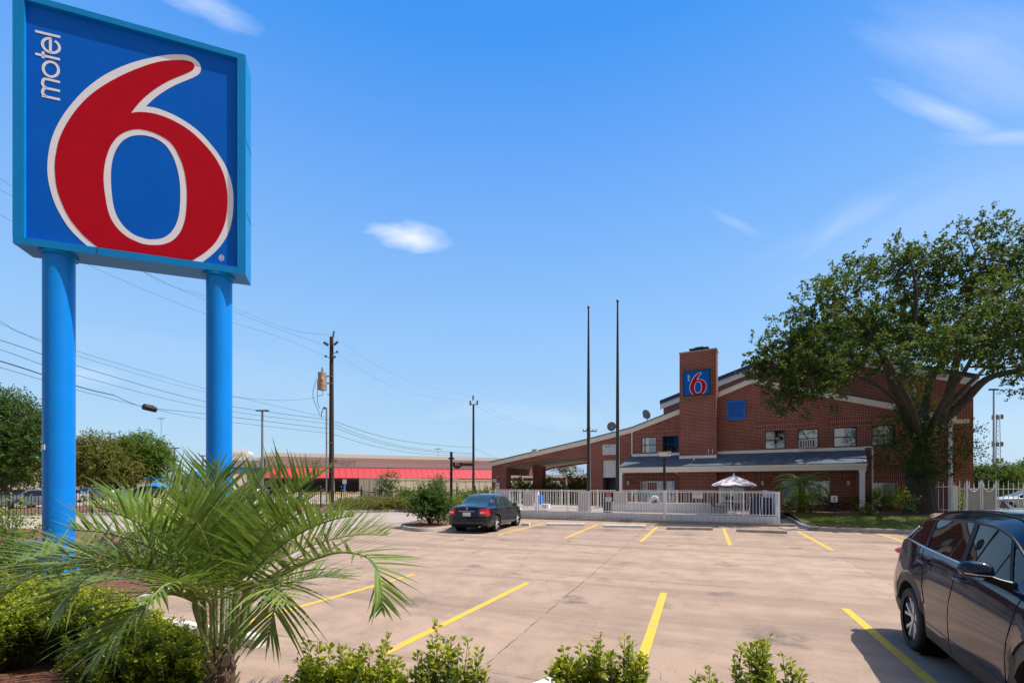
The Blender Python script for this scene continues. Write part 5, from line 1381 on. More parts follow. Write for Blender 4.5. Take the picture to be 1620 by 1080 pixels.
# ================================================================ RIGHT SIDE FENCE AND GATE
GY = 30.5
def rfence(px0, px1, Y, z0, z1, label):
    a, b = fx(px0, Y), fx(px1, Y); L = b-a
    o = thing('picket_fence', (a, Y, 0), 0, label, 'fence'); n = int(L/.16)
    mb = MB()
    for i in range(n+1):
        x = L*i/n; mb.box(x-.012, x+.012, -.012, .012, z0, z1+.12*(i % 2)); mb.lathe([(.018, z1+.12*(i % 2)), (0, z1+.2+.12*(i % 2))], 4, origin=(x, 0, 0))
    mb.build('pickets', 'fencewhite', o, kind='stuff')
    for z in (z0+.25, z1-.1): mb = MB(); mb.box(0, L, -.02, .02, z-.02, z+.02); mb.build('rail', 'fencewhite', o)
    return o, L
rfence(1477, 1508, GY, .3, 1.85, 'short white picket fence between the oak trunk and the brick corner')
o, L = rfence(1511, 1720, 26.4, .2, 1.78, 'white spear-topped picket fence in front of the silver car')
cpost = thing('fence_post', (fx(1510, 26.4), 26.4, 0), 0, 'thick cream fence post at the right corner of the motel', 'post')
mb = MB(); mb.box(-.09, .09, -.09, .09, .1, 1.75); mb.build('shaft', 'cream', cpost); mb = MB(); mb.box(-.12, .12, -.12, .12, 1.752, 1.80); mb.build('cap', 'cream', cpost)
for i, (a, b, lb) in enumerate(((1529, 1551, 'grey canvas cover with a sagging top, left one on the picket fence'), (1553, 1575, 'grey canvas cover with a sagging top, right one on the picket fence'))):
    Y = 26.3; x0, x1 = fx(a, Y), fx(b, Y); o = thing('canvas_cover', (x0, Y, 0), 0, lb, 'cover', 'canvas covers on the picket fence'); W = x1-x0
    mb = MB(); rows = []
    for j in range(17):
        t = j/16; zt2 = 1.92-.38*math.sin(math.pi*t)**.7; rows.append([(W*t, .012*math.sin(j*2.2), .22+(zt2-.22)*q/6) for q in range(7)])
    mb.grid(rows); mb.build('canvas', 'cover', o, smooth=True)
    mb = MB(); mb.tube([(W*j/16, -.03, 1.94-.38*math.sin(math.pi*j/16)**.7) for j in range(17)], .028, 6); mb.build('swag_rail', 'fencewhite', o)
    for t in (0, 1): mb = MB(); mb.box(W*t-.03, W*t+.03, -.06, -.02, .1, 1.9); mb.lathe([(.045, 1.9), (0, 2.1)], 6, origin=(W*t, -.04, 0)); mb.build('post', 'fencewhite', o)
# small white sign in the lawn
p = Vector((fx(1319.5, 27.6), 27.6, .3)); o = thing('lawn_sign', p, 0, 'small white sign on a short stake by the porch bed', 'sign')
mb = MB(); mb.tube([(0, 0, 0), (0, 0, .75)], .02, 6); mb.build('stake', 'black', o); mb = MB(); mb.box(-.14, .14, -.03, -.022, .68, 1.0); pl = mb.build('plate', 'whitesign', o)
mb = MB(); mb.box(-.05, .05, -.035, -.031, .85, .92); mb.box(-.05, .05, -.035, -.031, .74, .80); mb.build('marking', 'ink', pl)

# ================================================================ POLES, WIRES
def upole(px, d, pyt, rad, label, wood=True):
    b = CAMP+ray(px, HOR)*d; b.z = 0; H = hz(pyt, d)
    o = thing('utility_pole', b, R(YAW), label, 'utility pole', 'wooden utility poles along the road')
    mb = MB(); mb.tube([(0, 0, -.2), (0, 0, H*.5), (0, 0, H)], [rad*1.15, rad, rad*.8], 12); mb.build('pole', 'wood', o, smooth=True)
    return o, b, H
o1, b1, H1 = upole(524.5, 40, 533, .20, 'dark wooden utility pole with a rusty transformer can')
def l1(px, py, y=0): return ((px-524.5)/FPX*40, y, hz(py, 40))
def insul(o, p, r_=.09, h=.4, tilt=(0, 0)):
    mb = MB(); q = Vector(p); d = Vector((tilt[0], 0, 1)).normalized()
    pts = []; rad = []
    for i in range(9): pts.append(q+d*h*i/8); rad.append(r_*(.55 if i % 2 else 1))
    mb.tube(pts, rad, 10); mb.build('insulator', 'porcelain', o)
insul(o1, l1(527, 533), .10, .5, (.15, 0)); insul(o1, l1(519.5, 546, -.1), .13, .4, (-1.6, 0)); insul(o1, l1(529, 546, -.1), .13, .45, (1.2, 0))
for (px, py) in ((516, 564), (530.5, 565), (534, 557)):
    mb = MB(); mb.tube([l1(524.5, py+3), l1(px, py, -.05)], .03, 6); mb.ell(l1(px, py, -.1), (.11, .11, .11), 8, 6); mb.build('insulator', 'porcelain', o1)
mb = MB(); x, y, z = l1(512, 618, -.3); h = hz(591, 40)-z
mb.lathe([(0, z), (.36, z), (.36, z+h), (.30, z+h+.05), (.0, z+h+.12)], 20, origin=(x, -.3, 0)); can = mb.build('transformer', 'transf', o1, smooth=True)
mb = MB(); mb.lathe([(.372, z+h*.28), (.378, z+h*.30), (.378, z+h*.33), (.372, z+h*.35)], 20, origin=(x, -.3, 0)); mb.build('can_band', 'rust', can)
mb = MB(); mb.lathe([(.06, z+h+.1), (.09, z+h+.2), (.05, z+h+.3), (.07, z+h+.4), (.02, z+h+.5)], 10, origin=(x, -.3, 0)); mb.build('bushing', 'porcelain', can)
mb = MB(); mb.ell((x+.10, -.55, z+h*.6), (.14, .16, .30), 10, 8); mb.build('rust_patch', 'rust', can)
for py in (596, 607):
    mb = MB(); a = l1(514, py, -.25); b_ = l1(528.5, py, -.15); mb.box(a[0], b_[0], -.26, -.16, a[2]-.05, a[2]+.05); mb.build('bracket', 'greymetal', o1)
mb = MB(); mb.box(l1(518, 624)[0], 0, -.05, .05, l1(0, 624)[2]-.03, l1(0, 624)[2]+.03); mb.build('bracket', 'greymetal', o1)
for (pts) in ([(504, 600), (498, 620), (499, 633), (506, 650), (508, 657)], [(505, 603), (505, 635), (509, 647)], [(513, 619), (513, 626), (505, 627)]):
    mb = MB(); mb.tube(catmull([l1(a, b, -.35) for a, b in pts], 5), .022, 5); mb.build('jumper_wire', 'black', o1)
# service mast beside it
b = CAMP+ray(516.5, HOR)*39.6; b.z = 0; o = thing('service_mast', b, R(YAW), 'thin galvanised mast with a weather head beside the big pole', 'mast')
zt_ = hz(646, 39.6); mb = MB(); mb.tube([(0, 0, 0), (0, 0, zt_)], .065, 10); mb.build('conduit', 'steel', o, smooth=True)
mb = MB(); mb.ell((-.12, 0, zt_+.05), (.20, .14, .12), 12, 8); mb.build('weather_head', 'greymetal', o, smooth=True)
for dz_ in (3.0, 5.5): mb = MB(); mb.box(.0, .45, -.03, .03, zt_-dz_, zt_-dz_+.05); mb.build('standoff', 'steel', o)
mb = MB(); mb.tube(catmull([(-.28, 0, zt_), (-.45, 0, zt_-.45), (-.40, 0, zt_-.8)], 5), .03, 6); mb.build('drip_loop', 'black', o)
o2, b2, H2 = upole(749, 54, 640, .14, 'slender utility pole standing behind the dark sedan')
def l2(px, py): return ((px-749)/FPX*54, 0, hz(py, 54))
mb = MB(); mb.tube([l2(743, 638), l2(749, 640), l2(756, 638)], .05, 6); mb.build('crossarm', 'wood', o2)
for px, py in ((748.5, 628), (744, 636), (755, 635.5)):
    insul(o2, (l2(px, py+5)[0], 0, l2(px, py+5)[2]), .12, .55)
o3, b3, H3 = upole(933, 85, 675, .17, 'far utility pole with a crossarm seen over the canopy roof')
mb = MB(); mb.box(-1.3, 1.3, -.06, .06, H3-.9, H3-.72); mb.build('crossarm', 'wood', o3)
for x in (-1.2, -.6, .6, 1.2): insul(o3, (x, 0, H3-.72), .1, .35)
# wires: each span is its own cable
def wire(pts, r_, label, grp='overhead cables', res=6):
    q = catmull(pts, res); c = Vector(q[0]); o = MB()
    o.tube([Vector(p)-c for p in q], r_, 5); o = o.build('overhead_cable', 'black', None); o.location = c
    tag(o, label, 'cable', grp); return o
def wp(px, py, d): return tuple(pd(px, py, d))
def span(pl, label, r_=.016): wire([wp(*p) for p in pl], r_, label)
span([(-160, 470, 22), (0, 512, 25), (120, 562, 29), (330, 621, 36), (440, 633, 38), (500, 629, 39.8)], 'faint cable that dips below the transformer level', .010)
span([(-160, 492, 21), (0, 538, 24), (66, 560, 26), (120, 578, 28), (330, 636, 35), (520, 664, 40)], 'overhead cable, second highest of the lower bundle on the left', .018)
span([(-160, 508, 21), (0, 553, 24), (120, 593, 28), (330, 645, 35), (520, 670, 40)], 'overhead cable, third of the lower bundle on the left', .014)
span([(-160, 525, 21), (0, 571, 24), (66, 592, 26), (130, 613, 28), (180, 625, 29.5)], 'thick black cable leading to the splice case on the left', .032)
span([(180, 625, 29.5), (215, 640, 31), (245, 646, 32), (330, 655, 35), (520, 678, 40)], 'cable running on from the splice case to the big pole', .018)
span([(-160, 536, 21), (0, 581, 24), (120, 616, 28), (240, 646, 32), (330, 663, 35), (520, 685, 40)], 'lowest overhead cable of the bundle on the left', .014)
span([(-160, 430, 20), (0, 508, 25), (66, 538, 27), (330, 616, 36), (520, 661, 40)], 'overhead cable just above the lower bundle on the left', .010)
for i, (pl, lb) in enumerate(((((-300, 130, 20), (0, 283, 25), (240, 438, 32), (330, 470, 35), (455, 520, 38.5), (526, 530, 40)), 'upper power line crossing behind the sign, highest'),
    (((-300, 160, 20), (0, 300, 25), (240, 436, 31), (330, 476, 35), (440, 520, 38), (519, 548, 40)), 'upper power line crossing behind the sign, middle'),
    (((-300, 210, 20), (0, 340, 25), (150, 424, 29), (330, 498, 35), (440, 532, 38), (519, 565, 40)), 'upper power line crossing behind the sign, lowest'))):
    span(pl, lb, .009)
for (a, b_, sag, lb, r_) in (((526, 530), (749, 628), 24, 'top power line between the two nearer utility poles', .006), ((529, 666), (749, 708), 13, 'upper telephone cable right of the big pole', .02), ((529, 671), (749, 717), 15, 'second telephone cable right of the big pole', .016), ((529, 676), (749, 719), 14, 'third telephone cable right of the big pole', .016), ((529, 687), (749, 722), 12, 'lowest telephone cable right of the big pole', .016), ((534, 560), (755, 636), 26, 'faint power line sagging between the two nearer poles', .006)):
    pl = []
    for i in range(6):
        t = i/5; pl.append((a[0]+(b_[0]-a[0])*t, a[1]+(b_[1]-a[1])*t+sag*math.sin(math.pi*t)*(.6+.4*(1-t)), 40+14*t**1.1))
    span(pl, lb, r_)
for (a, b_, sag, lb) in (((749, 708), (830, 741), 2, 'telephone cable running right from the slender pole'), ((756, 636), (926, 682), 14, 'faint power line from the slender pole, upper'), ((744, 637), (926, 684), 16, 'faint power line from the slender pole, lower')):
    pl = [(a[0]+(b_[0]-a[0])*t, a[1]+(b_[1]-a[1])*t+sag*math.sin(math.pi*t), 54+31*t) for t in (0, .25, .5, .75, 1)]; span(pl, lb, .007 if 'faint' in lb else .016)
# splice case
a, b_ = pd(226, 643, 31.4), pd(247, 648, 32.2); o = thing('splice_case', a, 0, 'black cylindrical splice case hanging on the cables at left', 'splice case')
mb = MB(); d = b_-a; mb.tube([Vector((0, 0, 0)), d*.05, d*.95, d], [.14, .20, .20, .14], 14); mb.build('case', 'black', o, smooth=True)
mb = MB(); mb.tube([d*.1+Vector((0, 0, .17)), d*.8+Vector((0, 0, .20))], .07, 8); mb.build('clamp', 'black', o)

# light poles and masts
def lightpole(px, d, pyt, rad, label, heads=2, mat='greymetal', span_=1.1, hh=.12, grp='parking lot light poles'):
    b = CAMP+ray(px, HOR)*d; b.z = 0; H = hz(pyt, d); o = thing('light_pole', b, R(YAW), label, 'light pole', grp)
    mb = MB(); mb.tube([(0, 0, 0), (0, 0, H)], [rad, rad*.7], 8); mb.build('pole', mat, o, smooth=True)
    for sgn in ((-1, 1) if heads == 2 else (1,)):
        mb = MB(); mb.box(min(0, sgn*span_), max(0, sgn*span_), -.15, .15, H-.02, H+hh); mb.build('lamp_head', 'black', o)
    return o
lightpole(415, 52, 650, .16, 'tan light pole rising in front of the tan store, left of the big pole', span_=.7)
lightpole(174.5, 80, 686, .16, 'double-headed light pole behind the olive tree', span_=.85)
lightpole(276, 75, 709, .14, 'light pole just right of the round bright tree', span_=.75)
lightpole(321, 85, 721, .15, 'light pole close left of the right sign pole, taller of two', span_=.6)
lightpole(319, 95, 731, .13, 'shorter light pole close left of the right sign pole', span_=.5, heads=1)
lightpole(255, 130, 662, .07, 'very thin distant mast above the bright tree', span_=.9)
lightpole(1572, 75, 617, .15, 'tall thin grey light pole at far right', span_=.75, hh=.22)
lightpole(693, 120, 710, .06, 'tiny distant light mast above the store roof', span_=.8)
# lattice tower far right
b = CAMP+ray(1578, HOR)*190; b.z = 0; H = hz(656, 190); o = thing('lattice_tower', b, 0, 'hazy lattice antenna tower behind the tall thin light pole', 'tower')
corners = [Vector((1.1*math.cos(R(a)), 1.1*math.sin(R(a)), 0)) for a in (90, 210, 330)]
for c in corners: mb = MB(); mb.tube([c, c*.6+Vector((0, 0, H))], .09, 5); mb.build('leg', 'greymetal', o)
mb = MB(); n = 16
for i in range(n):
    for j in range(3):
        t0, t1 = i/n, (i+1)/n; c0, c1 = corners[j]*(1-.4*t0), corners[(j+1) % 3]*(1-.4*t1); mb.tube([c0+Vector((0, 0, H*t0)), c1+Vector((0, 0, H*t1))], .055, 4)
mb.build('bracing', 'greymetal', o)
for z in (H*.97, H*.60, H*.38):
    mb = MB()
    for j in range(6): a = R(60*j); mb.box(1.5*math.cos(a)-.3, 1.5*math.cos(a)+.3, 1.5*math.sin(a)-.2, 1.5*math.sin(a)+.2, z-.9, z+.9)
    mb.tube([(1.5*math.cos(R(60*j)), 1.5*math.sin(R(60*j)), z) for j in range(7)], .06, 4); mb.build('antenna_ring', 'greymetal', o)
# black post with small crossbar near the island
b = CAMP+ray(714, HOR)*23.5; b.z = .05; o = thing('sign_post', b, R(YAW), 'thin black post with a short crossbar left of the sedan', 'post')
zt_ = hz(716, 23.5); mb = MB(); mb.box(-.06, .06, -.06, .06, 0, zt_); mb.build('post', 'black', o); z = hz(726, 23.5); mb = MB(); mb.box(-.14, .14, -.08, .08, z-.06, z+.03); mb.build('crossbar', 'black', o)

# ================================================================ IRON FENCE WITH SWAGS
def iron(pa, pb, bays, label, htp=1.42, pk=.14, swag=True):
    a, b = gp(*pa), gp(*pb); a.z = b.z = 0; L = (b-a).length; o = thing('iron_fence', a, math.atan2(b.y-a.y, b.x-a.x), label, 'fence', 'black iron fences along the road')
    mb = MB(); n = int(L/pk)
    for i in range(n+1):
        x = L*i/n; t = (x/L*bays) % 1; zt_ = htp-(.22*math.sin(math.pi*t) if swag else 0); mb.box(x-.017, x+.017, -.017, .017, .1, zt_)
    mb.build('pickets', 'black', o, kind='stuff')
    mb = MB(); mb.box(0, L, -.02, .02, .22, .26); mb.build('rail', 'black', o)
    mb = MB()
    if swag: mb.tube([(L*i/(bays*10), 0, htp+.05-.24*math.sin(math.pi*((i/10) % 1))) for i in range(bays*10+1)], .035, 5)
    else: mb.box(0, L, -.02, .02, htp-.15, htp-.11)
    mb.build('top_rail', 'black', o)
    for i in range(bays+1): x = L*i/bays; mb = MB(); mb.box(x-.045, x+.045, -.045, .045, 0, htp+.18); mb.lathe([(.05, htp+.18), (.07, htp+.24), (0, htp+.36)], 8, origin=(x, 0, 0)); mb.build('post', 'black', o)
iron((440, 805), (780, 801), 11, 'black iron fence with sagging top rails before the beige containers')
iron((-60, 822), (440, 806), 9, 'plain black iron fence behind the pylon sign', htp=1.5, swag=False)

# ================================================================ CONTAINERS AND STORE
def container(pxa, da, pxb, db, h, label, wdt=2.5, z0=0):
    a = CAMP+ray(pxa, HOR)*da; b = CAMP+ray(pxb, HOR)*db; a.z = b.z = 0; L = (b-a).length
    o = thing('shipping_container', a, math.atan2(b.y-a.y, b.x-a.x), label, 'container', 'beige containers behind the iron fence')
    mb = MB(); mb.box(0, L, 0, wdt, .1, h); mb.build('box', 'container', o)
    mb = MB(); mb.box(-.03, L+.03, -.04, 0-.002, h-.15, h+.02); mb.box(-.03, L+.03, -.04, -.002, .1, .3)
    mb.build('rail', 'beige', o)
    for x in np.linspace(0, L, max(2, int(L/2.4))): mb = MB(); mb.box(x-.05, x+.05, -.05, -.003, .3, h-.15); mb.build('post', 'beige', o)
    return o
container(605, 55, 665, 56.5, 2.55, 'beige container with dark gaps, right of its end door')
container(666, 56.6, 724, 58, 2.5, 'beige container in the middle of the row')
container(725, 58.2, 790, 60, 2.45, 'beige container nearest the slender utility pole')
container(800, 62, 885, 66, 2.3, 'cream ribbed container seen through the canopy opening')
a = CAMP+ray(568, HOR)*57; b_ = CAMP+ray(604, HOR)*54.9; a.z = b_.z = 0; L = (b_-a).length
o = thing('container_end', a, math.atan2(b_.y-a.y, b_.x-a.x), 'shaded grey-beige end of the leftmost container with double doors', 'container')
mb = MB(); mb.box(0, L, 0, 6, .1, 2.6); mb.build('box', 'beige', o)
for x in (.25, L/2+.05): mb = MB(); mb.box(x, x+L/2-.35, -.05, -.003, .3, 2.4); mb.build('door', 'container', o)
# strip store
SAg = R(66.6-YAW); sd = Vector((math.sin(SAg), math.cos(SAg), 0)); sn = Vector((sd.y, -sd.x, 0))
S0 = CAMP+ray(420, HOR)*66; S0.z = 0
def son(px): r = ray(px, HOR); t = (S0-CAMP).dot(sn)/r.dot(sn); return (CAMP+r*t-S0).dot(sd)
def szz(px, py): r = ray(px, py); t = (S0-CAMP).dot(sn)/r.dot(sn); return CAM_H+r.z*t
store = thing('strip_store', S0, math.atan2(sd.y, sd.x), 'long tan stucco store with a red metal awning roof across the road', 'building')
LL = son(791)+14; hT = szz(420, 715.5); xl = 0
mb = MB(); mb.box(0, LL, 0, 30, 0, hT-.9); mb.build('wall', 'store', store)
mb = MB(); mb.box(-.2, LL+.2, -.3, 30.2, hT-.898, hT-.55); mb.box(-.35, LL+.35, -.5, 30.4, hT-.548, hT); mb.build('cornice', 'storetrim', store)
zA, zB = szz(600, 739.5), szz(600, 756)
mb = MB(); mb.add([(-.4, -2.6, zB), (LL, -2.6, zB), (LL, -.02, zA), (1.2, -.02, zA), (-.4, -2.6, zB-.12), (LL, -2.6, zB-.12)], [(0, 1, 2, 3), (4, 5, 1, 0)]); mb.build('awning_roof', 'storered', store)
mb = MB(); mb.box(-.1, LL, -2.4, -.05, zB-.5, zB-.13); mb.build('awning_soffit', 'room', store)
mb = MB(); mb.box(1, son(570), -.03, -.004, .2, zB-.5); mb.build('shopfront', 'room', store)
mb = MB()
for x in np.arange(3, LL-3, 6.0): mb = MB(); mb.box(x-.25, x+.25, -2.4, -1.9, 0, zB-.5); mb.build('pillar', 'store', store)
def tms(x, z, y): return Matrix.Translation((x, y, z)) @ Matrix.Rotation(R(90), 4, 'X')
# worn lettering on the fascia, and the dark plate sign
x0, x1 = son(497), son(546); z = szz(520, 733); h = szz(520, 729)-szz(520, 737)
sg = thing('shop_sign', S0, math.atan2(sd.y, sd.x), 'pale raised lettering on the tan store above the red awning', 'sign')
mb = MB(); mb.text('FAMILY  THRIFT', h*1.35, tms((x0+x1)/2, z, -.06), bold=.03, sx=1.05); mb.build('lettering', 'silverletter', sg)
mb = MB(); mb.ell((son(529), -.15, szz(529, 727)), (.45, .12, .4), 10, 8); mb.build('red_dot', 'redpaint', sg)
x0, x1, z0, z1 = son(716), son(749), szz(730, 736.5), szz(730, 730)
sg = thing('shop_sign', S0, math.atan2(sd.y, sd.x), 'dark strip sign with a domed black logo beside the slender pole', 'sign')
mb = MB(); mb.box(x0, x1, -.2, -.004, z0, z0+(z1-z0)*.62); mb.build('plate', 'ink', sg)
mb = MB(); r_ = (z1-z0)*1.15; mb.lathe([(0, -.22), (r_, -.22), (r_, -.01)], 20, origin=(x0+r_, 0, z0+r_*.4), axis='y'); lg = mb.build('logo', 'ink', sg)
mb = MB(); mb.text('EC', r_*.9, tms(x0+r_, z0+r_*.35, -.23)); mb.build('lettering', 'whitesign', lg)
mb = MB(); mb.text('ROCKS  EXTRA', (z1-z0)*.95, tms((x0+2*r_+x1)/2, z0+(z1-z0)*1.05, -.1), bold=.03); mb.build('lettering', 'silverletter', sg)
# lower left neighbour with blue stripe
W0 = son(338); hL = szz(400, 722)
nb = thing('side_store', S0+sd*W0-sn*(-.0), math.atan2(sd.y, sd.x), 'plain tan store wing with a thin blue stripe behind the right sign pole', 'building')
mb = MB(); mb.box(0, -W0-.3, 1.5, 26, 0, hL-.5); mb.build('wall', 'store', nb)
mb = MB(); mb.box(-.2, -W0-.3, 1.2, 26.2, hL-.498, hL); mb.build('cornice', 'storetrim', nb)
za = szz(400, 741.5); mb = MB(); mb.box(0, -W0-.3, 1.45, 1.495, za-.28, za+.28); mb.build('blue_stripe', 'bluesign', nb)
mb = MB(); mb.box(0, -W0-.3, 1.46, 1.495, za-.60, za-.42); mb.build('red_stripe', 'redpaint', nb)
mb = MB(); mb.box(.3, son(384)-W0, 3, 8, hL+.002, hL+.7); mb.box(0, son(389)-W0, 2.7, 8.3, hL+.702, hL+1.0); mb.build('roof_parapet', 'storetrim', nb)
mb = MB(); mb.box(-W0-.9, -W0-.5, 1.2, 1.44, 0, 3.5); mb.build('downpipe', 'storetrim', nb)
# yellow painted kerb strip and pale barrier before the shopfront
a = CAMP+ray(455, HOR)*50; b_ = CAMP+ray(569, HOR)*53; a.z = b_.z = 0; L = (b_-a).length
o = thing('low_barrier', a, math.atan2(b_.y-a.y, b_.x-a.x), 'pale low barrier wall with a yellow top edge before the dark shopfront', 'wall')
mb = MB(); mb.box(0, L, 0, .3, 0, .82); mb.build('wall_body', 'store', o); mb = MB(); mb.box(-.02, L+.02, -.03, .33, .822, .98); mb.build('painted_edge', pm('yellow_edge', (.70, .42, .02), .7), o)
b = CAMP+ray(545, HOR)*60; b.z = 0; o = thing('parking_sign', b, R(YAW), 'small blue and white parking sign before the dark shopfront', 'sign')
mb = MB(); mb.tube([(0, 0, 0), (0, 0, 1.9)], .12, 6); mb.build('post', 'bluesign', o); mb = MB(); mb.box(-.25, .25, -.05, 0-.0, 1.9, 2.5); mb.build('plate', 'whitesign', o)

# ================================================================ FAR BACKGROUND
def farbox(name, px0, d0, px1, d1, h, dep, mat, label, cat='building', roof=None, extra=None, grp=None):
    a = CAMP+ray(px0, HOR)*d0; b = CAMP+ray(px1, HOR)*d1; a.z = b.z = 0; L = (b-a).length
    o = thing(name, a, math.atan2(b.y-a.y, b.x-a.x), label, cat, grp)
    mb = MB(); mb.box(0, L, 0, dep, 0, h); mb.build('wall', mat, o)
    if roof:
        mt, rh, ov = roof; mb = MB(); mb.add([(-ov, -ov, h), (L+ov, -ov, h), (L+ov, dep+ov, h), (-ov, dep+ov, h), (-ov+dep*.3, dep*.5, h+rh), (L+ov-dep*.3, dep*.5, h+rh), (-ov, -ov, h-.25), (L+ov, -ov, h-.25)], [(0, 1, 5, 4), (1, 2, 5), (2, 3, 4, 5), (3, 0, 4), (6, 7, 1, 0)]); mb.build('roof', mt, o)
    return o, L
# motel wing beyond the canopy
o, L = farbox('motel_wing', 803, 74, 1010, 66, 3.3, 12, 'brick', 'long low motel wing with a blue-grey roof seen beyond the canopy', roof=('farroof', 2.3, .9))
mb = MB(); mb.box(-.9, L+.9, -.95, -.80, 2.85, 3.28); mb.build('fascia', 'white', o)
for x in np.arange(.5, L, 2.4):
    mb = MB(); mb.box(x-.09, x+.09, -.75, -.57, 0, 2.85); mb.build('porch_post', 'white', o)
    mb = MB(); mb.box(x+.6, x+1.7, -.05, -.004, 1.0, 2.1); mb.build('window', 'room', o)
# beige ribbed fence between
a = CAMP+ray(795, HOR)*52; b_ = CAMP+ray(960, HOR)*47; a.z = b_.z = 0; L = (b_-a).length
o = thing('metal_fence', a, math.atan2(b_.y-a.y, b_.x-a.x), 'cream ribbed metal fence behind the bushes under the canopy', 'fence')
mb = MB(); mb.box(0, L, 0, .05, 0, 1.75); mb.build('sheet', 'container', o); mb = MB(); mb.box(0, L, -.03, .08, 1.752, 1.84); mb.build('rail', 'beige', o)
# red fire lane kerb strip
a = CAMP+ray(862, HOR)*44; b_ = CAMP+ray(925, HOR)*43; a.z = b_.z = 0; L = (b_-a).length
o = thing('red_barrier', a, math.atan2(b_.y-a.y, b_.x-a.x), 'faded red painted low wall glimpsed through the pool fence', 'wall')
mb = MB(); mb.box(0, L, 0, .3, 0, .30); mb.build('wall_body', 'whitekerb', o); mb = MB(); mb.box(-.01, L+.01, -.02, .32, .302, .48); mb.build('painted_edge', 'redpaint', o)
# far left brown building behind the big trees
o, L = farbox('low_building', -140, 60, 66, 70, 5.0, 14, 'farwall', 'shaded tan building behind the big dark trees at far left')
mb = MB(); mb.box(L*.62, L*.93, -.9, -.004, 3.5, 5.1); mb.build('awning', 'redpaint', o)
mb = MB(); mb.box(-.3, L+.3, -.3, 14.3, 5.3, 5.7); mb.build('cornice', 'storetrim', o)
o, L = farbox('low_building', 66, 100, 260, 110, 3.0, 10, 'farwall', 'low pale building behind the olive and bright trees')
mb = MB(); mb.box(-.3, L+.3, -.3, 10.3, 3.002, 3.3); mb.build('cornice', 'white', o)
for (px, py, d, lb) in ((245, 752, 95, 'small blue pyramid tent roof under the round tree'), (247, 763, 80, 'wider blue awning below the small blue tent'), (268, 764, 82, 'blue awning just right of the wide one')):
    b = CAMP+ray(px, HOR)*d; zt_ = hz(py, d); b.z = 0; o = thing('shade_tent', b, R(YAW), lb, 'tent', 'blue shade tents in the far lot'); r_ = 11/FPX*d
    mb = MB(); mb.add([(-r_, -r_, zt_-.7), (r_, -r_, zt_-.7), (r_, r_, zt_-.7), (-r_, r_, zt_-.7), (0, 0, zt_+.3), (-r_, -r_, zt_-.95), (r_, -r_, zt_-.95), (r_, r_, zt_-.95), (-r_, r_, zt_-.95)], [(0, 1, 4), (1, 2, 4), (2, 3, 4), (3, 0, 4), (5, 6, 1, 0), (6, 7, 2, 1), (7, 8, 3, 2), (8, 5, 0, 3)]); mb.build('canopy', 'tarp', o)
    for x in (-1, 1):
        for y in (-1, 1): mb = MB(); mb.tube([(x*r_*.95, y*r_*.95, 0), (x*r_*.95, y*r_*.95, zt_-.7)], .06, 5); mb.build('leg', 'white', o)
o, L = farbox('low_building', 284, 130, 312, 128, 4.0, 10, 'redpaint', 'small far building with a blue sloping roof left of the right sign pole', roof=('tarp', 2.2, .2))
b = CAMP+ray(268, HOR)*90; b.z = 0; o = thing('shelter_frame', b, R(YAW), 'grey steel shelter frame right of the round tree', 'shelter')
zt_ = hz(743, 90); mb = MB(); mb.box(-2.0, 2.2, -2, 2, zt_-.35, zt_); mb.build('roof', 'greymetal', o)
for x in (-1.8, 2.0): mb = MB(); mb.box(x-.12, x+.12, -.12, .12, 0, zt_-.352); mb.build('post', 'greymetal', o)
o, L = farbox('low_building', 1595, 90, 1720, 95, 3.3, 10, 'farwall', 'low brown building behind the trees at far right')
mb = MB(); mb.box(-.2, L+.2, -.2, 10.2, 3.302, 3.55); mb.build('cornice', 'wood', o)
# ================================================================ VEGETATION
def limb(mb, pts, r0, r1, n=9, per=5, wob=.0):
    q = catmull([tuple(p) for p in pts], per); m = len(q)
    rad = [r0+(r1-r0)*(i/(m-1))**.85 for i in range(m)]
    if wob: q = [tuple(Vector(p)+Vector((random.uniform(-1, 1), random.uniform(-1, 1), random.uniform(-1, 1)))*wob*rad[i]) for i, p in enumerate(q)]
    mb.tube(q, rad, n)
    return [Vector(p) for p in q]
def crown_leaves(clumps, n, ln, wd, shell=.55, tuft=None, droop=.1):
    """clumps: (center, (rx,ry,rz)); leaves gathered in small twig tufts inside each clump"""
    vol = np.array([c[1][0]*c[1][1]*c[1][2] for c in clumps])**.72; vol /= vol.sum(); out = []
    for (c, r), v in zip(clumps, vol):
        k_ = max(6, int(n*v)); per = tuft or 14; nt_ = max(1, k_//per)
        u = rndunit(nt_); rad = (shell+(1-shell)*rng.random((nt_, 1))**.7)*(1+.18*rng.normal(size=(nt_, 1)))
        tc_ = u*rad*np.array(r)+np.array(c)
        td = u+.7*rndunit(nt_)+np.array([0, 0, .15-droop]); td /= np.linalg.norm(td, axis=1, keepdims=True)
        T = np.repeat(tc_, per, axis=0); D = np.repeat(td, per, axis=0); m = len(T)
        along = rng.random((m, 1))*ln*4.2
        pos = T+D*along+rndunit(m)*ln*.55
        dr = D*.6+rndunit(m); nr = rndunit(m)*.8+np.array([0, 0, 1.0])
        sc = (.65+.6*rng.random(m))
        out.append(leaves(None, pos, dr, nr, ln*sc, wd*sc))
    return np.concatenate(out)
def rootinv(o): return root_matrix(o).inverted()

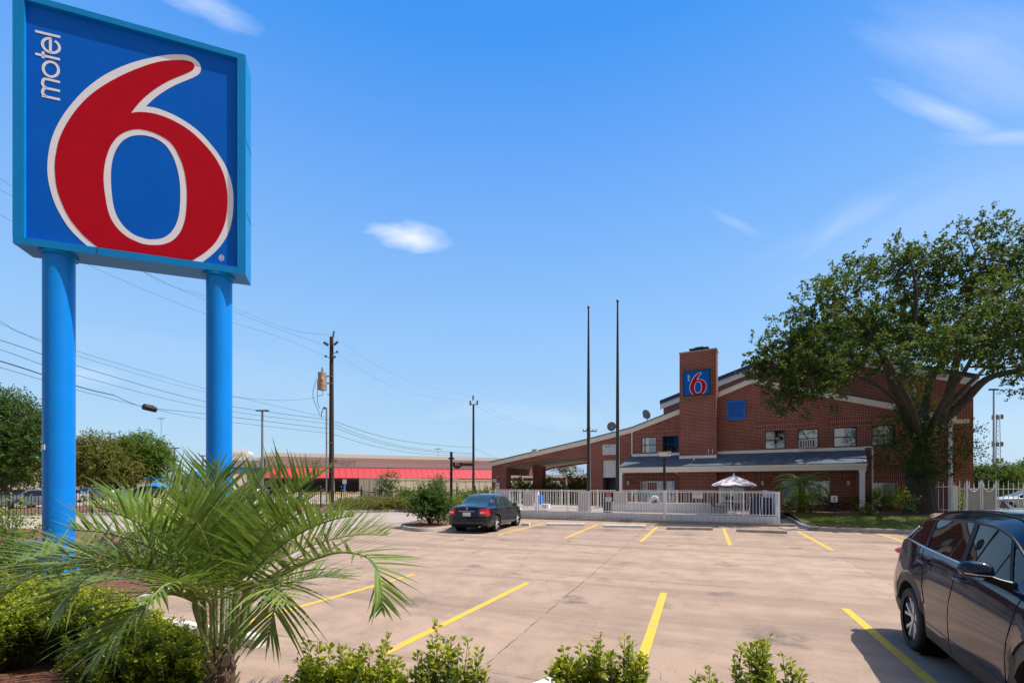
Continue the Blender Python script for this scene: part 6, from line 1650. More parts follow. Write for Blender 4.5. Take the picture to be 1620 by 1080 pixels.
# ---- the live oak
OB = pd(1457, HOR, 23.9); OB.z = .28
oak = thing('oak_tree', OB, 0, 'huge spreading live oak with a thick dark trunk in front of the motel', 'tree')
def oz(px, py, dd=0): return pd(px, py, 23.9+dd)-OB
mb = MB()
tr = []
prof = [(0, .86), (.12, .70), (.5, .60), (1.1, .55), (1.9, .53), (2.7, .50), (3.3, .46)]
P = []
for h, r_ in prof:
    row = []
    for j in range(37):
        a = 2*math.pi*j/36; fl = 1+.10*math.sin(3*a+1)+.07*math.sin(5*a+h)+(.16*max(0, 1-h*3))*math.sin(4*a)
        row.append((r_*fl*math.cos(a)-.02*h, r_*fl*math.sin(a), h))
    P.append(row)
mb.grid(P)
main = [([oz(1457, 720), oz(1452, 690), oz(1432, 655, -.5), (oz(1410, 600, -1))], 0.328, 0.182),
        ([oz(1410, 600, -1), oz(1395, 560, -1.2), oz(1370, 520, -1.5), oz(1330, 480, -2)], 0.195, 0.049),
        ([oz(1425, 640, -.5), oz(1390, 610, -1.4), oz(1340, 590, -2), oz(1290, 590, -2.4), oz(1240, 585, -2.6)], 0.125, 0.028),
        ([oz(1460, 715), oz(1462, 660, .4), oz(1470, 610, .6), oz(1490, 570, .8), oz(1520, 510, 1)], 0.265, 0.070),
        ([oz(1455, 720), oz(1485, 670, -.4), oz(1505, 610, -.6), oz(1515, 560, -.8), oz(1530, 480, -1), oz(1560, 410, -1)], 0.312, 0.056),
        ([oz(1480, 675, -.3), oz(1520, 640, -.6), oz(1560, 600, -.9), oz(1610, 585, -1.2), oz(1680, 560, -1.5), oz(1740, 520, -2)], 0.257, 0.056),
        ([oz(1500, 640, .4), oz(1530, 610, 1), oz(1565, 575, 1.8), oz(1610, 520, 2.4)], 0.156, 0.042),
        ([oz(1420, 610, -1), oz(1440, 540, -1.6), oz(1450, 470, -2), oz(1440, 410, -2.2)], 0.133, 0.035),
        ([oz(1490, 570, .8), oz(1450, 500, 1.8), oz(1420, 430, 2.4)], 0.109, 0.035),
        ([oz(1455, 700), oz(1450, 640, 1.4), oz(1430, 580, 2.6), oz(1390, 520, 3.6)], 0.203, 0.042),
        ([oz(1455, 705), oz(1445, 650, -2), oz(1420, 600, -3.6), oz(1400, 560, -5)], 0.187, 0.042),
        ([oz(1465, 700), oz(1490, 640, -2), oz(1530, 580, -3.4), oz(1560, 520, -5)], 0.187, 0.042)]
LP = []
for pts, r0, r1 in main: LP += limb(mb, pts, r0, r1, 10, 6, .05)
cl = [(1215,570,28,-2.6),(1240,603,30,-2.6),(1232,634,20,-2.6),(1268,560,42,-2.4),(1290,603,28,-2.3),(1250,522,30,-2),(1300,512,48,-2),(1335,565,36,-2),(1290,475,34,-1.8),
      (1340,450,44,-1.5),(1372,512,52,-1),(1400,440,44,0),(1390,556,36,-1.5),(1430,500,58,0),(1452,425,48,0),(1462,548,40,.5),(1500,420,40,0),(1500,470,62,0),(1540,530,50,.5),
      (1550,425,50,0),(1592,378,36,0),(1605,450,62,0),(1605,548,42,-.5),(1628,600,26,-1),(1650,395,60,0),(1665,500,66,0),(1720,450,60,0),(1740,540,50,-1),(1690,350,50,0),(1198,552,16,-2.6),(1310,632,14,-2.4),(1205,600,16,-2.6),
      (1350,420,26,1),(1315,450,24,1),(1270,495,18,-2),(1470,392,26,0),(1530,372,24,0),(1418,400,24,0),(1575,350,20,0),(1225,545,22,-2.5),(1360,590,20,-1.5),
      (1240,575,34,-2.7),(1265,610,34,-2.5),(1290,570,34,-2.4),(1315,600,26,-2.3),(1248,630,22,-2.6),(1215,585,22,-2.7),(1262,640,16,-2.5),(1380,480,60,4),(1450,450,66,5),(1530,440,66,5),(1610,450,66,5),(1400,540,36,4.5),(1680,470,60,5),
      (1370,500,55,-4.6),(1440,470,60,-5.5),(1520,450,62,-5.5),(1600,470,60,-5),(1420,545,34,-5.5),(1510,530,40,-6),(1670,480,60,-5),(1340,540,34,-4.5),(1470,410,50,-4),(1560,380,50,-4),
      (1480,430,60,9),(1580,430,60,9),(1660,450,60,9)]
clumps = []
for px, py, r_, dd in cl:
    d = 23.9+dd; c = pd(px, py, d) if abs(dd) < 3.2 else None
    if c is None:                       # keep the far and near lobes at the same real height, not the same pixel
        c0 = pd(px, py, 23.9); c = c0+fw*dd; c.z = 1.9+(c.z-1.9)*(.68 if dd < 0 else .93)
    q = r_/FPX*23.9*.84; clumps.append((tuple(c-OB), (q*1.0, q*1.1, q*.72)))
    if q > .6:
        tgt = c-OB; st = min((Vector(p) for p in LP), key=lambda p: (p-tgt).length+max(0, p.z-tgt.z)*1.5); limb(mb, [st, st.lerp(tgt, .5)+Vector((0, 0, -.3)), tgt+Vector((0, 0, q*.3))], .05, .015, 5, 4)
mb.build('trunk', 'bark', oak, smooth=True)
V = crown_leaves(clumps, 150000, .13, .092, .30, tuft=28)
build_leaves('crown', V, 'oakleaf', oak)
# shoots growing on the trunk
sh = [(1440,690,22),(1405,705,12),(1425,730,18),(1470,720,16),(1455,660,14),(1500,690,15),(1515,720,12),(1535,715,12),(1470,752,14),(1420,655,10),(1400,672,10),(1530,680,10),(1450,745,10),(1500,745,12),(1330,605,8),(1395,735,8)]
V = crown_leaves([(tuple(oz(a, b, -.7)), (r/FPX*24*1.5, r/FPX*24*.9, r/FPX*24*.9)) for a, b, r in sh], 9000, .11, .065, .1, tuft=8)
build_leaves('trunk_shoots', V, 'oakleaf', oak)
sh = [(1452,630,14),(1438,610,10),(1490,640,10)]
build_leaves('young_leaves', crown_leaves([(tuple(oz(a, b, .8)), (r/FPX*24, r/FPX*24*.8, r/FPX*24*.9)) for a, b, r in sh], 800, .11, .065, .1, tuft=8), 'limeleaf', oak)

# ---- background trees
def tree(px, pyb, d, blobs, n, leaf, label, ln=.25, trunk=.25, name='tree', grp='trees beyond the road', base=None):
    b = CAMP+ray(px, HOR)*d; b.z = 0
    o = thing(name, b, 0, label, 'tree', grp); mb = MB()
    cl_ = []
    for qx, qy, r_, dd in blobs:
        c = pd(qx, qy, d)+fw*dd-b; q = r_/FPX*d; cl_.append((tuple(c), (q, q*1.1, q*.8)))
    top_ = min(c[0][2] for c in cl_)*.6
    mb.tube([(0, 0, -.1), (0, 0, top_)], [trunk*1.4, trunk], 10)
    for c, r_ in cl_: limb(mb, [(0, 0, top_*.9), (c[0]*.4, c[1]*.4, top_+(c[2]-top_)*.5), c], trunk*.6, trunk*.12, 6, 4)
    mb.build('trunk', 'branch', o, smooth=True)
    build_leaves('crown', crown_leaves(cl_, n, ln, ln*.6, .5, tuft=10), leaf, o); return o
tree(10, 800, 42, [(-20,680,50,0),(20,665,40,0),(45,700,36,0),(10,720,45,-1),(48,735,30,0),(-40,740,60,0),(60,690,20,1),(20,640,22,0),(60,750,22,0),(-60,660,60,2),(55,665,18,1)], 60000, 'darkleaf', 'large dark green tree at the left edge behind the sign pole', .20, .35)
tree(150, 785, 62, [(125,725,26,0),(150,720,30,0),(175,730,28,0),(135,750,24,0),(165,752,26,0),(195,745,20,0),(110,710,18,0),(150,700,14,0),(100,735,26,2),(182,765,16,0)], 36000, 'oliveleaf', 'olive brown bushy tree between the sign poles', .26, .3)
tree(212, 785, 66, [(205,712,20,0),(225,708,24,0),(245,722,20,0),(258,728,12,0),(190,725,16,0),(230,735,18,0),(212,730,20,0),(256,745,10,0),(200,745,14,0),(240,748,11,0)], 30000, 'greenleaf', 'rounded bright green tree between the sign poles', .26, .3)
tree(302, 780, 110, [(290,765,12,0),(305,768,14,0),(318,766,12,0),(275,768,10,0)], 3500, 'darkleaf', 'low dark tree clump just left of the right sign pole', .4, .3)
tree(1565, 780, 62, [(1550,760,16,0),(1570,752,18,0),(1590,756,18,0),(1555,772,18,0),(1580,772,18,0),(1545,748,9,0)], 20000, 'darkleaf', 'dark hedge-like tree right of the motel wall', .24, .25)
tree(1625, 780, 80, [(1605,752,10,0),(1620,748,14,0),(1640,745,18,0),(1660,750,20,0)], 14000, 'darkleaf', 'low green tree line at the far right edge', .3, .25)
tree(905, 790, 58, [(893,728,8,0),(883,738,6,0),(900,742,7,0)], 1600, 'oliveleaf', 'pale tree top rising over the motel wing roof', .24, .1)
# ---- shrubs with stems
def shrub(px, pyb, d, w_, h_, leaf, n, label, ln=.07, wdr=.6, z=0., name='shrub', grp=None, tuft=10, lumps=7, cat='shrub', flat=1.0, flower=None, spread=.45):
    b = CAMP+ray(px, HOR)*d if not isinstance(px, Vector) else px.copy(); b.z = z
    o = thing(name, b, random.uniform(0, 6), label, cat, grp); mb = MB(); cl_ = []
    for i in range(lumps):
        a = 2*math.pi*i/lumps+random.uniform(-.4, .4); rr = w_*spread*(.2+.8*random.random())*(i > 0); hh = h_*random.uniform(.35, .80)
        c = (rr*math.cos(a), rr*math.sin(a), hh); cl_.append((c, (w_*.26, w_*.26, h_*.24))); limb(mb, [(0, 0, 0), (c[0]*.5, c[1]*.5, hh*.4), c], .018, .006, 5, 3)
    mb.build('stems', 'branch', o)
    build_leaves('foliage', crown_leaves(cl_, n, ln, ln*wdr, .15, tuft=tuft), leaf, o)
    if flower: build_leaves('flowers', crown_leaves([((c[0], c[1], c[2]+h_*.22), (w_*.14, w_*.14, .06)) for c, r in cl_[:4]], 120, .05, .04, .2, tuft=6), flower, o, kind='stuff')
    return o
# the rounded bush on the island
ib = gp(679, 833); o = shrub(ib, 0, 0, 1.35, 1.6, 'darkleaf', 8500, 'dense rounded green bush on the planter island left of the sedan', .10, .7, z=.1, lumps=13)
ib = gp(722, 828); shrub(Vector((ib.x-.6, ib.y+1.5, 0)), 0, 0, 1.2, 1.1, 'oliveleaf', 1500, 'sparse olive bush between the round bush and the sedan', .07, .6, z=.1)
for (x, y) in (): pass
tallb = [(612, 34, 2.0, 2.7, 'darkleaf', 'tall loose shrub before the leftmost container'), (694, 34, 1.9, 2.45, 'darkleaf', 'tall loose shrub left of the thin black post'),
         (644, 33, 1.3, 1.5, 'greenleaf', 'small bright round shrub between the two tall ones'), (574, 32.5, 1.8, .7, 'oliveleaf', 'low olive shrub right of the big utility pole'), (600, 31.5, 1.8, .65, 'oliveleaf', 'low brownish shrub below the leftmost tall one'),
         (628, 32, 2.0, .75, 'oliveleaf', 'low spreading shrub between tall ones, left'), (660, 31.5, 1.9, .8, 'oliveleaf', 'low spreading shrub just left of the island bush'), (718, 32, 1.7, .8, 'limeleaf', 'yellow green shrub beside the thin black post'), (738, 32.5, 1.8, 1.3, 'greenleaf', 'green shrub behind the sedan roof'),
         (775, 34, 1.8, 1.4, 'darkleaf', 'dark round shrub at the left end of the pool fence'), (545, 32, 1.9, .7, 'oliveleaf', 'low olive shrub at the foot of the big utility pole')]
for px, d, w_, h_, lf_, lb in tallb: shrub(px, 0, d, w_, h_, lf_, 3600, lb, .10, .6, z=.08, grp='shrubs along the iron fence')
for px, d, w_, h_, lf_, lb in [(828, 42, 3.0, 2.1, 'greenleaf', 'leafy green bush between the canopy pillars'), (867, 42, 2.2, 2.6, 'greenleaf', 'bright bush right of the inner canopy pillar'), (909, 41, 3.0, 2.9, 'darkleaf', 'dark reddish green tree-like bush left of the flagpole'), (922, 40, 1.8, 1.6, 'greenleaf', 'small bright bush at the foot of the left flagpole')]:
    shrub(px, 0, d, w_, h_, lf_, 4500, lb, .15, .6, grp='bushes behind the canopy')
# bed plants by the porch and lawn
for px, d, w_, h_, lf_, lb, fl in [(1262, 25.0, .9, 1.3, 'limeleaf', 'yellow flowering bush at the left end of the lawn', 'yellowflower'), (1283, 24.6, .9, 1.0, 'limeleaf', 'lower yellow flowering bush at the lawn corner', 'yellowflower'),
        (1296, 26.5, .9, 1.5, 'greenleaf', 'upright green plant beside the sago palm', None), (1312, 26.8, .8, .8, 'darkleaf', 'low dark green plant behind the little lawn sign', None), (1335, 27.6, .9, .7, 'greenleaf', 'low green plant right of the little lawn sign', None), (1352, 27.5, .8, .7, 'limeleaf', 'low yellow green plant left of the right porch post', None),
        (1367, 27.0, .8, 1.1, 'greenleaf', 'leafy plant at the foot of the right porch post', None), (1392, 26.6, .9, 1.5, 'limeleaf', 'bright yellow green shrub under the barred window', 'yellowflower'), (1407, 26.6, 1.0, 1.0, 'limeleaf', 'wide lime shrub right of the bright one', None),
        (1428, 22.6, .7, 1.35, 'limeleaf', 'tall yellow tipped plant standing on the lawn by the oak', 'yellowflower'), (1372, 22.9, .9, .55, 'oliveleaf', 'low sparse plant at the kerb of the lawn', None),
        (1250, 26.2, .8, .8, 'greenleaf', 'small plant at the path edge beside the fence end', None), (1500, 26.4, 1.1, 1.0, 'greenleaf', 'green bush behind the short picket fence', None), (1518, 25.6, 1.0, 1.2, 'limeleaf', 'yellow green bush behind the spear-topped fence', None), (1545, 25.4, .8, .8, 'greenleaf', 'small plant at the foot of the canvas covers', None)]:
    p = CAMP+ray(px, HOR)*d; shrub(px, 0, d, w_, h_, lf_, 750, lb, .085, .6, z=lawnz(p.x, p.y), grp='bed plants in front of the motel', flower=fl, lumps=6)
# sago palm by the window
def pinnate(mbv, pts, n, ln, wd, lift=.2, droop=.3, fade=True, start=.22, jitter=.12, rough=1.0, up=Vector((0, 0, 1))):
    """leaflets along a rachis, appended as strips of three quads"""
    q = [Vector(p) for p in catmull([tuple(p) for p in pts], 8)]
    cum = [0]
    for a, b in zip(q, q[1:]): cum.append(cum[-1]+(b-a).length)
    L = cum[-1]; out_v, out_f = mbv
    def at(s):
        s = max(0, min(L*.999, s)); i = max(j for j in range(len(cum)-1) if cum[j] <= s); t = (s-cum[i])/(cum[i+1]-cum[i]+1e-9)
        return q[i].lerp(q[i+1], t), (q[min(i+1, len(q)-1)]-q[max(i-1, 0)]).normalized() if i else (q[1]-q[0]).normalized()
    for k_ in range(n):
        t = start+(1-start)*(k_+.5)/n; p, tg = at(L*t)
        side = tg.cross(up)
        if side.length < .05: side = Vector((1, 0, 0))
        side.normalize(); nu = side.cross(tg).normalized()
        prof = math.sin(math.pi*min(1, (t-start)/(1-start)*.86+.14))**.55 if fade else 1
        for s in (-1, 1):
            f = .35+.75*((t-start)/(1-start))
            l_ = ln*prof*random.uniform(.85, 1.1)
            d = (side*s*(1.0) + tg*f*rough + nu*(lift+random.uniform(-jitter, jitter))).normalized()
            d = (d+Vector((random.uniform(-jitter, jitter), random.uniform(-jitter, jitter), random.uniform(-jitter, jitter)))*.6).normalized()
            p0 = p.copy(); segs = 4; o0 = len(out_v); dd = d.copy()
            wn = dd.cross(nu); wn.normalize(); fold = random.uniform(-.35, .35)
            wn = (wn+nu*fold*s).normalized()
            for g in range(segs+1):
                a = g/segs; ww = wd*(.55+.45*math.sin(math.pi*min(1, a*.9+.1)))*(1-a**2.2)+.0006
                out_v.append(p0+wn*ww/2); out_v.append(p0-wn*ww/2)
                dd = (dd+Vector((0, 0, -1))*droop/segs*(.5+a)).normalized(); p0 = p0+dd*l_/segs
            for g in range(segs): out_f.append((o0+2*g, o0+2*g+1, o0+2*g+3, o0+2*g+2))
    return q
sb = pd(1268, HOR, 25.2); sb.z = .31
sago = thing('sago_palm', sb, 0, 'small arching palm in the bed before the wide barred window', 'palm')
mb = MB(); mb.tube([(0, 0, -.05), (0, 0, .7), (0.02, 0, 1.4)], [.20, .17, .15], 12); mb.build('trunk', 'palmtrunk', sago, smooth=True)
for i in range(26):
    a = 2.4*i; el_ = 1.25-i*.042; v, f = [], []; Lr = 1.75
    dh = Vector((math.cos(a), math.sin(a), 0)); pts = [Vector((0, 0, 1.38))]; el2 = el_
    for s in range(5): pts.append(pts[-1]+(dh*math.cos(el2)+Vector((0, 0, math.sin(el2))))*Lr/5); el2 -= .38
    q = pinnate((v, f), pts, 30, .34, .030, .25, .2, start=.1); mb = MB(); mb.add(v, f, 0)
    mb.tube([tuple(p) for p in q[::2]], [.014]*len(q[::2]), 4, mi=1, cap=False); mb.build('frond', ['sago', 'palmstem'], sago)

# ---- big foreground palm
PD = 3.45
pb = pd(352, HOR, PD); pb.z = .08
palm = thing('palm_tree', pb, 0, 'young feathery palm with long arching fronds in the left foreground', 'palm')
def lp_(px, py, d): return pd(px, py, d)-pb
ctr = lp_(354, 1014, PD); cz0 = ctr.z
mb = MB(); base = Vector((0, 0, 0))
mb.tube([(0, 0, -.1), (0, 0, .1), (.005, 0, .3), (ctr.x*.6, ctr.y*.6, cz0-.12), (ctr.x, ctr.y, cz0-.02)], [.12, .10, .085, .075, .05], 14)
mb.build('trunk', 'palmtrunk', palm, smooth=True)
for i in range(34):
    a = i*2.4; z = .02+(cz0-.12)*(i/33)**.9; r_ = .09-.03*(i/33); dh = Vector((math.cos(a), math.sin(a), 0)); tg = Vector((-dh.y, dh.x, 0))
    L = random.uniform(.08, .15); w0 = random.uniform(.025, .04); b0 = Vector((ctr.x*z/cz0, ctr.y*z/cz0, z))
    mb = MB(); rows = []
    for s in range(5):
        t = s/4; c = b0+dh*(r_*.75+L*.55*t)+Vector((0, 0, L*t*1.0)); w_ = w0*(1-.45*t); th = .014*(1-.5*t)
        rows.append([c-tg*w_, c-dh*th, c+tg*w_, c+dh*th, c-tg*w_])
    mb.grid(rows); mb.add(rows[-1][:4], [(0, 1, 2, 3)]); mb.build('leaf_base', 'boot' if i % 3 else 'palmtrunk', palm)
mb = MB()
for i in range(260):
    a = random.uniform(0, 6.28); z = random.uniform(.05, cz0); r_ = .10; p = Vector((r_*math.cos(a)+ctr.x*z/cz0, r_*math.sin(a)+ctr.y*z/cz0, z)); d = Vector((math.cos(a), math.sin(a), random.uniform(-.5, .9))).normalized()*random.uniform(.04, .13)
    s = Vector((-d.y, d.x, 0)).normalized()*.0015; mb.add([p-s, p+s, p+d+Vector((0, 0, -.02))], [(0, 1, 2)])
mb.build('trunk_fibre', 'boot', palm, kind='stuff')
FR = [ # each frond: list of (px, py, depth), leaflets, leaflet length, droop
  ([(367,985,3.45),(400,945,3.38),(454,905,3.25),(515,878,3.1),(556,874,3.0),(590,888,2.92),(603,925,2.88),(604,965,2.86)], 46, .36, .22),
  ([(368,985,3.45),(385,960,3.35),(408,934,3.2),(428,914,3.05),(436,925,2.95),(434,960,2.9),(424,1010,2.85)], 34, .40, .55),
  ([(366,980,3.45),(378,930,3.5),(395,878,3.55),(420,830,3.6),(452,792,3.6),(484,764,3.55),(508,750,3.5)], 44, .42, .05),
  ([(366,980,3.45),(395,925,3.6),(440,885,3.75),(500,860,3.9),(560,846,4.0),(612,846,4.1)], 44, .38, .12),
  ([(366,980,3.45),(390,920,3.3),(430,875,3.15),(480,840,3.0),(525,822,2.9),(560,815,2.85)], 42, .36, .12),
  ([(362,980,3.5),(366,920,3.6),(372,865,3.75),(384,815,3.9),(402,775,4.0),(420,745,4.1)], 42, .44, .02),
  ([(356,980,3.5),(352,920,3.6),(346,862,3.7),(340,810,3.8),(338,770,3.85),(345,735,3.9)], 42, .42, .05),
  ([(353,980,3.45),(340,920,3.35),(322,868,3.25),(300,822,3.2),(278,785,3.15),(258,755,3.1)], 44, .42, .05),
  ([(351,980,3.5),(330,925,3.6),(300,878,3.7),(262,838,3.8),(222,806,3.85),(185,785,3.9)], 44, .42, .05),
  ([(350,980,3.45),(318,925,3.35),(275,885,3.25),(222,858,3.15),(165,842,3.05),(115,838,3.0)], 46, .40, .08),
  ([(350,985,3.45),(315,945,3.4),(270,905,3.5),(205,880,3.65),(130,872,3.8),(60,880,3.95),(5,900,4.1)], 48, .40, .12),
  ([(349,990,3.45),(320,960,3.3),(280,940,3.1),(245,945,2.95),(212,968,2.82),(180,1005,2.72),(152,1050,2.66)], 40, .34, .5),
  ([(349,985,3.45),(305,940,3.25),(255,908,3.05),(200,895,2.85),(150,905,2.7),(115,935,2.6),(95,975,2.55)], 44, .34, .4),
  ([(349,985,3.45),(300,935,3.3),(235,900,3.15),(165,888,3.0),(95,895,2.9),(35,920,2.8),(-15,960,2.75)], 46, .36, .25),
  ([(350,985,3.45),(335,940,3.25),(300,890,3.0),(255,850,2.8),(205,820,2.65),(150,800,2.55)], 44, .34, .1),
  ([(360,985,3.45),(372,935,3.3),(392,885,3.15),(420,845,3.0),(450,815,2.9),(475,798,2.82)], 40, .34, .1),
  ([(357,985,3.45),(350,930,3.25),(335,880,3.05),(318,838,2.9),(300,808,2.8),(282,790,2.72)], 40, .33, .1),
  ([(367,985,3.5),(402,950,3.7),(450,925,3.95),(505,912,4.2),(555,915,4.4)], 36, .34, .35),
  ([(350,985,3.5),(310,950,3.75),(262,925,4.0),(205,915,4.25),(150,920,4.45),(105,938,4.6)], 38, .36, .3),
  ([(358,985,3.5),(360,935,3.75),(368,885,4.05),(382,840,4.3),(400,805,4.5)], 36, .38, .1),
  ([(354,985,3.5),(338,930,3.75),(312,880,4.0),(280,838,4.25),(250,808,4.45)], 36, .38, .1),
  ([(352,985,3.45),(330,950,3.15),(298,925,2.85),(262,925,2.6),(232,955,2.45)], 30, .30, .5),
  ([(362,985,3.45),(380,950,3.2),(405,925,2.95),(430,930,2.75),(452,955,2.62)], 26, .28, .5),
]
for pts, n, ln, dr in FR:
    v, f = [], []; pts = [(354+max(-26, min(26, (pts[1][0]-356)*.75)), 1026, 3.45+(pts[2][2]-3.45)*.12)]+[(356+(pts[1][0]-356)*.85, (pts[1][1]+1000)/2, 3.45+(pts[1][2]-3.45)*.5)]+pts[1:]; P = [lp_(*p) for p in pts]
    q = pinnate((v, f), P, int(n*.95), ln*1.36, .0205, (random.uniform(.35, .85) if dr < .15 else .42), dr*.9, start=.36, jitter=.22, rough=1.25)
    mb = MB(); mb.add(v, f, 0); mb.build('frond', ['palm'], palm)
    fr = bpy.data.objects[-1] if False else None
    mb = MB(); m = len(q); mb.tube([tuple(p) for p in q], [.0115*(1-.85*(i/(m-1)))+.002 for i in range(m)], 7)
    # short spines on the stalk
    for i in range(2, int(m*.3)):
        for s in (-1, 1):
            tg = (q[i+1]-q[i-1]).normalized(); sd_ = tg.cross(Vector((0, 0, 1))).normalized()*s; p = q[i]; mb.add([p-tg*.004, p+tg*.004, p+sd_*.035+tg*.025+Vector((0, 0, .01))], [(0, 1, 2)])
    mb.build('stalk', 'palmstem', palm, smooth=False)

# ---- box hedges, upright shoots with small paired leaves
def boxshrub(x, y, w_, h_, shoots, label, grp, seedv, z=.08, tall=.25, leafn=34, ln=.027, dens=1.0, mat='hedgeleaf'):
    g = np.random.default_rng(seedv); rr_ = random.Random(seedv)
    o = thing('box_shrub', (x, y, z), 0, label, 'shrub', grp); mb = MB(); out = []; outn = []
    for s in range(shoots):
        a = rr_.uniform(0, 6.283); r_ = w_*.5*math.sqrt(rr_.random()); top_ = h_*(1-.25*(r_/(w_*.5))**2)*rr_.uniform(.62, 1.0)+(tall*rr_.random() if rr_.random() < .22 else 0)
        b0 = Vector((r_*.35*math.cos(a), r_*.35*math.sin(a), .0)); t0 = Vector((r_*math.cos(a), r_*math.sin(a), top_)); md = b0.lerp(t0, .5)+Vector((.1*r_*math.cos(a), .1*r_*math.sin(a), 0))+Vector((rr_.uniform(-.03, .03), rr_.uniform(-.03, .03), 0))
        q = [Vector(p) for p in catmull([tuple(b0), tuple(md), tuple(t0)], 4)]; mb.tube(q, [.005*(1-.7*i/(len(q)-1)) for i in range(len(q))], 4, cap=False)
        n = int(leafn*dens*rr_.uniform(.7, 1.2)*2); t = (.18+.82*g.random(n)**.75)
        Q = np.array([tuple(p) for p in q]); idx = t*(len(q)-1)*.999; i0 = idx.astype(int); fr_ = (idx-i0)[:, None]; pos = Q[i0]*(1-fr_)+Q[i0+1]*fr_
        # side twigs fill the body of the shrub
        spread_ = (.010+.055*(1-t)[:, None]*(g.random((n, 1)) < .6)); u = g.normal(size=(n, 3)); u /= np.linalg.norm(u, axis=1, keepdims=True); pos = pos+u*spread_
        dr = u*np.array([1, 1, .35])+np.array([0, 0, .55]); nr = g.normal(size=(n, 3))*.5+np.array([0, 0, 1.0])
        sc = ln*(.7+.6*g.random(n)); new = t > (.72+.14*g.random(n)); new = new if new.sum() > 3 else new & False; VV = leaves(None, pos, dr, nr, sc, sc*.55, .2).reshape(-1, 4, 3); out.append(VV[~new].reshape(-1, 3)); outn.append(VV[new].reshape(-1, 3))  # young tips lime; darker lower leaves put the shrub's inner shade into colour
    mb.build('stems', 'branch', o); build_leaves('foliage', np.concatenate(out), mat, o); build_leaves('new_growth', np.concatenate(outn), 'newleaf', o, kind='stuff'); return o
def gpos(px, d): p = CAMP+ray(px, HOR)*d; return p.x, p.y
near = [(520, 3.15, .62, .68, 70, 'leafy shrub cut by the bottom edge, left end of the middle group'), (585, 3.15, .62, .66, 60, 'shrub cut by the bottom edge just right of the group\'s left end'), (648, 3.0, .5, .62, 34, 'airy shrub with separate shoots under the second yellow line'), (690, 3.0, .34, .92, 22, 'tallest upright shoots of the middle bottom group'), (735, 3.0, .5, .66, 34, 'thin shrub at the right end of the middle bottom group'),
        (905, 3.0, .30, .84, 26, 'upright shrub left of the third yellow line, left half'), (940, 3.0, .30, .86, 24, 'upright shrub close left of the third yellow line, with a dry shoot'), (995, 3.0, .30, .86, 26, 'upright shrub standing against the third yellow line'),
        (1118, 3.0, .22, .64, 10, 'very small sprig at the bottom edge right of the third line'), (1190, 2.95, .28, .88, 24, 'upright shrub at the bottom edge in the open bay'), (1245, 3.0, .24, .72, 12, 'short sprig right of the upright shrub in the open bay')]
for i, (px, d, w_, h_, sn_, lb) in enumerate(near):
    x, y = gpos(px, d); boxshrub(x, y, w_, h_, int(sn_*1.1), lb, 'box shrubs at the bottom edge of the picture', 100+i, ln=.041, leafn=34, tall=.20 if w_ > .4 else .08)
x, y = gpos(950, 2.98); V = []
o = thing('dry_shoot', (x, y, .08), 0, 'single dead orange shoot among the green leaves left of the third line', 'shoot')
mb = MB(); mb.tube([(0, 0, 0), (0, 0, .84)], [.004, .002], 4); mb.build('stem', 'boot', o)
n = 60; t = rng.random((n, 1)); build_leaves('foliage', leaves(None, np.hstack([rng.normal(size=(n, 2))*.01, .45+.42*t]), rndunit(n)+np.array([0, 0, .6]), rndunit(n)+np.array([0, 0, 1]), np.full(n, .028), np.full(n, .013)), 'dryleaf', o)
left = [(30, 4.6, .9, .74), (90, 4.7, .9, .74), (150, 4.8, .8, .72), (205, 4.5, .7, .60), (255, 4.2, .6, .54), (300, 4.0, .5, .50), (60, 5.4, .9, .70), (130, 5.4, .8, .60), (-20, 5.2, 1.0, .80), (235, 3.8, .7, .58), (180, 4.0, .75, .60), (290, 3.75, .5, .56), (-40, 4.3, 1.0, .78)]
lb_ = ['bright hedge shrub low at the left edge', 'bright yellow green hedge shrub under the left fronds', 'hedge shrub in the left foreground with lime tips', 'hedge shrub in front of the half hidden wheel stop', 'darker hedge shrub below the drooping left frond', 'hedge shrub just left of the palm trunk, behind', 'back row hedge shrub nearest the left sign pole', 'back row hedge shrub below the utility box', 'hedge shrub cut off by the left edge, back row', 'shaded low shrub in front, left of the palm trunk', 'shaded low shrub in front, farther left', 'small dark shrub touching the palm trunk', 'hedge shrub cut off by the left edge, front row']
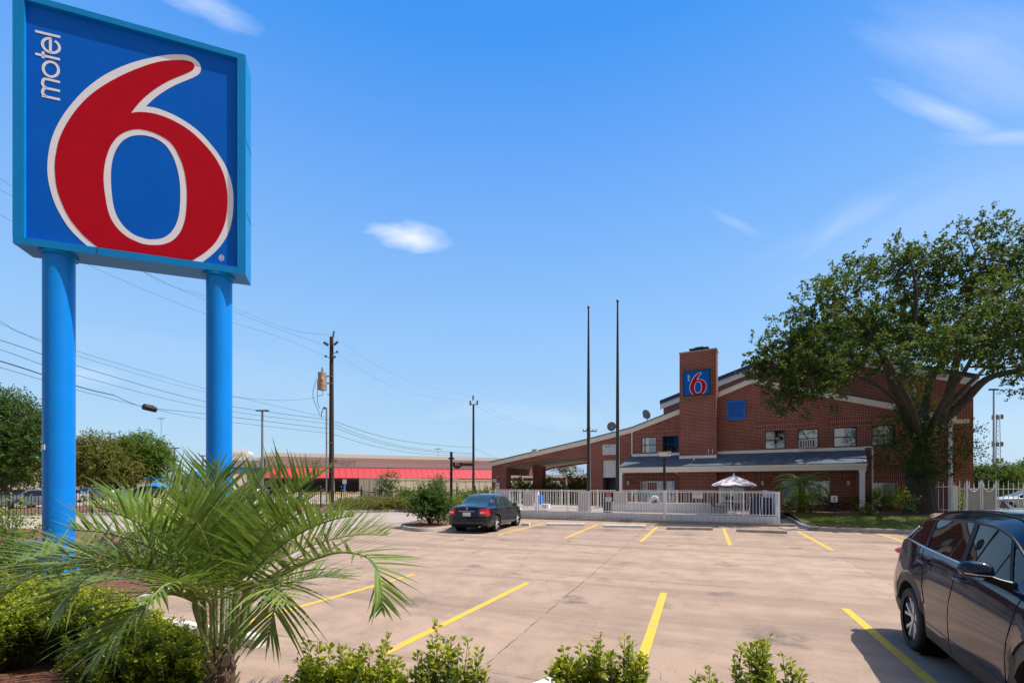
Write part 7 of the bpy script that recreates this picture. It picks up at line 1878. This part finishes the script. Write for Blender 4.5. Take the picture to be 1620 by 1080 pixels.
for i, ((px, d, w_, h_), lb) in enumerate(zip(left, lb_)):
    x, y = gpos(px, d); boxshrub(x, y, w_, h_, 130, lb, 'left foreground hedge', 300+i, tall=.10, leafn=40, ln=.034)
# leafy plants round the sign base
for px, d, w_, h_, lf_, lb in [(20, 8.2, 1.6, 1.1, 'greenleaf', 'broad green shrub at the left edge behind the palm fronds'), (-30, 7.6, 1.6, 1.3, 'greenleaf', 'broad green shrub just outside the left edge'), (10, 10.5, 1.0, 1.55, 'limeleaf', 'lime flowering shrub at the left edge by the iron fence'), (150, 8.6, 1.2, .7, 'greenleaf', 'low green shrub right of the left sign pole'), (225, 9.4, 1.4, .8, 'darkleaf', 'dark low shrub between the sign poles'), (290, 9.6, 1.2, .75, 'greenleaf', 'green low shrub left of the right sign pole'), (410, 10.6, 1.3, .8, 'darkleaf', 'dark low shrub right of the right sign pole'), (330, 12.5, 1.5, .9, 'greenleaf', 'green shrub behind the right sign pole'), (80, 6.4, 1.2, .85, 'greenleaf', 'green shrub in front of the left sign pole')]:
    shrub(px, 0, d, w_, h_, lf_, 1600, lb, .06, .6, z=.085, grp='shrubs round the sign base')
# grass on the lawn: nobody could count it
n = 26000; gx = 4.6+rng.random(n)**1.2*14; gy = 22.25+rng.random(n)*6.2; keep = (gy-22 < 6.4)
gz = .11+.20*np.clip((gy-22)/6, 0, 1)
V = leaves(None, np.stack([gx, gy, gz-.01], 1), rndunit(n)*.35+np.array([0, 0, 1.0]), rndunit(n), .05+.04*rng.random(n), np.full(n, .022))
build_leaves('grass', V, 'grass', None, kind='stuff', label='short patchy grass on the lawn before the oak', cat='grass')
# fallen bark chips and litter in the near mulch
n = 5000; lx = -12+rng.random(n)*9.2; ly = 1.2+rng.random(n)*7.5; ok_ = (lx < -8.9) | (ly < 2.9)
lx, ly = lx[ok_], ly[ok_]; n = len(lx)
V = leaves(None, np.stack([lx, ly, np.full(n, .095)], 1), rndunit(n)*np.array([1, 1, .2]), rndunit(n)*.4+np.array([0, 0, 1.0]), .04+.05*rng.random(n), .015+.015*rng.random(n))
build_leaves('bark_chips', V, 'mulch', None, kind='stuff', label='loose reddish bark chips over the planting bed', cat='mulch')
